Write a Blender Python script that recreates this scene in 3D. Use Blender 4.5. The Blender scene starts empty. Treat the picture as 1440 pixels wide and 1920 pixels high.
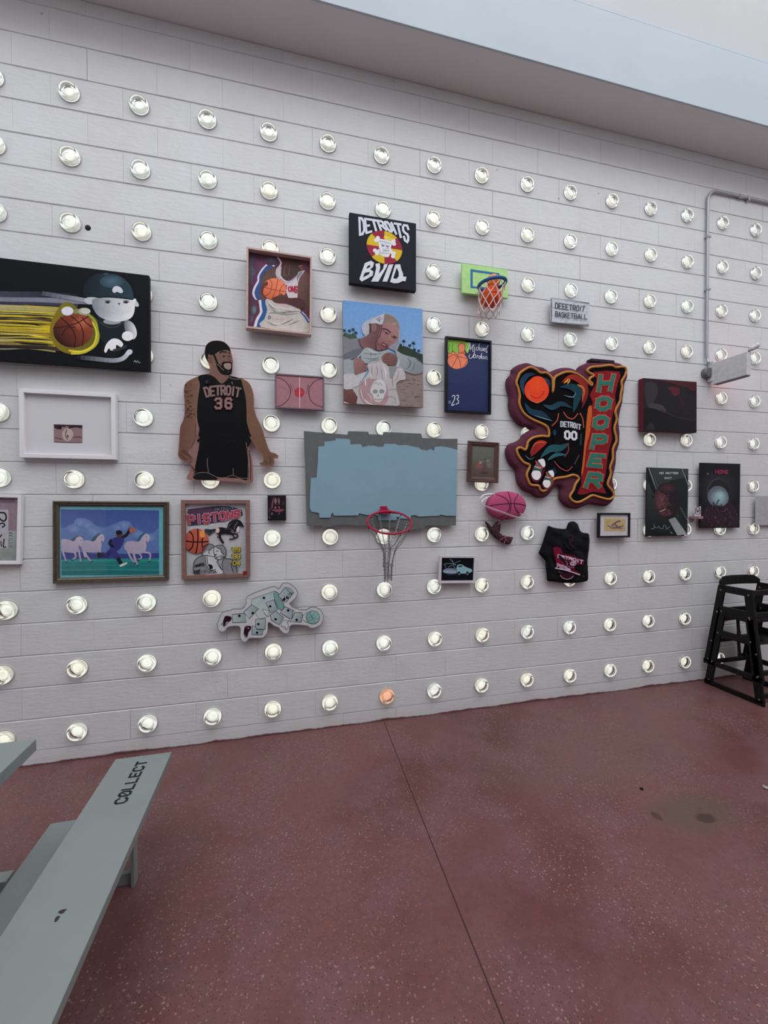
import bpy, bmesh, math, random
from mathutils import Vector, Matrix
from mathutils.geometry import tessellate_polygon
random.seed(7)
SC = bpy.context.scene
COL = SC.collection
PI = math.pi

# ---------------------------------------------------------------- camera
F_PX = 792.11
YAW, PITCH, ROLL = -0.24064, -0.01494, 0.00297
CAM = Vector((1.68337, -3.10793, 1.64252))
ROT = Matrix.Rotation(YAW, 3, 'Z') @ Matrix.Rotation(PITCH, 3, 'X') @ Matrix.Rotation(ROLL, 3, 'Y')
cd = bpy.data.cameras.new('camera')
cam = bpy.data.objects.new('camera', cd)
COL.objects.link(cam)
cd.sensor_fit = 'HORIZONTAL'; cd.sensor_width = 36.0; cd.lens = 36.0 * F_PX / 1440.0
cd.clip_start = 0.02; cd.clip_end = 200
_r, _f, _u = ROT.col[0], ROT.col[1], ROT.col[2]
m4 = Matrix(((_r.x, _u.x, -_f.x, CAM.x), (_r.y, _u.y, -_f.y, CAM.y), (_r.z, _u.z, -_f.z, CAM.z), (0, 0, 0, 1)))
cam.matrix_world = m4
SC.camera = cam

# ---------------------------------------------------------------- world, lights, exposure
W = bpy.data.worlds.new('daylight'); SC.world = W; W.use_nodes = True
bg = W.node_tree.nodes['Background']
bg.inputs[0].default_value = (0.92, 0.95, 1.0, 1); bg.inputs[1].default_value = 0.065
def area(name, loc, sx, sy, power, color, rot):
    l = bpy.data.lights.new(name, 'AREA'); l.shape = 'RECTANGLE'; l.size = sx; l.size_y = sy
    l.energy = power; l.color = color
    o = bpy.data.objects.new(name, l); o.location = loc; o.rotation_euler = rot; COL.objects.link(o)
    return o
area('skylight_daylight', (3.2, -4.5, 9.2), 14.0, 5.6, 940, (0.93, 0.955, 1.0), (0, 0, 0))
SC.view_settings.view_transform = 'Standard'; SC.view_settings.look = 'None'
SC.view_settings.gamma = 1.0; SC.view_settings.use_curve_mapping = False
SC.view_settings.exposure = 0.0

# ---------------------------------------------------------------- helpers
def lin(c):
    return tuple(((x / 255.0) / 12.92 if x / 255.0 <= 0.04045 else ((x / 255.0 + 0.055) / 1.055) ** 2.4) for x in c)
def back(u, v, y):
    """point of the wall-parallel plane y seen at photo position (u, v)"""
    d = ROT @ Vector(((u - 720) / F_PX, 1.0, -(v - 960) / F_PX))
    t = (y - CAM.y) / d.y
    return CAM + d * t
def crop(x0, y0, s):
    return lambda X, Y: (x0 + X / s, y0 + Y / s)
def link(o, parent=None):
    COL.objects.link(o)
    if parent is not None: o.parent = parent
    return o
def mesh_obj(name, bm, mat, parent=None, smooth=False):
    me = bpy.data.meshes.new(name); bm.to_mesh(me); bm.free()
    if smooth:
        for p in me.polygons: p.use_smooth = True
    for m in (mat if isinstance(mat, (list, tuple)) else [mat]): me.materials.append(m)
    return link(bpy.data.objects.new(name, me), parent)
def tag(o, label, cat, group=None):
    o['label'] = label; o['category'] = cat
    if group: o['group'] = group
    return o
def thing(name, label, cat, loc, group=None):
    o = bpy.data.objects.new(name, None); o.empty_display_size = 0.05; o.location = loc
    link(o); return tag(o, label, cat, group)
def adopt(child, root):
    """keep a part built in room coordinates while parenting it to its thing"""
    child.parent = root
    child.matrix_parent_inverse = Matrix.Identity(4)
    child.data.transform(Matrix.Translation(-Vector(root.location)))
    return child
def struct(o):
    o['kind'] = 'structure'; return o
def add_box(bm, lo, hi, bev=0.0, mat=0):
    r = bmesh.ops.create_cube(bm, size=1.0)
    vs = r['verts']
    for v in vs:
        v.co = Vector([(lo[i] + hi[i]) / 2 + v.co[i] * (hi[i] - lo[i]) for i in range(3)])
    fs = set(f for v in vs for f in v.link_faces)
    for f in fs: f.material_index = mat
    if bev > 0:
        es = set(e for v in vs for e in v.link_edges)
        bmesh.ops.bevel(bm, geom=list(es), offset=bev, segments=2, affect='EDGES', profile=0.6)
def add_tube(bm, pts, r, n=8, closed=False, cap=True):
    pts = [Vector(p) for p in pts]; N = len(pts); rings = []
    rr = r if isinstance(r, (list, tuple)) else [r] * N
    up = None
    for i, p in enumerate(pts):
        a = pts[(i - 1) % N] if (closed or i > 0) else p
        b = pts[(i + 1) % N] if (closed or i < N - 1) else p
        t = (b - a).normalized() if (b - a).length > 1e-9 else Vector((0, 0, 1))
        if up is None:
            up = Vector((0, 0, 1)) if abs(t.z) < 0.9 else Vector((1, 0, 0))
        s = t.cross(up).normalized(); w = s.cross(t).normalized(); up = w
        rings.append([bm.verts.new(p + (s * math.cos(k * 2 * PI / n) + w * math.sin(k * 2 * PI / n)) * rr[i]) for k in range(n)])
    for i in range(N if closed else N - 1):
        A, B = rings[i], rings[(i + 1) % N]
        if closed and i == N - 1:
            best = min(range(n), key=lambda s_: (A[0].co - B[s_].co).length)
            B = B[best:] + B[:best]
        for k in range(n):
            try: bm.faces.new((A[k], A[(k + 1) % n], B[(k + 1) % n], B[k]))
            except ValueError: pass
    if cap and not closed:
        bm.faces.new(rings[0]); bm.faces.new(list(reversed(rings[-1])))
def add_lathe_y(bm, prof, c, n=32):
    """profile of (radius, y) turned about an axis along y through c"""
    rings = []
    for (r, y) in prof:
        if r < 1e-6: rings.append([bm.verts.new((c[0], c[1] + y, c[2]))])
        else: rings.append([bm.verts.new((c[0] + r * math.cos(2 * PI * k / n), c[1] + y, c[2] + r * math.sin(2 * PI * k / n))) for k in range(n)])
    for A, B in zip(rings, rings[1:]):
        for k in range(n):
            a = A[k % len(A)]; a2 = A[(k + 1) % len(A)]; b = B[k % len(B)]; b2 = B[(k + 1) % len(B)]
            f = [a, a2, b2, b]; g = []
            for v in f:
                if v not in g: g.append(v)
            if len(g) > 2: bm.faces.new(g)
def smooth_pts(p, closed=True, k=4):
    out = []; n = len(p)
    for i in range(n if closed else n - 1):
        p0 = p[(i - 1) % n] if closed or i > 0 else p[i]
        p1 = p[i]; p2 = p[(i + 1) % n]; p3 = p[(i + 2) % n] if closed or i < n - 2 else p[(i + 1) % n]
        for j in range(k):
            t = j / k
            out.append(tuple(0.5 * (2 * p1[d] + (p2[d] - p0[d]) * t + (2 * p0[d] - 5 * p1[d] + 4 * p2[d] - p3[d]) * t * t + (3 * p1[d] - p0[d] - 3 * p2[d] + p3[d]) * t ** 3) for d in range(len(p1))))
    if not closed: out.append(tuple(p[-1]))
    return out
def add_prism_xz(bm, pts, y0, y1):
    """outline in x,z extruded from y0 (back) to y1 (front)"""
    V = [Vector((p[0], 0, p[1])) for p in pts]
    tris = tessellate_polygon([V])
    a = [bm.verts.new((p[0], y1, p[1])) for p in pts]; b = [bm.verts.new((p[0], y0, p[1])) for p in pts]
    for t in tris:
        bm.faces.new([a[i] for i in t]); bm.faces.new([b[i] for i in reversed(t)])
    n = len(pts)
    for i in range(n): bm.faces.new((a[i], a[(i + 1) % n], b[(i + 1) % n], b[i]))
    bmesh.ops.recalc_face_normals(bm, faces=bm.faces[:])

# ---------------------------------------------------------------- materials
class NT:
    def __init__(s, name):
        s.m = bpy.data.materials.new(name); s.m.use_nodes = True; s.t = s.m.node_tree
        s.b = s.t.nodes['Principled BSDF']; s.out = s.t.nodes['Material Output']
    def n(s, ty, **kw):
        x = s.t.nodes.new(ty)
        for k, v in kw.items():
            if k in x.inputs.keys() and not hasattr(x, k): x.inputs[k].default_value = v
            else: setattr(x, k, v)
        return x
    def l(s, a, b): s.t.links.new(a, b)
    def math(s, op, a, b=None, clamp=False):
        x = s.t.nodes.new('ShaderNodeMath'); x.operation = op; x.use_clamp = clamp
        for i, v in enumerate((a, b)):
            if v is None: continue
            if isinstance(v, (int, float)): x.inputs[i].default_value = v
            else: s.l(v, x.inputs[i])
        return x.outputs[0]
    def mix(s, fac, a, b, mode='MIX'):
        x = s.t.nodes.new('ShaderNodeMix'); x.data_type = 'RGBA'; x.blend_type = mode
        for sock, v in ((x.inputs[0], fac), (x.inputs[6], a), (x.inputs[7], b)):
            if isinstance(v, (int, float)): sock.default_value = v
            elif isinstance(v, tuple): sock.default_value = v + (1,) if len(v) == 3 else v
            else: s.l(v, sock)
        return x.outputs[2]
    def ramp(s, fac, stops, interp='LINEAR'):
        x = s.t.nodes.new('ShaderNodeValToRGB'); x.color_ramp.interpolation = interp
        e = x.color_ramp.elements
        while len(e) < len(stops): e.new(0.5)
        for i, (p, c) in enumerate(stops):
            e[i].position = p; e[i].color = (c, c, c, 1) if isinstance(c, (int, float)) else tuple(c) + (1,)
        s.l(fac, x.inputs[0]); return x.outputs[0]
    def noise(s, vec, scale, detail=3, rough=0.55):
        x = s.t.nodes.new('ShaderNodeTexNoise'); x.inputs['Scale'].default_value = scale
        x.inputs['Detail'].default_value = detail; x.inputs['Roughness'].default_value = rough
        if vec is not None: s.l(vec, x.inputs['Vector'])
        return x
    def pos(s):
        return s.t.nodes.new('ShaderNodeNewGeometry').outputs['Position']
    def bump(s, h, strength, dist):
        x = s.t.nodes.new('ShaderNodeBump'); x.inputs['Strength'].default_value = strength; x.inputs['Distance'].default_value = dist
        s.l(h, x.inputs['Height']); s.l(x.outputs[0], s.b.inputs['Normal']); return x
G = 1.52   # how much lighter a surface's own colour is than it appears in the dim room
def alb(c, g=G):
    q = lin(c); L = 0.3 * q[0] + 0.6 * q[1] + 0.1 * q[2]; k = (L + 0.002) / (L + 0.012)
    return tuple(min(0.93, x * g * k) for x in q)
_simple = {}
def simple(name, c, rough=0.5, metal=0.0, nscale=0, namp=0.1, g=G, coat=0.0, bump=0.0):
    k = (name, c, rough, metal)
    if k in _simple: return _simple[k]
    a = NT(name); col = alb(c, g)
    a.b.inputs['Base Color'].default_value = col + (1,)
    a.b.inputs['Roughness'].default_value = rough; a.b.inputs['Metallic'].default_value = metal
    a.b.inputs['Coat Weight'].default_value = coat; a.b.inputs['Specular IOR Level'].default_value = 0.3
    nz = a.noise(a.pos(), nscale or 30, 4)
    f = a.ramp(nz.outputs[0], [(0.3, 0.0), (0.7, 1.0)])
    dk = tuple(x * (1 - namp) for x in col); lt = tuple(min(1, x * (1 + namp * 0.6)) for x in col)
    a.l(a.mix(f, dk, lt), a.b.inputs['Base Color'])
    if bump: a.bump(nz.outputs[0], bump, 0.004)
    _simple[k] = a.m; return a.m

def paint_mat(name, rough, coat, bumpy):
    a = NT(name)
    at = a.n('ShaderNodeAttribute'); at.attribute_name = 'paint'; at.attribute_type = 'GEOMETRY'
    p = a.pos()
    nz = a.noise(p, 45, 5)
    f = a.ramp(nz.outputs[0], [(0.25, 0.90), (0.75, 1.08)])
    a.l(a.mix(1.0, at.outputs['Color'], f, 'MULTIPLY'), a.b.inputs['Base Color'])
    a.b.inputs['Roughness'].default_value = rough; a.b.inputs['Coat Weight'].default_value = coat
    a.b.inputs['Specular IOR Level'].default_value = 0.15
    if bumpy:
        n2 = a.noise(p, 260, 3); a.bump(n2.outputs[0], bumpy, 0.002)
    return a.m
PAINT = paint_mat('painted_surface', 0.6, 0.0, 0.25)
PRINT = paint_mat('printed_surface', 0.4, 0.15, 0.0)
CLOTH = paint_mat('cloth_surface', 0.95, 0.0, 0.8)

# painted wall of concrete blocks
def wall_material():
    a = NT('white_block_paint'); p = a.pos()
    big = a.noise(p, 1.1, 3); fine = a.noise(p, 38, 5, 0.65); mid = a.noise(p, 9, 4)
    c0 = a.mix(a.ramp(big.outputs[0], [(0.35, 0.0), (0.65, 1.0)]), (0.665, 0.668, 0.668), (0.70, 0.71, 0.718))
    c1 = a.mix(a.ramp(mid.outputs[0], [(0.30, 0.12), (0.55, 0.0)]), c0, (0.52, 0.50, 0.50))
    # small pits in the masonry
    v = a.n('ShaderNodeTexVoronoi'); v.inputs['Scale'].default_value = 3.4; a.l(p, v.inputs['Vector'])
    pit = a.ramp(v.outputs['Distance'], [(0.020, 1.0), (0.035, 0.0)])
    pitm = a.math('MULTIPLY', pit, a.ramp(mid.outputs[0], [(0.40, 0.0), (0.46, 1.0)]))
    c2 = a.mix(a.math('MULTIPLY', pitm, 0.55), c1, (0.25, 0.24, 0.24))
    # red floor dye splashed on the foot of the wall
    sx = a.n('ShaderNodeSeparateXYZ'); a.l(p, sx.inputs[0])
    n3 = a.noise(p, 2.3, 7, 0.62)
    edge = a.math('ADD', sx.outputs[2], a.math('MULTIPLY', a.math('SUBTRACT', n3.outputs[0], 0.5), -0.075))
    red = a.ramp(edge, [(0.010, 1.0), (0.016, 0.0)])
    pink = a.ramp(edge, [(0.0, 0.45), (0.10, 0.0)])
    c3 = a.mix(a.math('MULTIPLY', pink, 0.5), c2, (0.42, 0.29, 0.29))
    c4 = a.mix(red, c3, (0.13, 0.055, 0.06))
    a.l(c4, a.b.inputs['Base Color'])
    a.b.inputs['Roughness'].default_value = 0.62; a.b.inputs['Specular IOR Level'].default_value = 0.35
    strk = a.n('ShaderNodeMapping'); strk.inputs['Scale'].default_value = (1.0, 1.0, 4.5); a.l(p, strk.inputs[0])
    st = a.noise(strk.outputs[0], 12, 4, 0.6)
    h = a.math('ADD', a.math('MULTIPLY', fine.outputs[0], 0.35), a.math('MULTIPLY', st.outputs[0], 0.8))
    blot = a.ramp(a.noise(p, 1.35, 2).outputs[0], [(0.60, 0.0), (0.66, 1.0)])
    h = a.math('ADD', h, a.math('MULTIPLY', blot, a.math('MULTIPLY', a.noise(p, 21, 4, 0.7).outputs[0], 1.6)))
    h = a.math('SUBTRACT', h, a.math('MULTIPLY', pitm, 0.6))
    a.bump(h, 0.4, 0.006)
    return a.m
WALL = wall_material()
def plaster_material():
    a = NT('white_plasterboard'); p = a.pos(); n = a.noise(p, 1.6, 3)
    a.l(a.mix(n.outputs[0], (0.70, 0.69, 0.69), (0.76, 0.75, 0.755)), a.b.inputs['Base Color'])
    a.b.inputs['Roughness'].default_value = 0.8
    n2 = a.noise(p, 60, 3); a.bump(n2.outputs[0], 0.1, 0.002); return a.m
PLASTER = plaster_material()
def floor_material():
    a = NT('polished_red_concrete'); p = a.pos()
    big = a.noise(p, 0.75, 4, 0.6); mid = a.noise(p, 3.5, 5, 0.65); fine = a.noise(p, 34, 5, 0.75)
    base = a.mix(a.ramp(big.outputs[0], [(0.40, 0.0), (0.60, 1.0)]), (0.118, 0.043, 0.039), (0.172, 0.075, 0.067))
    base = a.mix(a.ramp(mid.outputs[0], [(0.42, 0.0), (0.66, 0.75)]), base, (0.176, 0.084, 0.096))
    sep = a.n('ShaderNodeSeparateXYZ'); a.l(p, sep.inputs[0])
    base = a.mix(a.ramp(fine.outputs[0], [(0.30, 0.55), (0.52, 0.0)]), base, (0.085, 0.050, 0.045))
    patch = a.ramp(a.noise(p, 1.7, 3).outputs[0], [(0.40, 0.15), (0.56, 1.0)])
    # aggregate chips: pale, tan and dark
    col = base
    for sc, thr, c, off in ((75, 0.13, (0.25, 0.175, 0.145), 0.0), (42, 0.09, (0.33, 0.235, 0.19), 3.1), (95, 0.17, (0.055, 0.032, 0.03), 7.7), (60, 0.15, (0.28, 0.17, 0.125), 11.3)):
        mp = a.n('ShaderNodeMapping'); mp.inputs['Location'].default_value = (off, off * 1.7, 0); a.l(p, mp.inputs[0])
        v = a.n('ShaderNodeTexVoronoi'); v.inputs['Scale'].default_value = sc; a.l(mp.outputs[0], v.inputs['Vector'])
        d = a.ramp(v.outputs['Distance'], [(thr, 1.0), (thr + 0.12, 0.0)])
        s2 = a.n('ShaderNodeSeparateColor'); a.l(v.outputs['Color'], s2.inputs[0])
        sel = a.math('GREATER_THAN', s2.outputs[0], 0.55)
        col = a.mix(a.math('MULTIPLY', a.math('MULTIPLY', d, sel), a.math('MULTIPLY', patch, 0.95)), col, c)
    # worn brown stain near the right
    def spot(cx, cy, rx, ry, soft):
        dx = a.math('DIVIDE', a.math('SUBTRACT', sep.outputs[0], cx), rx)
        dy = a.math('DIVIDE', a.math('SUBTRACT', sep.outputs[1], cy), ry)
        d = a.math('ADD', a.math('MULTIPLY', dx, dx), a.math('MULTIPLY', dy, dy))
        d = a.math('ADD', d, a.math('MULTIPLY', a.math('SUBTRACT', mid.outputs[0], 0.5), 1.6))
        return a.ramp(d, [(0.3, 1.0), (0.3 + soft, 0.0)])
    STX, STY = 3.82, -1.33
    col = a.mix(a.math('MULTIPLY', spot(STX, STY, 0.30, 0.16, 0.7), 0.62), col, (0.10, 0.075, 0.05))
    col = a.mix(a.math('MULTIPLY', spot(STX + 0.02, STY - 0.05, 0.08, 0.05, 0.3), 0.7), col, (0.04, 0.025, 0.018))
    col = a.mix(a.math('MULTIPLY', spot(STX - 0.22, STY + 0.02, 0.03, 0.05, 0.3), 0.6), col, (0.04, 0.025, 0.018))
    col = a.mix(a.math('MULTIPLY', spot(3.6, -0.75, 0.9, 0.35, 0.9), 0.20), col, (0.15, 0.10, 0.085))
    a.l(col, a.b.inputs['Base Color'])
    a.l(a.ramp(mid.outputs[0], [(0.3, 0.34), (0.7, 0.50)]), a.b.inputs['Roughness'])
    a.b.inputs['Specular IOR Level'].default_value = 0.33
    a.bump(a.math('ADD', fine.outputs[0], a.math('MULTIPLY', mid.outputs[0], 1.5)), 0.12, 0.004)
    return a.m
FLOOR = floor_material()
def glass_material():
    a = NT('clear_bottle_glass')
    a.b.inputs['Base Color'].default_value = (0.97, 0.985, 0.975, 1)
    a.b.inputs['Transmission Weight'].default_value = 1.0; a.b.inputs['Roughness'].default_value = 0.04
    a.b.inputs['IOR'].default_value = 1.46
    p = a.pos(); n = a.noise(p, 40, 2); a.bump(n.outputs[0], 0.08, 0.003); return a.m
GLASS = glass_material()
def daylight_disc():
    """frosted far end of the bottle, its own emission standing in for daylight outside the wall"""
    a = NT('daylight_glow_body'); tc = a.n('ShaderNodeTexCoord'); oi = a.n('ShaderNodeObjectInfo')
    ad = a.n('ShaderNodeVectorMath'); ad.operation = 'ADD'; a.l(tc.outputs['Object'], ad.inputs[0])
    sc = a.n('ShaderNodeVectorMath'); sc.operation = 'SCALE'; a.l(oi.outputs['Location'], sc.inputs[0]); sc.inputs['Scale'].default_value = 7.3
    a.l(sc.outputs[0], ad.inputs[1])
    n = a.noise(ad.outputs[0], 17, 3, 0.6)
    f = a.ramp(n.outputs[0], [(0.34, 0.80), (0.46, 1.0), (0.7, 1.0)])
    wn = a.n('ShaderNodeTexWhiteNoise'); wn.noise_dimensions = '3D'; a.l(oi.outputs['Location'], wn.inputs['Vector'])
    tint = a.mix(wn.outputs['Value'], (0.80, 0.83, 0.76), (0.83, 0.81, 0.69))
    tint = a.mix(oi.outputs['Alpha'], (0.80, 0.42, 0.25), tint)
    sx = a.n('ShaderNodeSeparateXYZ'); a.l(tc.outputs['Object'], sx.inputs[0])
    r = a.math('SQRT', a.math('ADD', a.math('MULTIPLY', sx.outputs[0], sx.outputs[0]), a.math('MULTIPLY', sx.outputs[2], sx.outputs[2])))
    zone = a.ramp(a.math('MULTIPLY', r, 16.0), [(0.50, 1.0), (0.56, 0.55), (0.62, 0.55), (0.66, 1.0)])   # shade of the thick glass heel, painted in as a grey ring
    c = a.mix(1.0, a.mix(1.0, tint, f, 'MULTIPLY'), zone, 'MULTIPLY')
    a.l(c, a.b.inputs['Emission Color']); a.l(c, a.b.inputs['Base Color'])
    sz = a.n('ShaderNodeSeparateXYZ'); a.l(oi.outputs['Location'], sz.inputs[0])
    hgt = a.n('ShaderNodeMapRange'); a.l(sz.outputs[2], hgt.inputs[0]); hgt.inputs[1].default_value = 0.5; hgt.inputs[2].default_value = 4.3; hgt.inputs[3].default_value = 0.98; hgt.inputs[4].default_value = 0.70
    a.l(hgt.outputs[0], a.b.inputs['Emission Strength'])  # emission weakened towards the upper rows, as if less daylight came through
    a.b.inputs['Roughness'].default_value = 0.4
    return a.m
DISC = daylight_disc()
def pane_material():
    a = NT('picture_glass')
    tr = a.n('ShaderNodeBsdfTransparent'); gl = a.n('ShaderNodeBsdfGlossy'); gl.inputs['Roughness'].default_value = 0.03
    mx = a.n('ShaderNodeMixShader'); mx.inputs[0].default_value = 0.045; a.l(tr.outputs[0], mx.inputs[1]); a.l(gl.outputs[0], mx.inputs[2])
    a.l(mx.outputs[0], a.out.inputs['Surface']); return a.m
PANE = pane_material()
def wood(name, c1, c2, rough=0.5, sc=14, axis=0):
    a = NT(name); p = a.pos(); mp = a.n('ShaderNodeMapping'); s = [9.0, 9.0, 9.0]; s[axis] = 1.0
    mp.inputs['Scale'].default_value = s; a.l(p, mp.inputs[0])
    n = a.noise(mp.outputs[0], sc, 4, 0.6)
    a.l(a.mix(a.ramp(n.outputs[0], [(0.3, 0.0), (0.7, 1.0)]), alb(c1), alb(c2)), a.b.inputs['Base Color'])
    a.b.inputs['Roughness'].default_value = rough; a.bump(n.outputs[0], 0.15, 0.002); return a.m

# ---------------------------------------------------------------- the room
def build_wall():
    bm = bmesh.new(); H0 = 0.0934; BH = 0.2032; BW = 0.4064
    X0, X1 = -2.6, 8.6; TOP = 4.86
    rnd = random.Random(3)
    k = -1
    while True:
        z0 = H0 + k * BH; z1 = z0 + BH
        if k == -1: z0 = 0.0
        if z0 >= TOP: break
        z1 = min(z1, TOP)
        # the bottle rows sit in the courses whose index is even
        off = 0.0976 * 2 + 0.1039 if k % 2 == 0 else 0.503
        x = off - BW * 9
        while x < X1:
            xa, xb = max(x, X0), min(x + BW, X1)
            x += BW
            if xb <= X0 or xb - xa < 0.02: continue
            yo = rnd.uniform(-0.0008, 0.0008); sl = rnd.uniform(-0.0006, 0.0006); deep = 0.009
            gv = rnd.random() < (0.75 if z0 > 3.6 else 0.3)
            gt = 0.0080 if z0 > 0.01 else 0.0
            za2, zb2 = z0 + gt * 0.62, z1 - gt * 0.8
            g_ = 0.0016 if gv else 0.0; dv = 0.0022
            xs = [(xa, dv), (xa + g_, 0), (xb - g_, 0), (xb, dv)] if gv else [(xa, 0), (xb, 0)]
            cols = []
            for (x_, d_) in xs:
                yy = yo + sl * (1 if x_ > (xa + xb) / 2 else -1) + d_
                cols.append([bm.verts.new((x_, deep, z0)), bm.verts.new((x_, yy, za2)), bm.verts.new((x_, yy, zb2)), bm.verts.new((x_, deep, z1))])
            for A, B in zip(cols, cols[1:]):
                for j in range(3): bm.faces.new((A[j], B[j], B[j + 1], A[j + 1]))
        k += 1
    # solid masonry behind the block faces
    add_box(bm, (X0, 0.006, 0.0), (X1, 0.20, TOP))
    bmesh.ops.recalc_face_normals(bm, faces=bm.faces[:])
    for f in bm.faces:
        if abs(f.normal.y) > 0.5 and f.calc_center_median().y < 0.1 and f.normal.y > 0: f.normal_flip()
    return struct(mesh_obj('wall_back', bm, WALL))
build_wall()
def box_struct(name, lo, hi, mat, bev=0):
    bm = bmesh.new(); add_box(bm, lo, hi, bev); return struct(mesh_obj(name, bm, mat))
box_struct('floor', (-2.6, -9.0, -0.12), (8.6, 0.20, 0.0), FLOOR)
bm = bmesh.new()   # saw-cut control joint in the floor, a shallow dark sealant bead
jp = [(2.438, -0.012), (2.40, -0.9), (2.355, -2.1), (2.25, -4.5)]
for (x0, y0), (x1, y1) in zip(jp, jp[1:]):
    w = 0.0028; v = [bm.verts.new(c) for c in ((x0 - w, y0, 0.0006), (x0 + w, y0, 0.0006), (x1 + w, y1, 0.0006), (x1 - w, y1, 0.0006))]
    bm.faces.new(v)
o = struct(mesh_obj('trim_3', bm, simple('joint_sealant', (62, 38, 38), 0.8)))
FASCIA = simple('pale_fascia_paint', (187, 197, 204), 0.8, 0, 2, 0.03, g=1.0)
FASCIA.node_tree.nodes['Principled BSDF'].inputs['Specular IOR Level'].default_value = 0.2
UPPER = simple('upper_wall_paint', (190, 191, 191), 0.8, 0, 2, 0.03, g=1.0)
box_struct('ceiling', (-2.6, -0.356, 4.86), (8.6, 0.20, 4.90), PLASTER)
box_struct('trim_1', (-2.6, -0.36, 4.853), (8.6, -0.345, 5.372), FASCIA, 0.003)
box_struct('trim_2', (-2.6, -0.36, 5.372), (8.6, -0.20, 5.40), FASCIA)
box_struct('wall_clerestory', (-2.6, -0.24, 5.40), (8.6, -0.20, 9.4), UPPER)
box_struct('wall_left', (-2.7, -9.0, 0.0), (-2.6, 0.2, 9.4), PLASTER)
box_struct('wall_right', (8.6, -9.0, 0.0), (8.7, 0.2, 9.4), PLASTER)
box_struct('ceiling_lower', (-2.6, -9.0, 4.86), (8.6, -7.4, 4.95), PLASTER)
box_struct('trim_4', (-2.6, -7.4, 4.86), (8.6, -7.35, 9.4), PLASTER)

# ---------------------------------------------------------------- painter: flat coloured shapes laid on a real surface
GLY = {
 'D': [[(0,0),(0.55,0),(1,.22),(1,.78),(.55,1),(0,1),(0,0)]],
 'E': [[(1,0),(0,0),(0,1),(1,1)],[(0,.5),(.75,.5)]], 'T': [[(0,0),(1,0)],[(.5,0),(.5,1)]],
 'R': [[(0,1),(0,0),(.75,0),(1,.12),(1,.40),(.75,.52),(0,.52)],[(.5,.52),(1,1)]],
 'P': [[(0,1),(0,0),(.75,0),(1,.12),(1,.42),(.75,.55),(0,.55)]],
 'O': [[(.3,0),(.7,0),(1,.2),(1,.8),(.7,1),(.3,1),(0,.8),(0,.2),(.3,0)]], 'I': [[(.5,0),(.5,1)]],
 'S': [[(1,.2),(.78,0),(.22,0),(0,.15),(0,.36),(.2,.47),(.8,.53),(1,.64),(1,.85),(.78,1),(.22,1),(0,.8)]],
 'H': [[(0,0),(0,1)],[(1,0),(1,1)],[(0,.5),(1,.5)]], 'N': [[(0,1),(0,0),(1,1),(1,0)]],
 'B': [[(0,0),(.7,0),(.95,.12),(.95,.38),(.7,.5),(0,.5),(0,0)],[(0,.5),(0,1),(.75,1),(1,.86),(1,.63),(.7,.5)]],
 'A': [[(0,1),(.5,0),(1,1)],[(.2,.65),(.8,.65)]], 'K': [[(0,0),(0,1)],[(1,0),(0,.58)],[(.35,.4),(1,1)]],
 'L': [[(0,0),(0,1),(.95,1)]], 'C': [[(1,.2),(.75,0),(.28,0),(0,.2),(0,.8),(.28,1),(.75,1),(1,.8)]],
 'M': [[(0,1),(0,0),(.5,.6),(1,0),(1,1)]], 'W': [[(0,0),(.25,1),(.5,.4),(.75,1),(1,0)]], 'V': [[(0,0),(.5,1),(1,0)]],
 'U': [[(0,0),(0,.8),(.3,1),(.7,1),(1,.8),(1,0)]], 'Y': [[(0,0),(.5,.5),(1,0)],[(.5,.5),(.5,1)]],
 '0': [[(.3,0),(.7,0),(1,.2),(1,.8),(.7,1),(.3,1),(0,.8),(0,.2),(.3,0)]],
 '2': [[(0,.2),(.25,0),(.75,0),(1,.2),(1,.4),(0,1),(1,1)]],
 '3': [[(0,.15),(.2,0),(.8,0),(1,.15),(1,.37),(.8,.48),(.4,.48)],[(.8,.48),(1,.62),(1,.85),(.8,1),(.2,1),(0,.85)]],
 '4': [[(.75,1),(.75,0),(0,.68),(1,.68)]],
 '6': [[(1,.15),(.8,0),(.25,0),(0,.2),(0,.8),(.25,1),(.8,1),(1,.84),(1,.6),(.8,.45),(.05,.45)]],
 '8': [[(.25,0),(.75,0),(1,.15),(1,.36),(.75,.48),(.25,.48),(0,.36),(0,.15),(.25,0)],[(.25,.48),(0,.62),(0,.85),(.25,1),(.75,1),(1,.85),(1,.62),(.75,.48)]],
 '9': [[(.95,.55),(.25,.55),(0,.4),(0,.15),(.25,0),(.75,0),(1,.15),(1,.8),(.75,1),(.1,1)]],
 "'": [[(.6,0),(.4,.22)]], '#': [[(.3,.1),(.2,.9)],[(.75,.1),(.65,.9)],[(.05,.35),(.95,.35)],[(.0,.66),(.9,.66)]], ' ': [],
}
STEP = 0.00004
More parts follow.
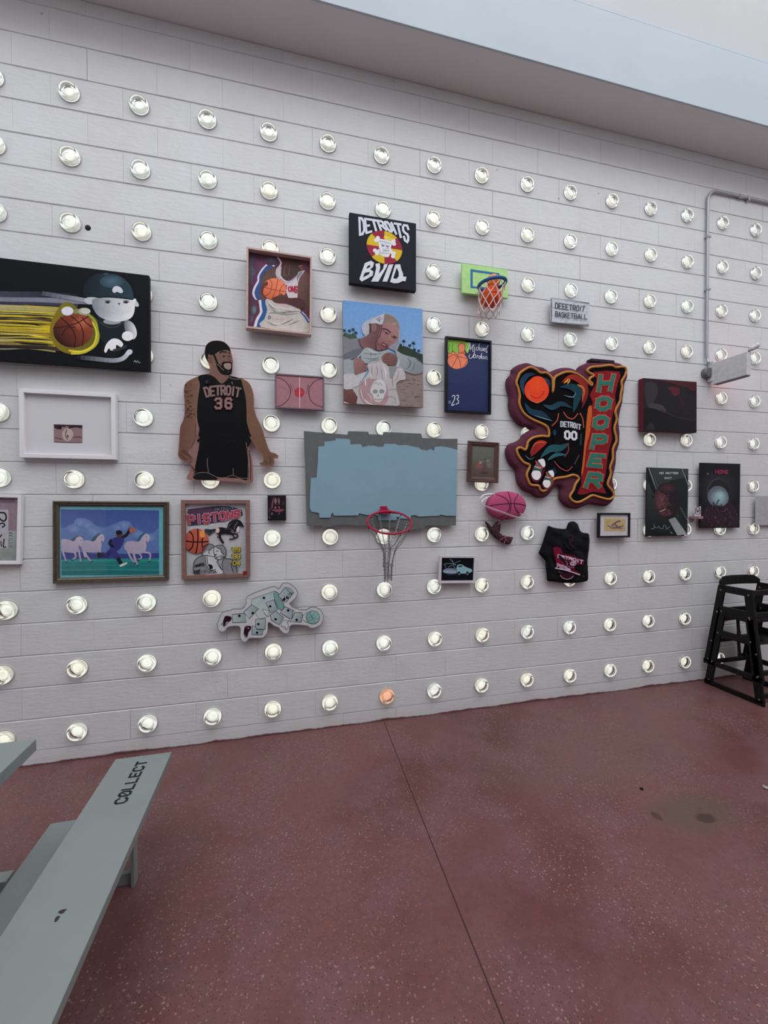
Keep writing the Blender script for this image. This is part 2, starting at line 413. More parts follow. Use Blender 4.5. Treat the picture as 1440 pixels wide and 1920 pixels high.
class Art:
    """shapes are given in the coordinates of an enlarged view (fr) and laid on the plane y = yf"""
    def __init__(s, fr, yf, clip=None, g=G):
        s.fr = fr; s.y = yf; s.v = []; s.f = []; s.c = []; s.k = 0; s.clip = clip; s.g = g
    def w(s, X, Y):
        u, v = s.fr(X, Y); p = back(u, v, s.y); return (p.x, s.y - s.k * STEP, p.z)
    def _clip(s, P):
        if not s.clip: return P
        C = s.clip; n = len(C)
        area_ = sum(C[i][0] * C[(i + 1) % n][1] - C[(i + 1) % n][0] * C[i][1] for i in range(n))
        sg = 1 if area_ > 0 else -1
        for i in range(n):
            a, b = C[i], C[(i + 1) % n]
            def ins(p): return sg * ((b[0] - a[0]) * (p[1] - a[1]) - (b[1] - a[1]) * (p[0] - a[0])) >= -1e-9
            out = []
            for j in range(len(P)):
                p, q = P[j - 1], P[j]; ip, iq = ins(p), ins(q)
                if ip != iq:
                    d1 = (b[0] - a[0]) * (p[1] - a[1]) - (b[1] - a[1]) * (p[0] - a[0]); d2 = (b[0] - a[0]) * (q[1] - a[1]) - (b[1] - a[1]) * (q[0] - a[0])
                    t = d1 / (d1 - d2); out.append((p[0] + (q[0] - p[0]) * t, p[1] + (q[1] - p[1]) * t))
                if iq: out.append(q)
            P = out
            if len(P) < 3: return []
        return P
    def _emit(s, P, cf):
        P2 = []
        for p in P:
            if not P2 or abs(p[0] - P2[-1][0]) + abs(p[1] - P2[-1][1]) > 1e-4: P2.append(p)
        if len(P2) > 2 and abs(P2[0][0] - P2[-1][0]) + abs(P2[0][1] - P2[-1][1]) < 1e-4: P2.pop()
        if len(P2) < 3: return
        b = len(s.v)
        for p in P2: s.v.append(s.w(*p)); s.c.append(cf(p))
        for t in tessellate_polygon([[Vector((p[0], p[1], 0)) for p in P2]]): s.f.append(tuple(b + i for i in t))
    def poly(s, P, col, sm=0, grad=None, closed=True):
        if sm: P = smooth_pts(P, True, sm if sm > 1 else 4)
        P = s._clip(list(P))
        if len(P) < 3: return s
        s.k += 1
        if grad:
            (x0, y0), (x1, y1), c2 = grad; ca, cb = alb(col, s.g), alb(c2, s.g); L = (x1 - x0) ** 2 + (y1 - y0) ** 2
            def cf(p):
                t = max(0, min(1, ((p[0] - x0) * (x1 - x0) + (p[1] - y0) * (y1 - y0)) / L)); return tuple(ca[i] + (cb[i] - ca[i]) * t for i in range(3))
        else:
            ca = alb(col, s.g); cf = lambda p: ca
        s._emit(P, cf); return s
    def ell(s, cx, cy, rx, ry, col, rot=0, n=28, grad=None):
        c, q = math.cos(rot), math.sin(rot)
        return s.poly([(cx + rx * math.cos(t) * c - ry * math.sin(t) * q, cy + rx * math.cos(t) * q + ry * math.sin(t) * c) for t in [2 * PI * i / n for i in range(n)]], col, grad=grad)
    def blob(s, cx, cy, rx, ry, c0, c1, rot=0, n=28):
        """soft shape: colour c0 in the middle running to c1 at the rim"""
        s.k += 1; c, q = math.cos(rot), math.sin(rot); b = len(s.v); a0, a1 = alb(c0, s.g), alb(c1, s.g)
        rr = ((0.0, 0.0), (0.5, 0.42), (1.0, 1.0)); s.v.append(s.w(cx, cy)); s.c.append(a0)
        for (r, t) in rr[1:]:
            for i in range(n):
                th = 2 * PI * i / n; x = rx * r * math.cos(th); y = ry * r * math.sin(th)
                s.v.append(s.w(cx + x * c - y * q, cy + x * q + y * c)); s.c.append(tuple(a0[j] + (a1[j] - a0[j]) * t for j in range(3)))
        for i in range(n):
            j = (i + 1) % n; s.f.append((b, b + 1 + i, b + 1 + j)); s.f.append((b + 1 + i, b + 1 + n + i, b + 1 + n + j, b + 1 + j))
        return s
    def line(s, P, wd, col, sm=1, closed=False, cap=True, c2=None, taper=None):
        if taper and len(P) == 2: P = [(P[0][0] + (P[1][0] - P[0][0]) * i / 6, P[0][1] + (P[1][1] - P[0][1]) * i / 6) for i in range(7)]
        elif sm and len(P) > 2: P = smooth_pts(P, closed, 4)
        s.k += 1; n = len(P); ca = alb(col, s.g); cb = alb(c2, s.g) if c2 else ca
        if closed: P = list(P) + [P[0]]; n += 1
        L = []; R_ = []
        for i, p in enumerate(P):
            if closed and i in (0, n - 1): a, b = P[n - 2], P[1]
            else: a = P[max(0, i - 1)]; b = P[min(n - 1, i + 1)]
            dx, dy = b[0] - a[0], b[1] - a[1]; l = math.hypot(dx, dy) or 1
            hw = wd / 2
            if taper: hw *= max(0.04, (1 - i / (n - 1)) if taper == 1 else math.sin(PI * min(1, max(0, i / (n - 1)))) if taper == 2 else 1)
            ex = 0
            L.append((p[0] - dy / l * hw, p[1] + dx / l * hw)); R_.append((p[0] + dy / l * hw, p[1] - dx / l * hw))
        for i in range(n - 1):
            t = i / max(1, n - 1); cc = tuple(ca[j] + (cb[j] - ca[j]) * t for j in range(3))
            Q = s._clip([L[i], L[i + 1], R_[i + 1], R_[i]]) if s.clip else [L[i], L[i + 1], R_[i + 1], R_[i]]
            if len(Q) < 3: continue
            b = len(s.v)
            for q in Q: s.v.append(s.w(*q)); s.c.append(cc)
            s.f.append(tuple(range(b, b + len(Q))))
        return s
    def glyph(s, ch, warp, wd, col, serif=0, join=True):
        for st in GLY.get(ch, []):
            cl = st[0] == st[-1]
            pts = [warp(*p) for p in (st[:-1] if cl else st)]
            s.k += 1; ca = alb(col, s.g); h = wd / 2; n = len(pts)
            for i in range(n if cl else n - 1):
                a, b = pts[i], pts[(i + 1) % n]; dx, dy = b[0] - a[0], b[1] - a[1]; l = math.hypot(dx, dy) or 1; dx /= l; dy /= l
                e = h * 0.98 if not join else h * 0.85
                a = (a[0] - dx * e, a[1] - dy * e) if (not cl and i == 0) or join else a
                b = (b[0] + dx * e, b[1] + dy * e) if (not cl and i == n - 2) or join else b
                s.k += 1
                s._emit([(a[0] - dy * h, a[1] + dx * h), (b[0] - dy * h, b[1] + dx * h), (b[0] + dy * h, b[1] - dx * h), (a[0] + dy * h, a[1] - dx * h)], lambda p: ca)
            if serif:
                for (u, v) in [q for q in (st[0], st[-1]) if q[1] in (0, 1) and not cl] + ([(0, 0), (0, 1)] if ch in 'D' else []):
                    if ch in 'SC' or (ch == 'E'): continue
                    a, b = warp(u - serif, v), warp(u + serif, v); dx, dy = b[0] - a[0], b[1] - a[1]; l = math.hypot(dx, dy) or 1; dx /= l; dy /= l; h2 = h * 0.8; s.k += 1
                    s._emit([(a[0] - dy * h2, a[1] + dx * h2), (b[0] - dy * h2, b[1] + dx * h2), (b[0] + dy * h2, b[1] - dx * h2), (a[0] + dy * h2, a[1] - dx * h2)], lambda p: ca)
        return s
    def text(s, string, top, bot, wd, col, gap=0.28, serif=0, inset=True):
        """string between a top and a bottom curve (lists of points), evenly spread"""
        wds = [0.62 if c in "I'" else 1.0 for c in string]; tot = sum(wds) + gap * (len(string) - 1)
        def al(C, t):
            t = max(0, min(1, t)) * (len(C) - 1); i = min(int(t), len(C) - 2); f = t - i
            return (C[i][0] + (C[i + 1][0] - C[i][0]) * f, C[i][1] + (C[i + 1][1] - C[i][1]) * f)
        x = 0.0
        for ch, w_ in zip(string, wds):
            def wp(u, v, x=x, w_=w_):
                t = (x + u * w_) / tot; a, b = al(top, t), al(bot, t); return (a[0] + (b[0] - a[0]) * v, a[1] + (b[1] - a[1]) * v)
            s.glyph(ch, wp, wd, col, serif); x += w_ + gap
        return s
    def ball(s, cx, cy, rx, ry, c1, c2, seam, wd, rot=0.0):
        s.ell(cx, cy, rx, ry, c1, grad=((cx + rx * .3, cy - ry * .5), (cx - rx * .4, cy + ry), c2))
        def P(a, b):
            x, y = a * math.cos(rot) - b * math.sin(rot), a * math.sin(rot) + b * math.cos(rot); return (cx + rx * x, cy + ry * y)
        s.line([P(-1, 0), P(-.4, .07), (P(.3, .05)), P(1, -.02)], wd, seam); s.line([P(.05, -1), P(.12, -.3), P(.1, .4), P(0, 1)], wd, seam)
        s.line([P(-.62, -.78), P(-.3, -.4), P(-.28, .4), P(-.6, .8)], wd, seam); s.line([P(.7, -.7), P(.5, -.3), P(.48, .3), P(.66, .75)], wd, seam)
        return s
    def build(s, name, mat, root):
        me = bpy.data.meshes.new(name); me.from_pydata(s.v, [], s.f); me.materials.append(mat)
        at = me.attributes.new('paint', 'FLOAT_COLOR', 'POINT')
        for i, c in enumerate(s.c): at.data[i].color = (c[0], c[1], c[2], 1)
        bm = bmesh.new(); bm.from_mesh(me)
        for f in bm.faces:
            if f.normal.y > 0: f.normal_flip()
        bm.to_mesh(me); bm.free()
        o = bpy.data.objects.new(name, me); link(o); return adopt(o, root)

# ---------------------------------------------------------------- flat works on the wall
class Rect:
    """true rectangle on the plane y best matching four photographed corners TL TR BR BL"""
    def __init__(s, fr, q, y):
        P = [back(*fr(*p), y) for p in q]; s.y = y
        c = sum(P, Vector()) / 4; ux = ((P[1] - P[0]) + (P[2] - P[3])) / 2; uz = ((P[0] - P[3]) + (P[1] - P[2])) / 2
        s.w, s.h = ux.length, uz.length
        a = math.atan2(ux.z, ux.x); b = math.atan2(-uz.x, uz.z); a = (a + b) / 2
        s.c = c; s.X = Vector((math.cos(a), 0, math.sin(a))); s.Z = Vector((-math.sin(a), 0, math.cos(a)))
    def p(s, u, v, y=None, d=0.0):
        """u, v in 0..1 from top left, d metres inwards"""
        hw, hh = s.w / 2 - d, s.h / 2 - d
        q = s.c + s.X * (2 * u - 1) * hw + s.Z * (1 - 2 * v) * hh; return Vector((q.x, s.y if y is None else y, q.z))
def to_view(fr_inv, pt):
    d = ROT.transposed() @ (Vector(pt) - CAM); u = 720 + F_PX * d.x / d.y; v = 960 - F_PX * d.z / d.y; return fr_inv(u, v)
def inv(x0, y0, s): return lambda u, v: ((u - x0) * s, (v - y0) * s)
def slab(name, R_, y0, y1, mat, root, bev=0.002, d=0.0):
    bm = bmesh.new(); A = [bm.verts.new(R_.p(u, v, y1, d)) for u, v in ((0, 0), (1, 0), (1, 1), (0, 1))]; B = [bm.verts.new(R_.p(u, v, y0, d)) for u, v in ((0, 0), (1, 0), (1, 1), (0, 1))]
    bm.faces.new(A); bm.faces.new(B[::-1])
    for i in range(4): bm.faces.new((A[i], B[i], B[(i + 1) % 4], A[(i + 1) % 4]))
    bmesh.ops.recalc_face_normals(bm, faces=bm.faces[:])
    if bev: bmesh.ops.bevel(bm, geom=bm.edges[:], offset=bev, segments=2, affect='EDGES', profile=0.7)
    return adopt(mesh_obj(name, bm, mat), root)
def moulding(name, R_, y0, y1, wd, mat, root, prof=None):
    """mitred picture frame, section prof = [(inward 0..1, height 0..1)...] from outer back to inner back"""
    prof = prof or [(0, 0), (0, .94), (.06, 1), (.94, 1), (1, .94), (1, 0)]
    bm = bmesh.new(); rings = []
    for (a, h) in prof:
        rings.append([bm.verts.new(R_.p(u, v, y0 + (y1 - y0) * h, wd * a)) for u, v in ((0, 0), (1, 0), (1, 1), (0, 1))])
    rings.append(rings[0])
    for A, B in zip(rings, rings[1:]):
        for i in range(4): bm.faces.new((A[i], A[(i + 1) % 4], B[(i + 1) % 4], B[i]))
    bmesh.ops.recalc_face_normals(bm, faces=bm.faces[:])
    return adopt(mesh_obj(name, bm, mat), root)
STEEL = simple('galvanised_steel', (150, 150, 152), 0.35, 0.8, 60, 0.15)
def hanger(root, x, z, y):
    bm = bmesh.new(); add_box(bm, (x - 0.02, y - 0.001, z - 0.012), (x + 0.02, -0.0018, z + 0.012), 0.001)
    adopt(mesh_obj('wall_bracket', bm, STEEL), root)
def picture(name, label, cat, fr, quad, yb, yf, group=None):
    R_ = Rect(fr, quad, yf)
    c = R_.p(.5, 1.0, 0.0); root = thing(name, label, cat, (c.x, 0.0, c.z), group)
    h = R_.p(.5, .25); hanger(root, h.x, h.z, yb)
    return R_, root
def quadpts(R_, iv, d=0.0, y=None):
    return [to_view(iv, R_.p(u, v, y, d)) for u, v in ((0, 0), (1, 0), (1, 1), (0, 1))]

# ================================================================ works on the wall, left to right
# ---- large dark canvas: white dog in a cap with a burning basketball
fr, iv = crop(0, 470, 4.8), inv(0, 470, 4.8)
R_, root = picture('canvas_painting', 'large black canvas of a white dog in a cap holding a flaming basketball', 'painting', fr,
                   [(-420, 15), (1340, 222), (1346, 1076), (-420, 962)], -0.034, -0.072)
slab('stretched_canvas', R_, -0.034, -0.072, simple('black_canvas', (16, 18, 26), 0.7), root)
a = Art(fr, -0.0726, quadpts(R_, iv))
a.poly([(-420, 15), (1340, 222), (1346, 1076), (-420, 962)], (14, 17, 27))
rnd = random.Random(5)
for (y, w, c, x1, c2) in ((400, 70, (70, 70, 82), 700, (24, 26, 36)), (440, 45, (105, 105, 120), 860, (120, 120, 135)), (470, 26, (46, 46, 60), 700, (60, 60, 80)), (505, 40, (150, 150, 130), 560, (150, 140, 40)),
                          (548, 40, (120, 118, 108), 560, (165, 150, 50)), (585, 22, (140, 130, 30), 520, (190, 170, 40)), (610, 30, (52, 38, 44), 480, (80, 60, 30)), (640, 26, (64, 42, 50), 480, (150, 130, 30)),
                          (665, 20, (150, 138, 60), 500, (190, 165, 30)), (690, 24, (150, 130, 30), 500, (196, 172, 34)), (712, 20, (120, 112, 60), 500, (190, 165, 30)), (745, 34, (56, 36, 46), 490, (150, 120, 30)),
                          (785, 30, (70, 60, 60), 500, (180, 160, 40)), (808, 22, (150, 150, 120), 520, (190, 165, 30)), (835, 26, (80, 72, 60), 560, (170, 150, 40)), (868, 30, (34, 36, 50), 560, (60, 50, 40)), (885, 12, (110, 110, 110), 500, (150, 140, 60))):
    a.line([(-420, y - 30), (0, y), (x1 * .5, y + rnd.uniform(-6, 10)), (x1, y + 24)], w, c, c2=c2)
for i in range(26):
    y = 500 + i * 15 + rnd.uniform(-5, 5); x1 = rnd.uniform(380, 540); x0 = rnd.uniform(-200, 250)
    a.line([(x0, y - 8), ((x0 + x1) / 2, y + rnd.uniform(-5, 8)), (x1, y + 14)], rnd.uniform(5, 13), rnd.choice([(190, 168, 40), (170, 160, 96), (34, 26, 34), (204, 184, 50), (24, 20, 28)]), taper=2)
a.line([(860, 470), (720, 440), (560, 415), (380, 385)], 40, (150, 152, 162), c2=(60, 60, 74), taper=0)
a.poly([(560, 480), (640, 470), (700, 520), (790, 560), (870, 620), (900, 720), (890, 830), (820, 900), (720, 935), (600, 925), (520, 880), (470, 810), (450, 720), (470, 620)], (84, 88, 30), 4, grad=((900, 700), (470, 700), (120, 104, 26)))
a.line([(790, 570), (850, 630), (885, 720), (866, 840), (760, 915), (640, 925)], 20, (120, 140, 50), c2=(196, 178, 50))
a.line([(740, 560), (830, 640), (868, 740), (840, 850), (740, 905), (620, 900)], 14, (206, 188, 60), c2=(210, 190, 60))
a.ell(658, 722, 178, 152, (128, 60, 40), grad=((740, 640), (560, 840), (44, 22, 24)))
a.blob(742, 650, 90, 70, (168, 92, 66), (122, 58, 40))
for P in ([(480, 700), (600, 680), (700, 650), (800, 590)], [(545, 600), (640, 690), (680, 780), (670, 872)], [(640, 590), (720, 660), (752, 760), (740, 860)], [(740, 600), (775, 650), (835, 690)], [(560, 760), (600, 700), (680, 690)]):
    a.line(P, 9, (56, 14, 16))
a.ell(608, 545, 54, 40, (196, 196, 206)); a.ell(690, 548, 30, 20, (120, 124, 90)); a.ell(760, 548, 56, 34, (150, 150, 120)); a.ell(770, 545, 44, 24, (176, 176, 170))
# body and arm
a.poly([(880, 590), (960, 560), (1100, 570), (1150, 640), (1130, 760), (1080, 830), (960, 850), (900, 760)], (26, 36, 40), 4)
a.poly([(1120, 630), (1180, 640), (1220, 690), (1232, 760), (1200, 800), (1150, 760), (1125, 720)], (204, 204, 212), 4, grad=((1230, 700), (1130, 700), (80, 92, 98)))
a.ell(1150, 770, 52, 44, (214, 214, 220)); a.line([(900, 640), (950, 680), (1040, 690), (1110, 640)], 6, (70, 74, 56))
a.ell(1010, 640, 80, 26, (140, 142, 150))
a.ell(1000, 900, 85, 70, (22, 26, 32), .3); a.poly([(940, 900), (960, 840), (1010, 795), (1070, 800), (1110, 840), (1090, 870), (1050, 850), (1040, 890), (1000, 900), (980, 880), (955, 920)], (208, 208, 214), 4)
a.line([(1020, 900), (1100, 880), (1140, 860)], 22, (52, 56, 62)); a.line([(700, 960), (860, 975), (1020, 990), (1110, 970), (1160, 915)], 40, (26, 30, 42), c2=(182, 184, 194)); a.ell(1165, 915, 30, 24, (186, 186, 196), -.5)
# head
a.poly([(760, 440), (810, 420), (890, 430), (880, 460), (830, 485), (780, 478)], (168, 170, 178), 4); a.poly([(1205, 440), (1240, 465), (1250, 500), (1225, 505), (1200, 480)], (176, 178, 186), 4)
a.poly([(870, 430), (1200, 430), (1215, 480), (1205, 570), (1160, 620), (1060, 640), (960, 625), (890, 590), (850, 540), (830, 480)], (212, 212, 220), 4, grad=((1060, 540), (840, 540), (110, 120, 130)))
a.poly([(760, 410), (752, 330), (790, 260), (860, 215), (960, 205), (1060, 222), (1140, 275), (1185, 340), (1205, 420), (1195, 440), (1100, 425), (960, 418), (840, 412)], (40, 62, 72), 4, grad=((1120, 320), (800, 320), (22, 32, 42)))
a.blob(1010, 280, 110, 60, (70, 94, 106), (42, 64, 74)); a.line([(770, 412), (900, 412), (1080, 425), (1200, 440)], 16, (28, 44, 50)); a.ell(955, 212, 22, 9, (50, 74, 84))
a.poly([(1012, 362), (1025, 330), (1055, 320), (1090, 335), (1110, 372), (1085, 384), (1055, 372), (1030, 382)], (186, 190, 196), 3)
for x in (972, 1136): a.ell(x, 466, 26, 11, (52, 52, 58)); a.ell(x + 4, 465, 10, 9, (12, 12, 16)); a.ell(x + 22, 466, 9, 6, (150, 150, 158)); a.line([(x - 28, 454), (x, 450), (x + 30, 458)], 4, (40, 40, 48))
a.poly([(1058, 474), (1086, 474), (1074, 488)], (22, 20, 24)); a.line([(1073, 486), (1073, 498)], 4, (40, 40, 44))
a.line([(1205, 1005), (1218, 990), (1228, 1008), (1240, 992), (1252, 1010), (1266, 1008)], 4, (170, 170, 176))
a.build('painting', PAINT, root)

# ---- white frame with a small sepia photograph
R_, root = picture('framed_photograph', 'wide white frame around a tiny sepia photograph, below the flaming basketball canvas', 'picture', fr,
                   [(165, 1238), (1042, 1284), (1038, 1878), (175, 1864)], -0.004, -0.046)
WHITE_FR = simple('white_lacquer_frame', (196, 194, 195), 0.4, 0, 4, 0.03)
moulding('frame', R_, -0.004, -0.046, 0.026, WHITE_FR, root)
slab('mat_board', R_, -0.010, -0.022, simple('white_mat_board', (178, 178, 180), 0.8, 0, 3, 0.02), root, 0, 0.024)
a = Art(fr, -0.0226)
a.poly([(483, 1562), (742, 1569), (742, 1730), (485, 1724)], (128, 104, 106)); a.poly([(485, 1564), (740, 1571), (738, 1600), (680, 1590), (620, 1602), (560, 1585), (520, 1610), (488, 1596)], (52, 38, 42)); 
a.ell(540, 1595, 16, 14, (30, 22, 26)); a.ell(600, 1592, 20, 12, (120, 100, 100)); a.poly([(560, 1640), (590, 1600), (640, 1610), (660, 1650), (640, 1700), (600, 1715), (570, 1690)], (160, 144, 140), 3)
a.line([(600, 1610), (590, 1660), (610, 1700)], 8, (84, 64, 66)); a.line([(655, 1684), (700, 1675), (738, 1682)], 9, (78, 58, 62)); a.line([(492, 1684), (530, 1690), (560, 1700)], 7, (80, 60, 62)); a.ell(610, 1670, 8, 10, (60, 44, 46))
a.line([(486, 1722), (600, 1727), (742, 1728)], 5, (74, 56, 58)); a.build('photograph', PRINT, root)

# ---- pale framed print cut by the left edge
fr, iv = crop(0, 910, 11.3), inv(0, 910, 11.3)
R_, root = picture('framed_print', 'white framed pink and green print at the left edge, beside the horses', 'picture', fr, [(-900, 150), (460, 208), (412, 1668), (-900, 1690)], -0.004, -0.034)
moulding('frame', R_, -0.004, -0.034, 0.020, WHITE_FR, root)
slab('backing', R_, -0.006, -0.014, simple('pale_print_paper', (150, 150, 148), 0.8), root, 0, 0.018)
a = Art(fr, -0.0146, quadpts(R_, iv, 0.019, -0.0146))
a.poly([(-900, 200), (375, 250), (340, 970), (-900, 960)], (132, 114, 124)); a.poly([(-900, 960), (342, 968), (330, 1600), (-900, 1600)], (142, 150, 148), grad=((0, 960), (0, 1600), (116, 122, 116)))
for y in (300, 345): a.line([(-300, y), (0, y + 5), (310, y + 5)], 18, (104, 76, 90))
a.poly([(-900, 510), (180, 515), (170, 1330), (-900, 1340)], (156, 154, 158))
for P, w in (([(-40, 580), (100, 590), (130, 700), (80, 760), (10, 720), (-30, 660)], 34), ([(-20, 830), (60, 800), (100, 850), (40, 890)], 30), ([(0, 1100), (40, 1040)], 26), ([(20, 1180), (30, 1300)], 22), ([(90, 1130), (70, 1300), (130, 1300)], 26)):
    a.line(P, w, (34, 32, 38))
for i, ch in enumerate("AVILLN"):
    y = 990 + i * 56; a.glyph(ch, lambda u, v, y=y: (262 - v * 70, y + u * 34), 9, (70 + i * 10, 72 + i * 10, 78 + i * 8))
for i in range(9): a.line([(195, 560 + i * 44), (270, 565 + i * 44)], 6, (118, 96, 108))
a.build('printed_sheet', PRINT, root)

# ---- horses
fr, iv = crop(90, 930, 6), inv(90, 930, 6)
R_, root = picture('framed_painting', 'dark bronze framed painting of white horses and a runner on green grass', 'picture', fr, [(38, 52), (1352, 68), (1350, 950), (55, 986)], -0.004, -0.034)
BRONZE = simple('dark_bronze_moulding', (86, 78, 66), 0.38, 0.35, 40, 0.2)
moulding('frame', R_, -0.004, -0.034, 0.034, BRONZE, root, [(0, 0), (0, .8), (.12, 1), (.3, 1), (.42, .72), (.6, .80), (.85, .55), (1, .5), (1, 0)])
slab('mat_board', R_, -0.006, -0.014, simple('turquoise_mat', (92, 160, 172), 0.8), root, 0, 0.030)
a = Art(fr, -0.0146, [(143, 150), (1248, 160), (1250, 882), (153, 893)])
a.poly([(130, 140), (1260, 140), (1260, 900), (130, 900)], (62, 82, 142), grad=((600, 150), (600, 700), (84, 110, 170)))
a.poly([(140, 375), (180, 360), (240, 325), (290, 310), (310, 275), (370, 250), (430, 255), (490, 285), (520, 320), (600, 350), (680, 345), (760, 305), (860, 285), (930, 305), (960, 350), (1040, 385), (1100, 420), (1180, 415), (1230, 375), (1260, 380), (1260, 640), (140, 640)], (92, 116, 164), 3, grad=((600, 280), (600, 640), (84, 108, 160)))
for (x, y, r) in ((370, 300, 56), (450, 330, 46), (290, 370, 50), (860, 330, 54), (780, 360, 40), (1010, 430, 46), (520, 400, 60), (1150, 470, 44)): a.blob(x, y, r * 1.4, r, (112, 134, 174), (91, 115, 164))
a.poly([(130, 610), (560, 650), (900, 650), (1260, 640), (1260, 720), (130, 720)], (56, 62, 128)); 
a.poly([(130, 712), (1260, 700), (1260, 900), (130, 900)], (34, 124, 122), grad=((600, 700), (600, 890), (24, 104, 104)))
for (y, w, c) in ((730, 10, (44, 140, 134)), (765, 8, (26, 100, 104)), (800, 12, (28, 108, 108)), (835, 8, (48, 138, 130)), (860, 10, (22, 96, 98))): a.line([(140, y), (700, y - 6), (1255, y - 2)], w, c)
HC, HS = (172, 160, 176), (140, 128, 152)
def horse(dx, dy, body, mane, legs, face):
    for L_, w in legs: a.line([(x + dx, y + dy) for x, y in L_], w, HC, c2=HS)
    for L_, w in legs: x, y = L_[-1]; a.ell(x + dx + 4, y + dy + 6, 20, 8, (20, 84, 88))
    a.poly([(x + dx, y + dy) for x, y in mane], (50, 92, 102), 3)
    a.poly([(x + dx, y + dy) for x, y in body], HC, 4, grad=((dx + face[0], dy + face[1]), (dx + face[0] - 60, dy + face[1] + 170), (156, 146, 166)))
    a.ell(face[0] + dx, face[1] + dy, 5, 5, (50, 44, 60)); a.line([(face[0] + dx - 6, face[1] + dy + 30), (face[0] + dx + 10, face[1] + dy + 48)], 4, HS)
horse(0, 0, [(150, 495), (230, 490), (290, 510), (320, 470), (350, 455), (385, 465), (398, 500), (385, 550), (375, 575), (350, 555), (345, 600), (330, 630), (290, 640), (150, 615)],
      [(240, 510), (290, 470), (330, 450), (385, 450), (400, 470), (340, 480), (300, 515)], [([(165, 620), (185, 680), (205, 735)], 20), ([(290, 620), (315, 680), (275, 715)], 20), ([(345, 600), (360, 680), (370, 742)], 20)], (372, 500))
horse(0, 0, [(400, 505), (460, 500), (520, 510), (560, 460), (595, 430), (625, 440), (635, 480), (625, 515), (600, 505), (605, 560), (590, 610), (540, 635), (430, 630), (385, 610), (380, 545)],
      [(480, 500), (530, 450), (575, 420), (600, 430), (560, 455), (520, 505)], [([(410, 620), (440, 680), (485, 735)], 22), ([(400, 620), (420, 690)], 18), ([(590, 600), (580, 640), (560, 690)], 20)], (606, 466))
horse(0, 0, [(860, 560), (880, 520), (940, 505), (1000, 515), (1040, 500), (1070, 450), (1100, 425), (1135, 435), (1145, 480), (1125, 520), (1100, 505), (1110, 560), (1100, 610), (1050, 650), (960, 650), (890, 620), (862, 590)],
      [(1000, 510), (1030, 450), (1080, 415), (1090, 430), (1050, 460), (1020, 515)], [([(900, 620), (930, 690), (975, 750)], 22), ([(960, 640), (985, 720), (1008, 775)], 24), ([(1020, 640), (1055, 690), (1010, 715)], 16), ([(1080, 630), (1150, 650), (1140, 730)], 20)], (1108, 462))
# a runner in blue carrying a ball (plain person)
a.line([(790, 480), (880, 440), (930, 360)], 34, (34, 28, 44)); a.ell(948, 382, 34, 34, (160, 92, 74)); a.poly([(700, 520), (740, 470), (800, 465), (855, 480), (830, 560), (780, 610), (700, 600), (710, 550)], (50, 50, 116), 4)
a.line([(720, 490), (695, 530), (740, 580)], 32, (28, 24, 48)); a.line([(740, 590), (660, 660), (600, 660)], 54, (52, 54, 124), c2=(24, 26, 50)); a.line([(730, 600), (780, 690)], 56, (56, 52, 120)); a.line([(785, 700), (825, 760)], 40, (22, 22, 44)); a.poly([(808, 775), (880, 745), (892, 762), (820, 798)], (176, 190, 184), 2); a.poly([(556, 640), (600, 640), (590, 690), (560, 690)], (22, 22, 40), 2)
a.ell(805, 430, 34, 38, (84, 58, 52)); a.ell(800, 410, 36, 26, (24, 22, 34))
a.build('painting', PAINT, root)
slab('picture_glass', R_, -0.0175, -0.0190, PANE, root, 0, 0.033)

# ---- player cut-out board
fr = crop(320, 620, 6.4)
def cut(fr, pts, y, sm=4): return [(p.x, p.z) for p in (back(*fr(*q), y) for q in (smooth_pts(pts, True, sm) if sm else pts))]
OUT = [(410, 230), (430, 170), (480, 130), (560, 118), (640, 135), (700, 190), (722, 250), (740, 330), (746, 370), (736, 400), (738, 470), (725, 520), (700, 540), (740, 547), (820, 570), (900, 595), (950, 640), (985, 720), (1000, 820), (1000, 920), (1030, 1030), (1090, 1150), (1130, 1280), (1170, 1400), (1200, 1455), (1250, 1470), (1290, 1500), (1285, 1530), (1240, 1535), (1245, 1590), (1215, 1625), (1160, 1635), (1100, 1620), (1065, 1595), (1085, 1580), (1105, 1575), (1100, 1500), (1040, 1420), (985, 1340), (950, 1280), (925, 1290), (918, 1350), (950, 1430), (975, 1550), (985, 1700), (972, 1822), (800, 1815), (500, 1797), (205, 1787), (225, 1700), (240, 1600), (262, 1562), (200, 1580), (130, 1550), (90, 1500), (95, 1400), (105, 1250), (115, 1150), (150, 1070), (165, 1000), (165, 850), (155, 720), (170, 650), (215, 600), (330, 548), (430, 520), (470, 500), (465, 430), (430, 350), (410, 290)]
y0, y1 = -0.034, -0.048; c = back(*fr(590, 1800), 0)
root = thing('cutout_figure', 'flat painted cut-out of a bearded player in black DETROIT 36 uniform', 'cutout', (c.x, 0, c.z))
bm = bmesh.new(); add_prism_xz(bm, cut(fr, OUT, y1), y0, y1); adopt(mesh_obj('board', bm, simple('raw_edge_board', (112, 84, 76), 0.7)), root)
bm = bmesh.new(); add_prism_xz(bm, cut(fr, OUT, y1), y0 + 0.002, y0 - 0.0005); adopt(mesh_obj('pink_backing', bm, simple('fluorescent_pink_paint', (226, 96, 128), 0.7)), root)
p = back(*fr(620, 900), 0); hanger(root, p.x, p.z, y0)
a = Art(fr, y1 - 0.0006); SK = (112, 82, 68); SK2 = (96, 68, 58)
a.poly(OUT, (124, 92, 86), 4)
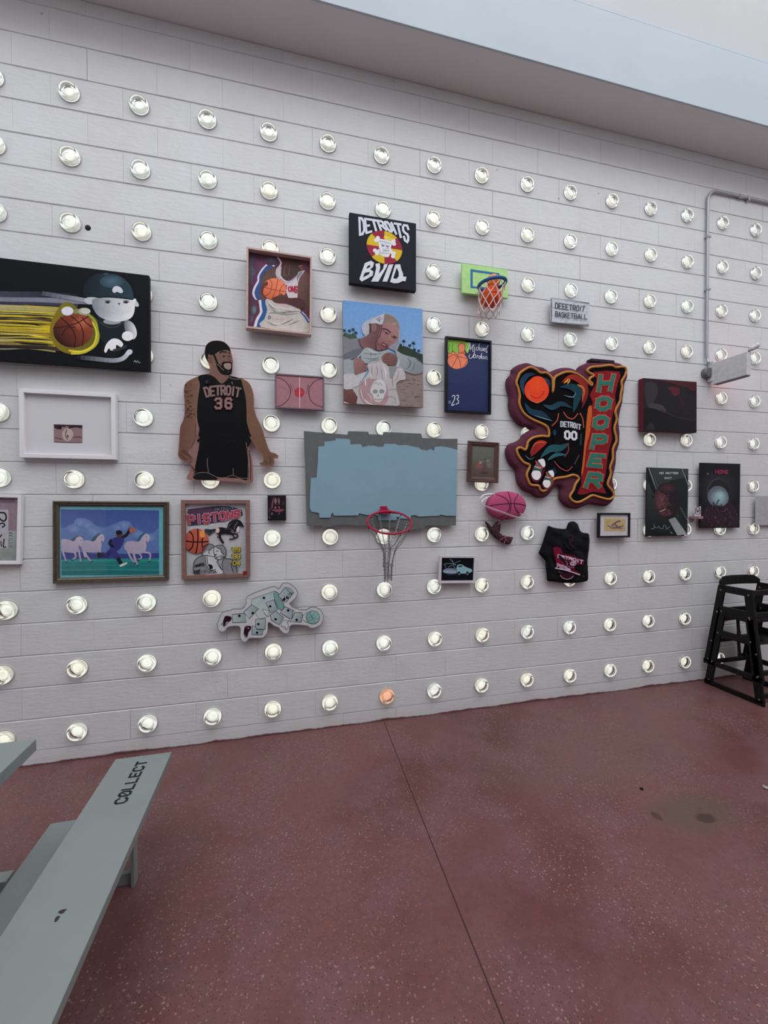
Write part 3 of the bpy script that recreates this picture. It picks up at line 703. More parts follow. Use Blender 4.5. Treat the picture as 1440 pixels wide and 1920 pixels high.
a.poly([(165, 720), (180, 640), (230, 600), (335, 548), (345, 600), (325, 800), (320, 1000), (300, 1100), (300, 1270), (250, 1400), (210, 1460), (270, 1530), (235, 1560), (180, 1572), (125, 1540), (95, 1490), (105, 1400), (118, 1170), (160, 1060), (172, 950)], SK, 4, grad=((320, 800), (130, 800), SK2))
a.poly([(828, 572), (900, 600), (950, 650), (985, 750), (992, 900), (1030, 1050), (1090, 1180), (1130, 1300), (1180, 1440), (1240, 1475), (1285, 1505), (1240, 1528), (1232, 1590), (1200, 1622), (1110, 1615), (1072, 1595), (1110, 1575), (1108, 1500), (1040, 1410), (950, 1275), (915, 1150), (915, 900), (870, 700)], (110, 80, 64), 4, grad=((900, 700), (1150, 1500), (104, 76, 60)))
a.poly([(470, 500), (520, 300), (700, 240), (722, 260), (742, 370), (735, 500), (700, 540), (610, 640), (440, 525)], (112, 84, 72), 3, grad=((480, 400), (730, 400), (104, 78, 68)))
a.poly([(412, 300), (410, 230), (432, 170), (480, 130), (560, 120), (640, 138), (700, 195), (720, 255), (690, 238), (640, 235), (570, 255), (525, 290), (480, 292), (450, 290), (455, 370), (430, 350)], (12, 12, 14), 3)
a.ell(482, 345, 36, 52, (104, 76, 62), -.15); a.line([(460, 320), (480, 350), (478, 390)], 8, (78, 54, 46))
a.line([(520, 290), (545, 350), (565, 400), (600, 430), (680, 500)], 24, (16, 12, 14), c2=(24, 16, 16)); 
a.poly([(548, 395), (590, 410), (640, 480), (700, 500), (736, 470), (722, 520), (680, 535), (620, 525), (580, 490), (555, 440)], (22, 15, 17), 3)
a.poly([(615, 385), (650, 372), (722, 378), (738, 400), (735, 480), (700, 495), (640, 470), (615, 430)], (24, 16, 18), 3); a.poly([(640, 400), (680, 390), (722, 398), (722, 450), (700, 468), (660, 455), (640, 430)], (142, 120, 114), 3)
for i in range(4): a.line([(655 + i * 17, 396), (657 + i * 17, 462)], 2, (96, 74, 70))
a.line([(588, 272), (610, 252), (672, 258)], 15, (12, 10, 12)); a.line([(692, 268), (712, 266)], 13, (12, 10, 12)); a.ell(636, 306, 16, 9, (66, 46, 40)); a.ell(640, 306, 8, 8, (20, 14, 14)); a.ell(708, 308, 9, 8, (46, 30, 28))
a.line([(690, 290), (700, 340), (718, 362), (690, 372)], 7, (86, 62, 54)); a.line([(560, 400), (600, 440), (640, 480)], 5, (150, 120, 120))
a.poly([(330, 550), (440, 524), (530, 560), (612, 638), (690, 570), (705, 545), (830, 575), (865, 660), (900, 800), (912, 950), (915, 1100), (950, 1230), (940, 1275), (620, 1300), (350, 1285), (345, 1180), (318, 1050), (322, 880), (335, 760), (350, 640)], (14, 16, 21), 3)
a.line([(700, 560), (760, 582), (830, 580)], 7, (128, 104, 96)); a.poly([(350, 1285), (940, 1275), (925, 1400), (932, 1560), (935, 1790), (820, 1770), (650, 1765), (540, 1755), (420, 1710), (330, 1715), (285, 1720), (300, 1600), (330, 1450), (345, 1360)], (13, 15, 20), 2)
a.poly([(285, 1720), (360, 1705), (440, 1705), (540, 1755), (550, 1790), (300, 1787), (270, 1745)], (26, 24, 28), 2)
a.line([(270, 1745), (330, 1708), (440, 1705), (560, 1758), (660, 1762), (740, 1735), (830, 1768), (935, 1772)], 6, (120, 98, 96)); a.line([(442, 1530), (440, 1600), (455, 1705)], 8, (110, 94, 92)); a.line([(750, 1650), (752, 1735)], 7, (110, 94, 92)); a.line([(905, 1340), (932, 1560), (925, 1810)], 6, (124, 98, 96))
a.line([(345, 1330), (300, 1480), (285, 1600)], 5, (124, 98, 96)); a.line([(940, 1430), (960, 1600), (958, 1800)], 8, (36, 26, 28))
rnd = random.Random(9)
for i in range(46):
    x, y = rnd.uniform(165, 280), rnd.uniform(640, 1040); a.line([(x, y), (x + rnd.uniform(-22, 30), y + rnd.uniform(-16, 16)), (x + rnd.uniform(-20, 44), y + rnd.uniform(-6, 30))], rnd.uniform(3, 8) if y > 780 else 3, rnd.choice([(66, 46, 40), (78, 56, 48), (52, 38, 34)]), taper=2)
for i in range(12): x = 230 + i * 6; a.line([(x, 1600 + i * 10), (x + 40, 1640 + i * 8)], 3, (70, 48, 48))
for P in ([(130, 1440), (170, 1470), (215, 1500)], [(110, 1480), (160, 1520), (200, 1545)], [(150, 1430), (190, 1450), (230, 1500), (245, 1540)], [(300, 1100), (300, 1250), (340, 1290)], [(250, 1400), (300, 1290)], [(1180, 1500), (1200, 1540), (1190, 1590)], [(1130, 1560), (1160, 1590)]): a.line(P, 5, (66, 42, 38))
for i in range(22): x = rnd.uniform(380, 880); y = rnd.uniform(880, 1250); a.line([(x, y), (x + rnd.uniform(-6, 6), y + rnd.uniform(30, 90))], 3, (24, 26, 34), taper=2)
for i in range(8): x = 640 + i * 26; a.line([(x, 1325), (x + 14, 1320 + (i % 3) * 12)], 5, (40, 42, 48))
top = [(400, 690), (520, 672), (620, 664), (730, 672), (840, 700)]; bot = [(432, 795), (520, 778), (625, 768), (720, 774), (822, 798)]
a.text('DETROIT', top, bot, 23, (120, 96, 92), gap=0.42, serif=.14)
for ch, x in (('3', 540), ('6', 662)):
    a.glyph(ch, lambda u, v, x=x: (x + u * 66, 818 + v * 116), 38, (84, 30, 34)); a.glyph(ch, lambda u, v, x=x: (x + u * 66, 818 + v * 116), 26, (126, 102, 98))
a.ell(440, 618, 34, 26, (38, 40, 46)); a.ell(440, 618, 28, 20, (16, 18, 22)); a.glyph('B', lambda u, v: (430 + u * 18, 608 + v * 20), 5, (60, 62, 66)); a.ell(738, 628, 7, 12, (110, 100, 106)); a.line([(742, 640), (748, 655)], 5, (110, 100, 106))
a.build('painted_player', PAINT, root)

# ---- boxed jersey painting
fr, iv = crop(440, 450, 9), inv(440, 450, 9)
R_, root = picture('boxed_painting', 'pale wooden box frame holding a painted player in white jersey hugging an orange ball', 'painting', fr, [(186, 97), (1302, 288), (1300, 1602), (200, 1478)], -0.034, -0.088)
moulding('frame', R_, -0.034, -0.088, 0.013, wood('pale_pink_wood', (176, 152, 144), (150, 128, 122), 0.55), root)
slab('panel', R_, -0.034, -0.046, simple('panel_back', (70, 56, 66), 0.8), root, 0, 0.011)
Q = quadpts(R_, iv, 0.012, -0.0466)
a = Art(fr, -0.0466, Q); g0 = lambda *x: x
a.poly([(150, 60), (1400, 60), (1400, 1700), (150, 1700)], (84, 56, 74), grad=((300, 300), (1200, 400), (92, 50, 60)))
for (x, y, rx, ry, c) in ((300, 500, 80, 300, (78, 86, 100)), (430, 420, 130, 110, (104, 58, 88)), (330, 1180, 60, 90, (90, 124, 126)), (620, 340, 130, 60, (84, 92, 110)), (1180, 420, 70, 120, (104, 62, 74)), (380, 700, 80, 140, (104, 44, 78)), (290, 1350, 50, 120, (86, 90, 108))): a.blob(x, y, rx, ry, c, (84, 56, 74))
a.poly([(520, 560), (560, 470), (640, 430), (690, 470), (700, 640), (560, 720), (470, 780), (440, 900), (520, 1020), (450, 1020), (400, 900), (430, 700)], (92, 70, 62), 4)
a.poly([(790, 400), (850, 330), (1000, 320), (1080, 380), (1120, 440), (1140, 520), (1050, 560), (870, 690), (770, 590), (760, 460)], (82, 54, 50), 3, grad=((800, 400), (1000, 640), (66, 58, 54)))
a.line([(860, 420), (830, 560), (880, 620)], 20, (104, 66, 60)); a.line([(930, 440), (910, 600)], 14, (98, 70, 66)); a.line([(1080, 430), (1110, 460), (1150, 500)], 40, (116, 72, 78)); a.line([(1095, 440), (1140, 430)], 10, (170, 150, 152))
a.poly([(1080, 620), (1150, 560), (1260, 600), (1270, 1100), (1180, 1150), (1050, 950), (1070, 760)], (104, 74, 68), 3, grad=((1100, 600), (1200, 1100), (86, 62, 58)))
a.line([(720, 290), (760, 340), (780, 400), (740, 470)], 26, (196, 190, 200), c2=(190, 186, 200)); a.line([(545, 420), (470, 500), (405, 610), (400, 690), (340, 800), (315, 900), (350, 980), (390, 1005)], 36, (196, 190, 204)); 
a.poly([(560, 430), (690, 440), (600, 480), (500, 560), (440, 660), (445, 780), (410, 900), (430, 1010), (370, 1000), (340, 920), (350, 830), (410, 700), (420, 600), (490, 490)], (50, 78, 130), 3); a.ell(655, 434, 24, 11, (200, 200, 206))
a.line([(375, 1010), (385, 1100), (370, 1260), (300, 1400), (290, 1500)], 34, (96, 46, 66)); a.line([(425, 1015), (440, 1120), (445, 1230), (380, 1340), (340, 1480)], 46, (190, 186, 198)); a.line([(490, 1020), (500, 1130), (510, 1230), (450, 1350), (415, 1490)], 84, (40, 82, 132))
a.poly([(690, 560), (720, 460), (790, 450), (780, 600), (870, 690), (950, 680), (1060, 590), (1080, 540), (1190, 515), (1120, 600), (1070, 720), (1060, 920), (1045, 985), (915, 990), (860, 850), (740, 700)], (176, 166, 172), 2, grad=((800, 500), (1000, 960), (184, 172, 174)))
a.line([(690, 600), (760, 650), (870, 722), (960, 690), (1060, 610)], 10, (120, 106, 128)); a.poly([(1090, 548), (1150, 535), (1080, 640), (1060, 700), (1050, 640)], (112, 116, 120), 2)
a.ball(670, 830, 205, 185, (214, 116, 84), (180, 84, 56), (120, 48, 34), 10, 0.25)
a.poly([(440, 800), (540, 700), (560, 760), (500, 800), (470, 900)], (96, 54, 48), 3); a.poly([(850, 760), (880, 760), (870, 800)], (120, 40, 60))
a.text('ONS', [(905, 795), (990, 785), (1060, 790)], [(915, 868), (990, 870), (1045, 890)], 22, (150, 40, 66), gap=.45); a.line([(860, 766), (886, 768)], 14, (150, 40, 66), 0); a.line([(872, 768), (876, 830)], 12, (150, 40, 66), 0)
a.poly([(540, 990), (700, 1050), (940, 1070), (1110, 1180), (1110, 1230), (1250, 1360), (1262, 1560), (440, 1470), (500, 1340), (550, 1180), (520, 1080)], (168, 162, 158), 2, grad=((600, 1000), (900, 1550), (172, 166, 158)))
for P, w, c in (([(550, 1100), (700, 1220), (900, 1220), (1100, 1210)], 24, (112, 110, 110)), ([(560, 1240), (700, 1230), (880, 1260), (1090, 1240)], 44, (128, 130, 124)), ([(700, 1060), (840, 1100), (960, 1090)], 40, (178, 146, 146)), ([(560, 1060), (620, 1130), (700, 1190)], 14, (90, 86, 90)), ([(840, 1180), (960, 1210), (1090, 1200)], 14, (110, 106, 112)), ([(620, 1330), (760, 1340), (960, 1300)], 30, (176, 150, 148)), ([(540, 1380), (640, 1430), (720, 1450)], 12, (84, 76, 80)), ([(780, 1430), (880, 1390), (1000, 1330)], 14, (92, 84, 88)), ([(880, 1460), (1000, 1400), (1100, 1360)], 20, (120, 112, 110)), ([(600, 1400), (760, 1410), (900, 1360)], 16, (190, 184, 180)), ([(700, 1480), (860, 1470), (1000, 1420)], 16, (190, 184, 180)), ([(560, 1030), (640, 1110), (760, 1160)], 14, (196, 190, 190)), ([(720, 1120), (860, 1170), (1010, 1160)], 14, (196, 190, 190))):
    a.line(P, w, c, taper=2)
a.ell(585, 1310, 26, 30, (70, 66, 76)); a.ell(585, 1310, 14, 18, (150, 146, 150)); a.line([(1110, 1215), (1180, 1290), (1250, 1400)], 30, (60, 84, 130)); a.line([(1135, 1215), (1200, 1280), (1262, 1370)], 12, (190, 186, 196))
a.poly([(650, 1040), (640, 980), (720, 950), (800, 920), (900, 980), (1080, 980), (1180, 1040), (1180, 1130), (1110, 1170), (980, 1120), (860, 1080), (720, 1070)], (84, 54, 50), 3, grad=((700, 950), (1100, 1150), (74, 46, 48)))
for P in ([(650, 980), (740, 1000)], [(660, 1010), (760, 1030)], [(690, 960), (770, 985)], [(780, 900), (800, 960)]): a.line(P, 18, (74, 44, 40)); a.line(P, 5, (120, 74, 58))
a.build('painting', PAINT, root)

# ---- small court panel
fr, iv = crop(320, 450, 4.0867), inv(320, 450, 4.0867)
R_, root = picture('court_panel', 'small pink panel drawn as a basketball court with a red centre circle', 'panel', fr, [(796, 1020), (1178, 1046), (1178, 1306), (799, 1285)], -0.034, -0.058)
slab('panel', R_, -0.034, -0.052, simple('mauve_panel_edge', (112, 90, 98), 0.7), root)
moulding('frame', R_, -0.034, -0.058, 0.010, simple('mauve_frame', (104, 88, 100), 0.6), root)
a = Art(fr, -0.0526, quadpts(R_, iv, 0.010, -0.0526))
a.poly([(780, 1000), (1200, 1000), (1200, 1330), (780, 1330)], (146, 104, 112))
a.line([(800, 1050), (860, 1070), (905, 1115), (918, 1165), (905, 1215), (860, 1262), (812, 1275)], 6, (70, 46, 62)); a.line([(1168, 1060), (1110, 1080), (1070, 1120), (1058, 1170), (1075, 1230), (1115, 1265), (1166, 1282)], 6, (70, 46, 62))
a.ell(987, 1168, 40, 38, (158, 48, 56)); a.line([(988, 1040), (988, 1290)], 6, (190, 164, 168), 0); rnd = random.Random(2)
for i in range(60): x, y = rnd.uniform(810, 1165), rnd.uniform(1055, 1285); a.line([(x, y), (x + rnd.uniform(-14, 14), y + rnd.uniform(-8, 8))], 2, rnd.choice([(130, 86, 96), (162, 118, 124)]), 0)
a.line([(1045, 1170), (1052, 1110), (1060, 1130)], 3, (88, 56, 66)); a.line([(915, 1100), (935, 1160)], 3, (100, 66, 76))
a.build('painting', PAINT, root)

# ---- small dark canvas
fr, iv = crop(490, 920, 24), inv(490, 920, 24)
R_, root = picture('small_canvas', 'small dark red and black canvas right of the brown framed team poster', 'painting', fr, [(276, 212), (1106, 216), (1120, 1338), (288, 1340)], -0.004, -0.032)
slab('stretched_canvas', R_, -0.004, -0.032, simple('dark_canvas_edge', (36, 28, 32), 0.7), root)
a = Art(fr, -0.0326, quadpts(R_, iv)); a.poly([(200, 150), (1200, 150), (1200, 1400), (200, 1400)], (40, 26, 32), grad=((600, 300), (600, 1300), (28, 29, 32)))
for P, w, c in (([(560, 250), (500, 600), (470, 900)], 90, (98, 64, 74)), ([(640, 300), (640, 620)], 110, (126, 96, 104)), ([(780, 300), (800, 620)], 100, (112, 86, 92)), ([(720, 220), (740, 420)], 60, (50, 28, 36)), ([(580, 650), (740, 620), (890, 640)], 50, (88, 32, 42)), ([(430, 700), (360, 900), (350, 1000)], 50, (80, 60, 68)), ([(450, 860), (700, 900), (900, 880), (1030, 850)], 130, (116, 62, 78)), ([(640, 700), (630, 830)], 90, (140, 88, 94)), ([(790, 700), (800, 800)], 80, (132, 84, 88)), ([(920, 840), (1060, 870)], 60, (118, 44, 58)), ([(990, 420), (980, 700)], 60, (70, 54, 58)), ([(490, 970), (470, 1100)], 70, (116, 94, 104)), ([(760, 1080), (840, 970)], 70, (78, 62, 70)), ([(320, 1150), (400, 1260)], 40, (96, 88, 86)), ([(350, 1000), (420, 1150)], 40, (64, 54, 60))):
    a.line(P, w, c, taper=2)
a.line([(300, 1320), (700, 1325), (1110, 1320)], 60, (20, 20, 22)); a.build('painting', PAINT, root)

# ---- PISTONS poster
fr, iv = crop(330, 930, 9.6), inv(330, 930, 9.6)
R_, root = picture('framed_poster', 'brown wood framed team poster with galloping horse, orange ball and two embracing players', 'poster', fr, [(90, 72), (1325, 70), (1330, 1455), (98, 1510)], -0.004, -0.040)
moulding('frame', R_, -0.004, -0.040, 0.026, wood('reddish_brown_wood', (124, 92, 84), (104, 76, 70), 0.5), root)
slab('backing', R_, -0.006, -0.014, simple('white_poster_paper', (176, 174, 176), 0.7), root, 0, 0.022)
Q = quadpts(R_, iv, 0.024, -0.0146); a = Art(fr, -0.0146, Q)
a.poly([(100, 60), (1340, 60), (1340, 1520), (100, 1520)], (178, 174, 178), grad=((700, 120), (700, 1000), (164, 168, 170)))
a.poly([(212, 240), (500, 205), (780, 178), (940, 185), (1080, 215), (1180, 250), (1198, 290), (1205, 358), (1060, 385), (860, 462), (560, 510), (250, 545)], (62, 54, 82), 0)
a.poly([(218, 262), (560, 215), (700, 250), (690, 290), (400, 320), (225, 330)], (88, 60, 84), 2)
a.text('DETROIT', [(700, 225), (860, 205), (1030, 212)], [(705, 258), (860, 245), (1040, 240)], 7, (150, 152, 160), gap=.5)
top = [(215, 365), (560, 330), (860, 290), (1150, 262)]; bot = [(240, 505), (560, 478), (880, 425), (1130, 368)]
for w_, c_ in ((64, (40, 36, 70)), (52, (196, 176, 184)), (38, (150, 60, 76))): a.text('PISTONS', top, bot, w_, c_, gap=.5)
a.ball(370, 812, 222, 226, (168, 86, 66), (146, 66, 54), (44, 20, 20), 22, 0.05); a.poly([(432, 650), (450, 628), (515, 628), (522, 735), (440, 738)], (226, 130, 70), 2)
BK = (34, 33, 38)
a.poly([(720, 640), (730, 580), (820, 560), (905, 575), (930, 540), (960, 470), (1040, 430), (1110, 425), (1150, 440), (1185, 470), (1220, 540), (1215, 562), (1175, 545), (1120, 545), (1100, 600), (1060, 640), (1020, 690), (960, 690), (880, 680), (820, 690), (760, 690)], BK, 3)
a.poly([(520, 600), (560, 590), (640, 600), (700, 590), (735, 610), (660, 660), (600, 710), (560, 660), (520, 650)], (52, 58, 70), 3); a.line([(600, 640), (700, 600)], 20, BK); a.ell(752, 620, 34, 48, (200, 160, 150), .2); a.poly([(1090, 600), (1120, 545), (1140, 560), (1130, 640), (1095, 640)], (188, 178, 178), 2)
for P, w in (([(780, 660), (800, 760), (860, 850)], 40), ([(800, 740), (740, 738)], 18), ([(1020, 680), (1105, 690), (1100, 740), (1050, 760)], 26), ([(990, 660), (1040, 730), (1030, 770), (960, 775)], 24)): a.line(P, w, BK)
a.line([(1010, 480), (960, 540), (930, 570)], 14, (76, 74, 80)); a.line([(1110, 470), (1060, 540), (1050, 600)], 10, (120, 116, 122)); a.line([(880, 600), (980, 590), (1040, 640)], 8, (84, 82, 88)); a.line([(1000, 600), (1040, 660), (990, 640)], 9, (130, 126, 130))
GR = (118, 118, 122); WH = (170, 172, 174); K = (30, 30, 34)
a.poly([(560, 900), (600, 860), (660, 870), (690, 910), (700, 1000), (680, 1080), (560, 1060), (500, 1060), (480, 1010), (500, 920)], WH, 3); a.poly([(480, 980), (490, 900), (560, 860), (640, 865), (690, 905), (640, 950), (600, 975), (560, 985), (520, 1020), (490, 1040)], GR, 3); a.poly([(480, 1000), (490, 905), (560, 865), (595, 868), (560, 920), (520, 980)], (112, 66, 56), 3)
a.poly([(700, 920), (760, 890), (850, 900), (880, 960), (880, 1060), (820, 1120), (740, 1130), (700, 1080), (690, 1000)], WH, 3); a.poly([(700, 915), (760, 885), (840, 885), (890, 930), (905, 1010), (880, 1090), (850, 1060), (820, 1010), (800, 950), (740, 930)], GR, 3)
a.poly([(320, 1395), (322, 1210), (380, 1120), (460, 1080), (560, 1070), (680, 1080), (740, 1140), (800, 1240), (850, 1390)], WH, 2); a.poly([(320, 1398), (322, 1210), (380, 1120), (460, 1080), (540, 1070), (530, 1160), (560, 1260), (640, 1330), (700, 1340), (740, 1390)], GR, 2)
a.poly([(860, 1130), (960, 1125), (1030, 1150), (1080, 1240), (1105, 1380), (860, 1390), (850, 1240)], GR, 2); a.poly([(590, 1230), (650, 1240), (670, 1290), (620, 1320)], K, 2)
for P in ([(322, 1395), (322, 1210), (380, 1120), (470, 1075), (560, 1070), (700, 1100), (760, 1180), (830, 1330)], [(480, 1060), (482, 960), (520, 890), (600, 860), (670, 880), (700, 915)], [(690, 915), (760, 885), (850, 890), (900, 960), (900, 1060), (870, 1110)], [(600, 960), (620, 975), (650, 940), (690, 920)], [(690, 930), (680, 1000), (700, 1060), (740, 1110)], [(600, 975), (590, 1010), (620, 1040)], [(720, 1000), (745, 985), (770, 990)], [(700, 1040), (720, 1060), (750, 1045)], [(530, 1090), (545, 1220), (600, 1310), (640, 1335), (720, 1320)], [(560, 1080), (570, 1200), (620, 1290)], [(860, 1130), (830, 1240), (860, 1385)], [(870, 1125), (1010, 1140), (1070, 1220), (1105, 1380)], [(1010, 1160), (1000, 1250), (1040, 1380)], [(700, 1130), (780, 1090), (860, 1110)], [(800, 1070), (860, 1080), (890, 1110)], [(740, 930), (800, 950), (820, 1010), (870, 1040)], [(730, 1170), (800, 1290), (840, 1330)]):
    a.line(P, 11, K)
a.text('HAWKS', [(345, 1240), (420, 1215), (510, 1200)], [(345, 1280), (420, 1262), (510, 1250)], 12, K, gap=.4); a.text('EAST', [(335, 1340), (440, 1325)], [(340, 1390), (440, 1390)], 10, K, gap=.4)
for i in range(14): a.line([(340 + i * 28, 1395 - (i % 3) * 18), (356 + i * 28, 1340 - (i % 4) * 12)], 9, K, taper=2)
for y, t in ((925, "'89"), (1050, "'90"), (1170, "'04")):
    for w_, c_, o_ in ((26, (62, 54, 26), 5), (13, (178, 158, 44), 0)): a.text(t, [(985 + o_, y + o_), (1155 + o_, y - 2 + o_)], [(985 + o_, y + 66 + o_), (1155 + o_, y + 70 + o_)], w_, c_, gap=.35)
a.build('printed_sheet', PRINT, root)
slab('picture_glass', R_, -0.019, -0.0205, PANE, root, 0, 0.0255)
bm = bmesh.new(); p0 = back(*fr(1205, 1352), -0.0405); p1 = back(*fr(1278, 1418), -0.0405); add_box(bm, (p0.x, -0.042, p1.z), (p1.x, -0.0402, p0.z), 0.0004)
adopt(mesh_obj('corner_sticker', bm, simple('red_sticker', (116, 28, 34), 0.5)), root)

# ---- running figure made of tubes
fr = crop(400, 1080, 6.545)
OUT = [(45, 600), (70, 530), (105, 450), (200, 422), (240, 405), (350, 400), (398, 340), (402, 270), (450, 230), (600, 170), (740, 128), (802, 157), (840, 100), (880, 82), (940, 95), (1000, 140), (1038, 200), (1020, 260), (960, 320), (940, 345), (1000, 390), (1120, 415), (1200, 382), (1270, 387), (1330, 430), (1355, 500), (1335, 580), (1280, 625), (1200, 642), (1140, 612), (960, 605), (930, 690), (890, 712), (850, 695), (812, 655), (800, 635), (740, 612), (678, 572), (670, 680), (640, 735), (590, 765), (450, 765), (400, 810), (350, 800), (325, 740), (320, 625), (190, 625), (150, 670), (110, 690), (65, 670)]
y0, y1 = -0.034, -0.050; c = back(*fr(700, 800), 0)
root = thing('cutout_figure', 'white-edged cut-out of a running man made of grey tubes chasing a ball', 'cutout', (c.x, 0, c.z))
bm = bmesh.new(); add_prism_xz(bm, cut(fr, OUT, y1), y0, y1); adopt(mesh_obj('board', bm, simple('grey_board', (108, 106, 108), 0.6)), root)
p = back(*fr(620, 450), 0); hanger(root, p.x, p.z, y0)
a = Art(fr, y1 - 0.0006); a.poly(OUT, (108, 110, 112), 4)
cx, cy = 700, 430
INN = []
sp = smooth_pts(OUT, True, 4); n = len(sp)
for i, q in enumerate(sp):
    dx, dy = sp[(i + 1) % n][0] - sp[i - 1][0], sp[(i + 1) % n][1] - sp[i - 1][1]; l = math.hypot(dx, dy) or 1; INN.append((q[0] - dy / l * 8, q[1] + dx / l * 8))
a.poly(INN, (172, 172, 174)); LT = (156, 164, 165); TL_ = (124, 142, 142); LN = (34, 38, 42)
def tube(P, hole=None, fill=LT, dark=TL_):
    a.poly(P, fill, 0, grad=(P[0], P[2], dark)); a.line(P, 8, LN, 0, closed=True)
    if hole: a.ell(*hole, dark); 
a.poly([(470, 285), (735, 190), (760, 330), (830, 420), (760, 470), (570, 530), (540, 470), (470, 350)], (146, 164, 162), 0, grad=((700, 230), (560, 520), (168, 174, 174)))
a.poly([(735, 190), (790, 200), (850, 290), (870, 370), (850, 430), (800, 400), (755, 310)], (106, 138, 136), 3)
for P in ([(470, 350), (470, 285), (735, 190), (755, 310), (800, 400), (850, 430)], [(750, 185), (800, 210), (860, 310), (868, 380), (840, 430)], [(470, 350), (530, 480), (570, 530), (690, 490)]): a.line(P, 5, LN, 0)
tube([(372, 445), (470, 350), (555, 400), (440, 525)]); tube([(230, 470), (385, 458), (405, 570), (235, 572)]); tube([(645, 330), (745, 290), (790, 410), (700, 450)]); tube([(520, 530), (640, 525), (635, 655), (520, 650)]); tube([(480, 610), (520, 620), (530, 655), (615, 660), (600, 720), (470, 722)])
tube([(700, 480), (765, 430), (865, 510), (805, 598), (710, 540)]); tube([(820, 450), (880, 375), (985, 425), (960, 530), (930, 520)]); tube([(1000, 450), (1080, 448), (1098, 480), (1080, 565), (945, 562)]); tube([(795, 245), (885, 135), (990, 200), (890, 322)])
a.poly([(885, 135), (940, 145), (985, 185), (985, 215), (930, 200)], TL_, 2); a.line([(885, 135), (930, 200), (988, 210)], 4, LN)
a.poly([(603, 405), (680, 428), (660, 490), (625, 450)], (176, 178, 178)); a.line([(603, 405), (640, 480), (690, 490), (680, 428), (603, 405)], 4, LN, 0)
for x, y in ((620, 268), (320, 487), (484, 455), (697, 372), (552, 590), (537, 694), (764, 530), (918, 422), (1022, 538)): a.ell(x, y, 16, 15, (16, 17, 20))
a.ell(908, 262, 18, 20, (20, 18, 20)); a.ell(870, 285, 16, 18, (24, 16, 20)); a.ell(848, 300, 10, 8, (110, 40, 60)); a.ell(912, 256, 5, 5, (180, 180, 182)); 
for P in ([(920, 220), (950, 250)], [(935, 205), (965, 235)], [(905, 225), (990, 205)], [(862, 240), (880, 270)]): a.line(P, 5, LN, 0)
for P in ([(125, 600), (120, 560), (150, 490), (215, 505), (215, 545), (170, 570), (130, 615)], [(385, 720), (375, 670), (400, 620), (465, 620), (455, 660), (425, 700), (410, 745)]): a.poly(P, (46, 20, 30), 3)
for P in ([(95, 600), (110, 580), (130, 620), (160, 590), (200, 550)], [(135, 520), (150, 492), (215, 500), (238, 540)], [(372, 690), (385, 740), (410, 750), (430, 700)], [(380, 640), (400, 610), (465, 618)]): a.line(P, 6, (90, 40, 56)); 
a.line([(175, 560), (150, 585)], 7, (190, 190, 192)); a.line([(440, 640), (420, 640)], 10, (180, 170, 174))
a.poly([(860, 545), (930, 540), (905, 565), (920, 600), (910, 640), (895, 660), (885, 630), (845, 620), (830, 580)], (172, 174, 174), 2); a.line([(862, 545), (938, 545), (905, 565), (920, 610), (905, 650), (885, 655), (882, 620), (845, 620), (832, 580), (862, 545)], 4, LN)
a.poly([(1105, 480), (1150, 445), (1160, 470), (1140, 500), (1165, 570), (1130, 560), (1105, 540)], (172, 174, 174), 2); a.line([(1105, 480), (1150, 445), (1140, 500)], 4, LN); a.line([(1105, 540), (1160, 575)], 4, LN)
a.ell(1220, 505, 84, 80, (132, 166, 160), grad=((1280, 460), (1160, 550), (104, 140, 136)))
for P in ([(1150, 560), (1230, 520), (1290, 460)], [(1170, 450), (1230, 520), (1300, 520)], [(1140, 520), (1220, 490), (1250, 430)], [(1190, 440), (1210, 510), (1250, 575)]): a.line(P, 4, (60, 84, 84))
a.line([(1304, 505), (1280, 562), (1220, 585), (1160, 562), (1136, 505), (1160, 448), (1220, 425), (1280, 448)], 5, LN, 1, closed=True)
a.build('painted_figure', PAINT, root)

# ---- DETROITS canvas
fr, iv = crop(640, 390, 9), inv(640, 390, 9)
R_, root = picture('canvas_painting', 'black canvas lettered DETROITS above a red and yellow wheel with skull', 'painting', fr, [(138, 68), (1262, 265), (1262, 1398), (136, 1268)], -0.034, -0.074)
slab('stretched_canvas', R_, -0.034, -0.074, simple('black_canvas', (22, 24, 32), 0.7), root, 0.003)
a = Art(fr, -0.0746, quadpts(R_, iv, 0.002)); a.poly([(100, 40), (1300, 40), (1300, 1450), (100, 1450)], (24, 26, 36), grad=((300, 400), (1100, 900), (28, 30, 42)))
a.text('DETROITS', [(305, 168), (480, 195), (690, 228), (880, 260), (1130, 305)], [(315, 452), (450, 412), (600, 372), (760, 368), (900, 420), (1010, 500), (1125, 590)], 37, (184, 188, 198), gap=.42, serif=.2)
C = (725, 668)
for i in range(8):
    a0 = -PI / 2 + i * PI / 4; P = [C] + [(C[0] + 300 * math.cos(a0 + t * PI / 20), C[1] + 278 * math.sin(a0 + t * PI / 20) + (math.cos(a0 + t * PI / 20)) * 50) for t in range(6)]
    a.poly(P, (186, 158, 34) if i % 2 == 0 else (136, 34, 54))
WB = (196, 196, 202)
for P in ([(600, 520), (680, 600), (860, 760), (880, 800)], [(880, 570), (800, 640), (620, 730), (580, 740)]): a.line(P, 46, WB)
for x, y in ((615, 508), (585, 550), (880, 560), (888, 610), (565, 720), (600, 770), (870, 820), (885, 770)): a.ell(x, y, 34, 32, WB)
a.poly([(640, 570), (820, 590), (835, 680), (820, 760), (795, 830), (720, 825), (655, 790), (640, 700)], WB, 3); a.line([(610, 540), (720, 556), (850, 590)], 40, WB); a.poly([(725, 465), (800, 485), (850, 530), (840, 560), (725, 530)], (196, 174, 74), 2)
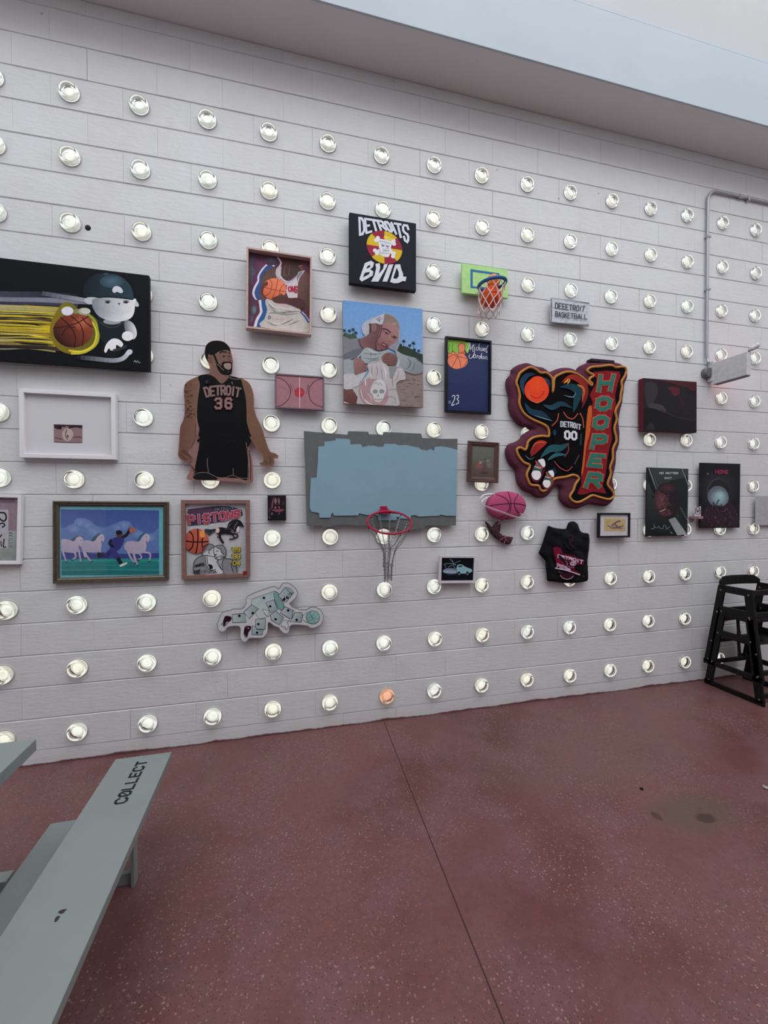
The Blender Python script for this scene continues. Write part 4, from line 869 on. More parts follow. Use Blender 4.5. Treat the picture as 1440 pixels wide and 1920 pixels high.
for P in ([(660, 600), (700, 610), (690, 650)], [(720, 600), (770, 640), (740, 650)], [(655, 680), (650, 740), (690, 780)], [(690, 690), (740, 700), (790, 680)], [(700, 720), (790, 722)], [(690, 735), (780, 740)], [(680, 760), (750, 775), (800, 765)], [(800, 620), (790, 700), (810, 740)], [(640, 560), (740, 580), (840, 610)]): a.line(P, 7, (104, 106, 120))
a.ell(700, 640, 26, 18, (110, 112, 124), .3); a.ell(775, 655, 22, 16, (110, 112, 124), .3)
WL = (190, 190, 198)
a.poly([(395, 935), (500, 893), (550, 930), (532, 1000), (484, 1042), (538, 1075), (528, 1142), (430, 1202), (340, 1247), (303, 1203)], WL); a.poly([(438, 985), (488, 960), (478, 1006), (420, 1035)], (26, 28, 38)); a.poly([(392, 1100), (478, 1082), (466, 1122), (362, 1178)], (26, 28, 38))
a.poly([(572, 950), (645, 935), (655, 1010), (628, 1120), (704, 1030), (716, 958), (778, 948), (764, 1000), (622, 1247), (500, 1247), (560, 1130), (585, 1020)], WL); a.poly([(800, 960), (876, 954), (772, 1247), (690, 1247)], WL)
a.poly([(905, 960), (990, 955), (1012, 1050), (1042, 1120), (1036, 1162), (1096, 1165), (1080, 1242), (1030, 1237), (960, 1272), (880, 1276), (820, 1252)], WL); a.poly([(932, 1012), (966, 1090), (966, 1160), (926, 1202), (872, 1190)], (26, 28, 38))
a.build('painting', PAINT, root)

# ---- portrait canvas
fr, iv = crop(630, 550, 8), inv(630, 550, 8)
R_, root = picture('canvas_painting', 'realistic canvas of a person in a grey hoodie pulling up a skull shirt', 'painting', fr, [(108, 98), (1300, 240), (1304, 1702), (111, 1662)], -0.034, -0.066)
slab('stretched_canvas', R_, -0.034, -0.066, simple('sandy_canvas_edge', (136, 120, 118), 0.8), root, 0.002)
a = Art(fr, -0.0666, quadpts(R_, iv)); a.poly([(90, 80), (1320, 80), (1320, 1720), (90, 1720)], (94, 136, 184), grad=((600, 150), (600, 900), (130, 160, 190)))
a.poly([(90, 640), (120, 600), (160, 590), (200, 620), (260, 600), (300, 640), (320, 690), (250, 720), (90, 680)], (62, 84, 66), 3)
for x, y in ((125, 555), (200, 560), (255, 540), (295, 590)): a.line([(x, y), (x + 3, y + 100)], 7, (44, 52, 48)); [a.line([(x, y), (x + dx, y + dy)], 12, (38, 52, 46), 0) for dx, dy in ((-26, 4), (26, 8), (-16, -18), (16, -20), (-20, 26), (22, 28))]
a.poly([(890, 830), (960, 790), (1050, 800), (1120, 830), (1180, 860), (1240, 900), (1310, 930), (1310, 1120), (1100, 1000), (900, 920)], (46, 60, 48), 3)
for x, y, s_ in ((1015, 715, 1), (1105, 780, .9), (1160, 745, 1.1), (1240, 860, .8), (970, 770, .7), (1175, 840, .8)): a.line([(x, y), (x + 2, y + 110)], 6, (40, 44, 42)); [a.line([(x, y), (x + dx * s_, y + dy * s_)], 11, (38, 50, 44), 0) for dx, dy in ((-26, 4), (26, 8), (-16, -18), (16, -20), (-20, 22), (22, 24))]
a.poly([(900, 1180), (1100, 1190), (1320, 1180), (1320, 1720), (900, 1720)], (122, 108, 102)); rnd = random.Random(4)
for i in range(70): x, y = rnd.uniform(930, 1290), rnd.uniform(1220, 1700); a.line([(x, y), (x + rnd.uniform(20, 90), y + rnd.uniform(-8, 14))], rnd.uniform(4, 9), rnd.choice([(96, 82, 78), (140, 124, 116), (108, 92, 86), (150, 136, 128)]), 0, taper=2)
a.poly([(90, 1420), (200, 1440), (300, 1500), (340, 1600), (350, 1690), (90, 1620)], (110, 72, 68), 3, grad=((200, 1440), (250, 1680), (84, 52, 50))); a.poly([(90, 1610), (240, 1670), (90, 1680)], (170, 140, 136))
GH = (140, 146, 148)
a.poly([(90, 670), (200, 690), (340, 680), (360, 760), (420, 830), (460, 880), (300, 960), (90, 1010)], (112, 112, 118), 3); a.poly([(90, 980), (240, 1010), (280, 1060), (280, 1200), (90, 1230)], (134, 142, 144), 2); a.poly([(90, 1225), (300, 1210), (460, 1180), (300, 1420), (230, 1440), (90, 1425)], (168, 166, 168), 2)
a.poly([(90, 930), (340, 830), (440, 830), (380, 920), (200, 980), (90, 1000)], (92, 96, 104), 2)
a.poly([(400, 480), (450, 420), (560, 370), (700, 315), (780, 312), (870, 350), (930, 430), (955, 560), (950, 700), (930, 830), (880, 870), (800, 830), (700, 800), (460, 820), (440, 660), (400, 600), (385, 530)], (156, 158, 166), 3, grad=((430, 500), (940, 700), (120, 122, 132)))
a.poly([(505, 460), (690, 470), (700, 640), (640, 800), (560, 850), (430, 830), (350, 760), (340, 690), (430, 660), (520, 570)], (116, 84, 82), 3, grad=((400, 700), (640, 760), (90, 60, 62)))
a.poly([(720, 330), (780, 318), (870, 370), (925, 450), (940, 560), (925, 680), (890, 740), (840, 770), (780, 820), (690, 850), (610, 850), (600, 720), (650, 600), (680, 480), (700, 380)], (146, 112, 108), 3, grad=((900, 500), (620, 800), (120, 80, 80)))
a.poly([(725, 325), (790, 320), (880, 375), (935, 470), (940, 540), (880, 480), (790, 440), (700, 460), (690, 420)], (118, 106, 96), 3); a.blob(870, 465, 60, 36, (150, 128, 100), (122, 106, 96))
a.line([(500, 460), (510, 520), (505, 600)], 22, (56, 46, 52)); a.ell(570, 520, 32, 56, (128, 94, 92), .1); a.line([(555, 490), (575, 530), (560, 560)], 8, (84, 58, 60)); a.line([(690, 480), (660, 620), (600, 730), (600, 830)], 13, (62, 46, 50))
a.line([(690, 540), (750, 545), (820, 600)], 18, (54, 40, 42)); a.line([(850, 640), (910, 670)], 16, (60, 44, 44)); a.line([(700, 560), (800, 630), (900, 690)], 7, (44, 36, 40)); a.ell(755, 602, 30, 14, (90, 66, 66), .4); a.ell(755, 602, 10, 10, (30, 26, 30)); a.ell(868, 672, 26, 12, (92, 66, 64), .4); a.ell(868, 672, 9, 9, (30, 26, 30))
a.line([(810, 630), (800, 690), (850, 720), (790, 730)], 16, (160, 122, 116), c2=(120, 84, 80)); a.poly([(670, 760), (700, 745), (760, 775), (780, 820), (740, 825), (690, 800)], (96, 50, 52), 3); a.line([(690, 762), (740, 790)], 8, (186, 160, 156)); a.line([(700, 740), (770, 780)], 8, (90, 62, 62)); a.line([(610, 700), (640, 780), (700, 850)], 16, (104, 68, 70))
a.poly([(560, 390), (700, 320), (720, 330), (690, 470), (600, 455), (520, 455)], (166, 164, 172), 2)
for P in ([(600, 400), (650, 360), (690, 380), (640, 420), (600, 400)], [(625, 385), (660, 440)], [(655, 365), (640, 440)]): a.line(P, 8, (92, 94, 110), 0)
a.line([(340, 690), (370, 800), (450, 850)], 16, (66, 66, 76)); a.line([(580, 850), (670, 870), (760, 850)], 14, (60, 56, 62)); a.line([(950, 560), (940, 760), (880, 870)], 12, (150, 152, 158))
a.poly([(880, 850), (980, 910), (1100, 950), (1200, 980), (1290, 1060), (1300, 1180), (1180, 1220), (1050, 1180), (940, 1130), (890, 1100), (920, 1000)], (136, 142, 146), 3, grad=((950, 950), (1250, 1180), (114, 120, 124)))
for P, w, c in (([(1060, 970), (1110, 1030), (1090, 1110), (1030, 1150)], 24, (92, 100, 106)), ([(1180, 1030), (1160, 1120), (1110, 1190)], 26, (104, 110, 114)), ([(940, 980), (930, 1080), (900, 1110)], 24, (166, 168, 170)), ([(1190, 980), (1280, 1050)], 14, (70, 78, 84))): a.line(P, w, c, taper=2)
a.poly([(440, 820), (520, 830), (620, 880), (700, 870), (780, 850), (800, 880), (700, 960), (690, 1040), (600, 1060), (430, 1050), (370, 960), (390, 880)], (140, 146, 146), 3)
for P, w, c in (([(400, 900), (560, 920), (680, 900)], 12, (90, 96, 100)), ([(420, 980), (560, 990), (660, 960)], 14, (84, 92, 96)), ([(460, 1040), (560, 1010), (660, 1000)], 12, (92, 98, 102)), ([(520, 860), (520, 990)], 6, (76, 82, 88)), ([(560, 880), (600, 960)], 6, (80, 86, 90)), ([(430, 850), (330, 960), (300, 1000)], 22, (150, 152, 156)), ([(460, 830), (540, 880), (640, 900)], 18, (170, 172, 172))): a.line(P, w, c, taper=2)
a.poly([(470, 1070), (600, 1050), (700, 1000), (760, 1080), (800, 1120), (830, 1200), (900, 1130), (1000, 1140), (1040, 1290), (960, 1310), (900, 1360), (910, 1480), (940, 1600), (900, 1700), (350, 1685), (320, 1560), (240, 1420), (330, 1380), (420, 1280), (490, 1180)], (166, 160, 160), 3, grad=((700, 1050), (700, 1700), (156, 152, 152)))
a.poly([(790, 1100), (890, 1090), (900, 1150), (850, 1250), (810, 1290)], (120, 124, 124), 2); a.poly([(340, 1420), (430, 1300), (600, 1290), (740, 1350), (780, 1500), (760, 1640), (640, 1690), (420, 1660), (350, 1560)], (150, 124, 126), 3)
for P, w, c in (([(540, 1080), (530, 1200), (500, 1300)], 16, (120, 112, 116)), ([(600, 1070), (620, 1180), (590, 1280)], 14, (126, 118, 122)), ([(700, 1060), (740, 1180), (740, 1300)], 18, (190, 186, 186)), ([(660, 1060), (680, 1200), (700, 1320)], 10, (120, 112, 116)), ([(440, 1280), (440, 1400)], 18, (194, 190, 188)), ([(520, 1180), (520, 1300)], 14, (194, 190, 188)), ([(360, 1430), (400, 1560), (500, 1660), (640, 1680)], 18, (190, 186, 184)), ([(460, 1500), (520, 1560), (540, 1640)], 12, (178, 170, 168)), ([(380, 1500), (440, 1620)], 10, (112, 96, 100)), ([(860, 1200), (840, 1320), (860, 1420)], 14, (120, 116, 118)), ([(940, 1160), (920, 1260), (880, 1340)], 14, (134, 128, 130)), ([(780, 1460), (880, 1440), (910, 1470)], 10, (120, 114, 116)), ([(820, 1560), (880, 1580), (880, 1660)], 10, (126, 120, 120)), ([(240, 1420), (330, 1400), (440, 1300)], 14, (130, 124, 126)), ([(660, 1620), (760, 1560), (860, 1540)], 10, (116, 110, 112))): a.line(P, w, c, taper=2)
a.poly([(540, 1380), (590, 1310), (680, 1300), (740, 1370), (750, 1470), (720, 1530), (700, 1600), (640, 1640), (570, 1610), (550, 1530), (510, 1480)], (178, 176, 176), 3)
for x in (585, 682): a.ell(x, 1476, 40, 32, (124, 126, 128))
a.poly([(628, 1510), (645, 1550), (608, 1552)], (118, 118, 120)); a.line([(570, 1590), (640, 1600), (700, 1585)], 8, (116, 116, 118)); [a.line([(585 + i * 24, 1582), (585 + i * 24, 1615)], 5, (120, 120, 122), 0) for i in range(5)]; [a.line(P, 8, (120, 114, 118)) for P in ([(570, 1370), (600, 1340), (620, 1380)], [(630, 1390), (650, 1350), (690, 1390)])]
a.poly([(270, 990), (340, 980), (420, 1030), (450, 1090), (470, 1120), (440, 1170), (350, 1200), (280, 1210)], (136, 100, 96), 3, grad=((300, 1000), (420, 1190), (122, 84, 82))); a.poly([(680, 960), (740, 900), (830, 900), (890, 940), (910, 1010), (880, 1090), (800, 1090), (720, 1050), (690, 1020)], (120, 86, 82), 3, grad=((740, 910), (860, 1080), (100, 68, 66)))
for P in ([(400, 1060), (450, 1090)], [(390, 1100), (450, 1130)], [(380, 1140), (440, 1165)], [(700, 960), (780, 950)], [(700, 990), (790, 990)], [(720, 1030), (800, 1030)], [(730, 930), (800, 920)]): a.line(P, 8, (86, 58, 58))
a.build('painting', PAINT, root)

# ---- framed poster with script lettering (the cartoon figure is left out)
fr, iv = crop(820, 620, 11.29), inv(820, 620, 11.29)
R_, root = picture('framed_poster', 'black framed navy poster lettered Michael Jordan #23 with orange ball', 'poster', fr, [(190, 116), (1160, 205), (1134, 1766), (165, 1720)], -0.030, -0.060)
moulding('frame', R_, -0.030, -0.060, 0.017, simple('black_frame', (20, 20, 30), 0.35), root)
slab('backing', R_, -0.032, -0.042, simple('navy_board', (40, 50, 90), 0.8), root, 0, 0.014)
a = Art(fr, -0.0426, quadpts(R_, iv, 0.015, -0.0426)); a.poly([(150, 80), (1200, 80), (1200, 1800), (150, 1800)], (44, 54, 92), grad=((700, 200), (600, 1600), (38, 48, 86)))
GN = (118, 166, 66); OR = (212, 118, 86); SM = (92, 34, 34)
a.poly([(230, 160), (520, 180), (600, 240), (670, 250), (690, 330), (650, 470), (600, 440), (560, 330), (500, 280), (440, 330), (450, 470), (400, 490), (350, 440), (320, 420), (290, 485), (230, 460)], GN, 3)
for P in ([(330, 290), (310, 360), (340, 450)], [(430, 300), (450, 400), (440, 480)], [(250, 300), (240, 420)]): a.line(P, 16, (76, 120, 44))
a.ell(430, 640, 212, 172, OR); a.poly([(430, 300), (480, 270), (560, 280), (590, 340), (570, 420), (590, 470), (560, 520), (470, 510), (460, 440), (450, 350)], OR, 3); a.poly([(228, 470), (290, 490), (330, 440), (430, 520), (300, 560), (228, 590)], OR)
for P in ([(228, 580), (330, 510), (420, 540), (640, 590)], [(430, 545), (370, 660), (300, 790)], [(430, 545), (480, 660), (490, 780)], [(228, 465), (290, 488), (330, 430), (420, 520), (470, 480), (640, 500)], [(440, 350), (470, 280), (560, 280), (585, 350), (575, 440), (620, 490)], [(228, 790), (420, 815), (560, 760), (630, 620)], [(490, 460), (570, 450)]): a.line(P, 10, SM)
WS = (206, 210, 220)
for P in ([(620, 440), (670, 330), (690, 260), (640, 270), (650, 300)], [(690, 260), (700, 340), (690, 400)], [(700, 400), (770, 290), (740, 400), (760, 410)], [(790, 340), (780, 400), (800, 405)], [(795, 300), (798, 305)], [(850, 350), (820, 370), (825, 410), (850, 415)], [(890, 270), (860, 420)], [(868, 380), (900, 360), (895, 415), (910, 420)], [(965, 370), (930, 380), (925, 420), (955, 420), (968, 372), (965, 425)], [(985, 400), (1015, 395), (1010, 372), (985, 385), (985, 430), (1020, 432)], [(1085, 300), (1050, 360), (1030, 430), (1045, 465), (1060, 440)]): a.line(P, 10, WS)
for P in ([(690, 500), (665, 550), (690, 585), (740, 560), (790, 440), (740, 440)], [(790, 440), (770, 520), (730, 580)], [(800, 510), (770, 530), (775, 575), (805, 570), (815, 520), (800, 510)], [(835, 580), (850, 530), (870, 530)], [(915, 540), (880, 545), (880, 585), (910, 580), (940, 470), (925, 585)], [(980, 545), (945, 560), (945, 595), (975, 590), (988, 545), (985, 600)], [(1010, 605), (1020, 550), (1050, 560), (1045, 600), (1065, 610)]): a.line(P, 10, WS)
for P in ([(310, 1400), (340, 1370), (370, 1390), (350, 1480), (300, 1580), (370, 1560)], [(400, 1380), (440, 1365), (445, 1410), (415, 1450), (445, 1480), (440, 1540), (390, 1555)]): a.line(P, 14, WS)
for P in ([(250, 1480), (240, 1550)], [(275, 1478), (265, 1552)], [(232, 1500), (290, 1496)], [(228, 1530), (286, 1526)]): a.line(P, 9, (120, 128, 160))
a.build('printed_sheet', PRINT, root)

# ---- dark brown antique frame
fr, iv = crop(560, 780, 3.2727), inv(560, 780, 3.2727)
R_, root = picture('framed_picture', 'small antique brown wood frame around a faded red and green picture', 'picture', fr, [(1046, 152), (1237, 160), (1226, 410), (1038, 404)], -0.030, -0.058)
moulding('frame', R_, -0.030, -0.058, 0.042, wood('antique_brown_wood', (92, 66, 58), (62, 42, 38), 0.35), root, [(0, 0), (0, .7), (.08, .95), (.25, 1), (.4, .7), (.55, .75), (.7, .5), (.9, .45), (1, .35), (1, 0)])
slab('backing', R_, -0.032, -0.040, simple('dark_backing', (50, 44, 40), 0.8), root, 0, 0.036)
fr2 = crop(560, 780, 3.2727)
a = Art(fr, -0.0406, quadpts(R_, iv, 0.038, -0.0406)); a.poly([(1040, 150), (1240, 150), (1240, 420), (1040, 420)], (96, 100, 92), grad=((1130, 200), (1120, 380), (78, 66, 60)))
a.line([(1120, 220), (1145, 260), (1170, 220)], 3, (84, 88, 80)); a.line([(1145, 255), (1140, 370)], 6, (80, 70, 64)); a.blob(1105, 305, 24, 26, (132, 76, 72), (92, 80, 74)); a.blob(1170, 300, 18, 20, (116, 96, 88), (94, 90, 82)); a.ell(1115, 285, 9, 7, (140, 128, 116)); a.ell(1160, 275, 8, 6, (132, 124, 112)); a.blob(1140, 350, 44, 14, (74, 48, 46), (86, 74, 68)); a.line([(1100, 270), (1140, 278), (1180, 268)], 3, (112, 108, 98)); a.ell(1135, 325, 7, 10, (110, 50, 48))
a.build('painting', PRINT, root)

# ---- sports car print
fr, iv = crop(810, 900, 7.2), inv(810, 900, 7.2)
R_, root = picture('framed_print', 'small white framed print of a pale blue car with rear wing on black', 'picture', fr, [(103, 1014), (601, 1024), (588, 1390), (94, 1397)], -0.032, -0.052)
moulding('frame', R_, -0.032, -0.052, 0.019, simple('white_frame_soft', (178, 172, 178), 0.5), root)
slab('backing', R_, -0.034, -0.042, simple('black_card', (16, 20, 26), 0.6), root, 0, 0.017)
a = Art(fr, -0.0426, quadpts(R_, iv, 0.018, -0.0426)); a.poly([(90, 1000), (620, 1000), (620, 1400), (90, 1400)], (16, 22, 28))
CB = (120, 158, 166); CP = (128, 142, 160)
a.blob(260, 1260, 90, 26, (60, 76, 80), (16, 22, 28)); a.poly([(150, 1220), (200, 1195), (310, 1200), (330, 1240), (320, 1262), (170, 1256)], CP, 2); a.line([(160, 1215), (250, 1212), (320, 1215)], 6, (30, 40, 50))
a.poly([(330, 1190), (350, 1145), (400, 1140), (430, 1160), (480, 1185), (530, 1200), (542, 1230), (515, 1250), (470, 1262), (380, 1262), (340, 1250)], CB, 2); a.poly([(350, 1180), (362, 1155), (400, 1150), (418, 1168)], (30, 44, 52))
for x in (365, 478): a.ell(x, 1256, 17, 23, (24, 30, 36)); a.line([(x - 12, 1262), (x + 2, 1280), (x + 14, 1262)], 4, (170, 180, 184))
for P in ([(160, 1140), (200, 1128), (280, 1132), (320, 1150)], [(170, 1140), (185, 1185)], [(215, 1180), (280, 1145)], [(275, 1075), (290, 1130), (330, 1150)], [(385, 1090), (330, 1110), (295, 1140)], [(240, 1065), (290, 1120)], [(330, 1190), (400, 1175), (520, 1205)], [(420, 1185), (425, 1255)], [(290, 1130), (300, 1180), (340, 1200)]): a.line(P, 5, (120, 144, 152))
a.build('printed_sheet', PRINT, root)

# ---- small black framed picture
fr, iv = crop(1000, 940, 3.2727), inv(1000, 940, 3.2727)
R_, root = picture('framed_picture', 'small black framed picture with white mat and yellow drawing, right of the hoodie', 'picture', fr, [(402, 70), (597, 72), (595, 222), (402, 224)], -0.032, -0.056)
moulding('frame', R_, -0.032, -0.056, 0.016, simple('black_frame', (20, 20, 30), 0.35), root)
slab('mat_board', R_, -0.034, -0.044, simple('white_mat_board', (178, 176, 180), 0.8), root, 0, 0.014)
a = Art(fr, -0.0446); a.poly([(436, 100), (566, 103), (564, 184), (436, 183)], (168, 146, 96)); a.poly([(436, 100), (566, 103), (566, 110), (436, 107)], (186, 172, 130)); a.line([(455, 150), (500, 160), (555, 150)], 8, (112, 78, 88)); a.line([(470, 165), (550, 166)], 5, (90, 64, 76)); a.line([(480, 150), (510, 128), (535, 120)], 9, (96, 60, 78)); a.line([(500, 140), (520, 160)], 9, (84, 58, 80)); a.ell(485, 155, 9, 7, (148, 110, 100)); a.ell(530, 158, 8, 6, (104, 72, 84)); a.line([(445, 130), (470, 122)], 4, (150, 120, 80)); a.build('drawing', PRINT, root)
slab('picture_glass', R_, -0.046, -0.047, PANE, root, 0, 0.0145)

# ---- deep red canvas
fr, iv = crop(1180, 640, 5.0538), inv(1180, 640, 5.0538)
R_, root = picture('canvas_painting', 'deep boxed dark red and black canvas left of the exit sign', 'painting', fr, [(135, 345), (640, 386), (637, 862), (134, 850)], -0.012, -0.068)
slab('stretched_canvas', R_, -0.012, -0.068, simple('wine_red_canvas', (88, 26, 42), 0.7), root, 0.003)
a = Art(fr, -0.0686, quadpts(R_, iv, 0.002)); a.poly([(100, 300), (660, 300), (660, 900), (100, 900)], (40, 20, 28), grad=((300, 420), (400, 800), (20, 18, 22)))
for P, c in (([(140, 350), (640, 388), (638, 440), (600, 470), (480, 420), (300, 370)], (70, 26, 36)), ([(150, 400), (240, 390), (270, 460), (240, 560), (190, 640), (150, 540)], (46, 44, 46)), ([(360, 440), (460, 440), (470, 500), (400, 520)], (84, 24, 36)), ([(290, 430), (360, 440), (440, 560), (420, 680), (330, 640), (290, 540)], (26, 24, 27)), ([(190, 590), (300, 600), (350, 660), (290, 690), (200, 640)], (56, 54, 58)), ([(480, 450), (560, 440), (600, 540), (560, 680), (500, 640)], (32, 28, 31)), ([(130, 650), (240, 640), (400, 720), (420, 860), (150, 840)], (14, 13, 16)), ([(170, 800), (210, 770), (240, 830), (170, 830)], (40, 38, 42)), ([(380, 700), (500, 740), (640, 740), (640, 850), (420, 850)], (20, 16, 20))): a.poly(P, c, 3)
a.line([(470, 440), (480, 540), (520, 600)], 8, (62, 34, 40)); a.line([(300, 640), (400, 700), (500, 730), (630, 745)], 8, (50, 40, 46)); a.build('painting', PRINT, root)

# ---- two dark posters
fr, iv = crop(1200, 860, 7.2), inv(1200, 860, 7.2)
R_, root = picture('metal_print', 'dark unframed print of a wine-red ball with pale pillar and faint title lines', 'poster', fr, [(98, 122), (657, 133), (636, 1042), (82, 1046)], -0.030, -0.042)
slab('panel', R_, -0.030, -0.042, simple('black_panel', (16, 20, 20), 0.4), root, 0.001)
a = Art(fr, -0.0426, quadpts(R_, iv)); a.poly([(60, 100), (700, 100), (700, 1080), (60, 1080)], (52, 58, 56), grad=((380, 180), (360, 620), (14, 19, 20)))
a.poly([(98, 122), (170, 125), (300, 640), (240, 700), (98, 330)], (18, 26, 28)); a.poly([(400, 300), (657, 240), (657, 900), (520, 760)], (24, 34, 34)); a.line([(120, 130), (180, 300), (235, 450)], 16, (116, 128, 126), c2=(70, 84, 82)); a.line([(155, 128), (220, 330), (270, 420)], 7, (84, 98, 96)); a.line([(565, 135), (610, 250), (650, 360)], 10, (108, 120, 118)); a.line([(105, 320), (150, 440), (190, 500)], 8, (60, 72, 72)); a.line([(540, 650), (650, 850)], 10, (84, 92, 94)); a.line([(500, 760), (620, 980)], 8, (70, 78, 80))
a.ell(370, 560, 188, 240, (34, 26, 30)); a.blob(290, 560, 110, 180, (104, 60, 68), (44, 28, 33)); a.blob(370, 400, 120, 80, (72, 38, 46), (36, 26, 30)); a.blob(340, 730, 110, 60, (92, 50, 58), (34, 26, 30)); rnd = random.Random(8)
for i in range(60):
    t, r = rnd.uniform(0, 6.28), rnd.uniform(.1, .9); x, y = 350 + 150 * r * math.cos(t), 560 + 215 * r * math.sin(t); c = rnd.choice([(120, 70, 78), (40, 24, 30), (88, 48, 56), (24, 20, 24)]) if x < 400 else rnd.choice([(38, 36, 40), (58, 34, 40), (22, 22, 26)]); a.line([(x, y), (x + rnd.uniform(-30, 30), y + rnd.uniform(-24, 24)), (x + rnd.uniform(-40, 50), y + rnd.uniform(-30, 40))], 7, c, taper=2)
a.line([(260, 715), (300, 700), (345, 675)], 10, (168, 136, 128)); a.poly([(380, 822), (470, 790), (632, 1020), (500, 1036)], (118, 122, 124), grad=((400, 820), (600, 1030), (138, 142, 142))); a.poly([(470, 790), (500, 770), (637, 960), (632, 1020)], (30, 34, 38)); a.line([(590, 1032), (632, 1036)], 10, (200, 200, 200), 0)
a.text('NO MATTER', [(262, 182), (505, 184)], [(262, 208), (505, 208)], 8, (150, 154, 154), gap=.35); a.text('WHAT', [(325, 250), (420, 250)], [(325, 274), (420, 274)], 8, (134, 138, 138), gap=.35)
a.line([(140, 948), (180, 945), (182, 880), (195, 930), (230, 935), (240, 905), (262, 940), (300, 945), (310, 900), (345, 905), (340, 935), (380, 935), (400, 915)], 7, (116, 122, 124), 0); a.line([(335, 965), (350, 940), (380, 965)], 5, (104, 110, 112), 0); a.line([(400, 990), (430, 1008)], 10, (120, 130, 134)); a.build('printed_sheet', PRINT, root)
R_, root = picture('metal_print', 'black unframed print of a glowing pale moon over wine-red grass', 'poster', fr, [(814, 58), (1357, 66), (1342, 932), (806, 940)], -0.030, -0.042)
slab('panel', R_, -0.030, -0.042, simple('black_panel', (16, 20, 20), 0.4), root, 0.001)
a = Art(fr, -0.0426, quadpts(R_, iv)); a.poly([(780, 40), (1400, 40), (1400, 980), (780, 980)], (14, 13, 24)); a.blob(1060, 400, 270, 300, (44, 44, 50), (14, 14, 24)); a.ell(1050, 460, 148, 196, (52, 54, 60)); a.ell(1062, 466, 142, 186, (28, 30, 34)); a.ell(1050, 510, 138, 142, (84, 92, 100)); a.blob(1070, 530, 128, 130, (136, 162, 168), (86, 94, 102))
a.blob(1080, 500, 60, 60, (140, 172, 176), (120, 146, 152))
a.poly([(860, 700), (930, 650), (1000, 640), (1060, 630), (1120, 640), (1200, 590), (1260, 640), (1310, 720), (1310, 900), (860, 900)], (44, 22, 34), 3)
rnd = random.Random(6)
for i in range(110): x, y = rnd.uniform(850, 1310), rnd.uniform(640, 880); a.line([(x, y), (x + rnd.uniform(-14, 14), y + rnd.uniform(16, 60))], 6, rnd.choice([(92, 46, 62), (66, 32, 48), (34, 14, 26), (110, 66, 80), (18, 12, 22)]), 0, taper=2)
for P in ([(1060, 550), (1030, 610), (1010, 650)], [(985, 580), (995, 620), (1020, 640)], [(1090, 610), (1100, 640)]): a.line(P, 12, (36, 44, 52))
a.text('HOME', [(1012, 158), (1178, 160)], [(1012, 198), (1178, 200)], 15, (122, 36, 60), gap=.3); a.ell(905, 205, 8, 10, (130, 130, 134)); a.line([(1150, 660), (1130, 710), (1080, 705)], 5, (130, 70, 86)); a.build('printed_sheet', PRINT, root)

# ---- blank sheet at the right edge
fr = crop(1180, 640, 5.0538)
R_, root = picture('paper_sheet', 'pale grey paper sheet taped at the right edge of the wall', 'paper', fr, [(1194, 1468), (1440, 1474), (1440, 1745), (1197, 1737)], -0.030, -0.033)
slab('sheet', R_, -0.030, -0.0325, simple('pale_paper', (150, 148, 150), 0.8), root, 0)

# ---- little shelf with a card
xa, xb = back(1291, 970, 0).x, back(1322, 970, -0.10).x; z = back(1305, 970, -0.05).z
root = thing('wall_shelf', 'tiny pinkish wood shelf between the two dark prints', 'shelf', (xa, 0, z))
bm = bmesh.new(); add_box(bm, (xa, -0.10, z - 0.012), (xb - 0.02, -0.0018, z + 0.010), 0.002); adopt(mesh_obj('shelf_board', bm, wood('pinkish_shelf_wood', (150, 118, 118), (124, 96, 98))), root)
bm = bmesh.new(); add_box(bm, (xa, -0.012, z - 0.04), (xb - 0.02, -0.0018, z - 0.012), 0.002); adopt(mesh_obj('shelf_bracket', bm, wood('pinkish_shelf_wood2', (140, 108, 108), (118, 90, 92))), root)
root = thing('display_card', 'small white card with an arched drawing standing on the tiny shelf', 'card', (xa + 0.03, -0.05, z + 0.010))
bm = bmesh.new(); add_box(bm, (xa + 0.005, -0.056, z + 0.010), (xa + 0.075, -0.050, z + 0.100), 0.001); adopt(mesh_obj('card', bm, simple('white_card', (170, 166, 170), 0.7)), root)
bm = bmesh.new(); add_box(bm, (xa + 0.03, -0.050, z + 0.010), (xa + 0.05, -0.030, z + 0.030), 0.001); adopt(mesh_obj('card_foot', bm, simple('white_card', (170, 166, 170), 0.7)), root)
fr = crop(0, 0, 1); a = Art(fr, -0.0566); a.w = lambda X, Y: (xa + X, -0.0566 - a.k * STEP, z + 0.010 + Y)
a.line([(.015, .02), (.015, .06), (.03, .085), (.05, .085), (.062, .06), (.062, .02)], .009, (60, 52, 62)); a.ell(.039, .052, .014, .018, (74, 64, 74)); a.ell(.039, .060, .008, .009, (150, 142, 146)); a.line([(.02, .015), (.06, .018)], .006, (90, 80, 88)); a.build('arched_drawing', PRINT, root)

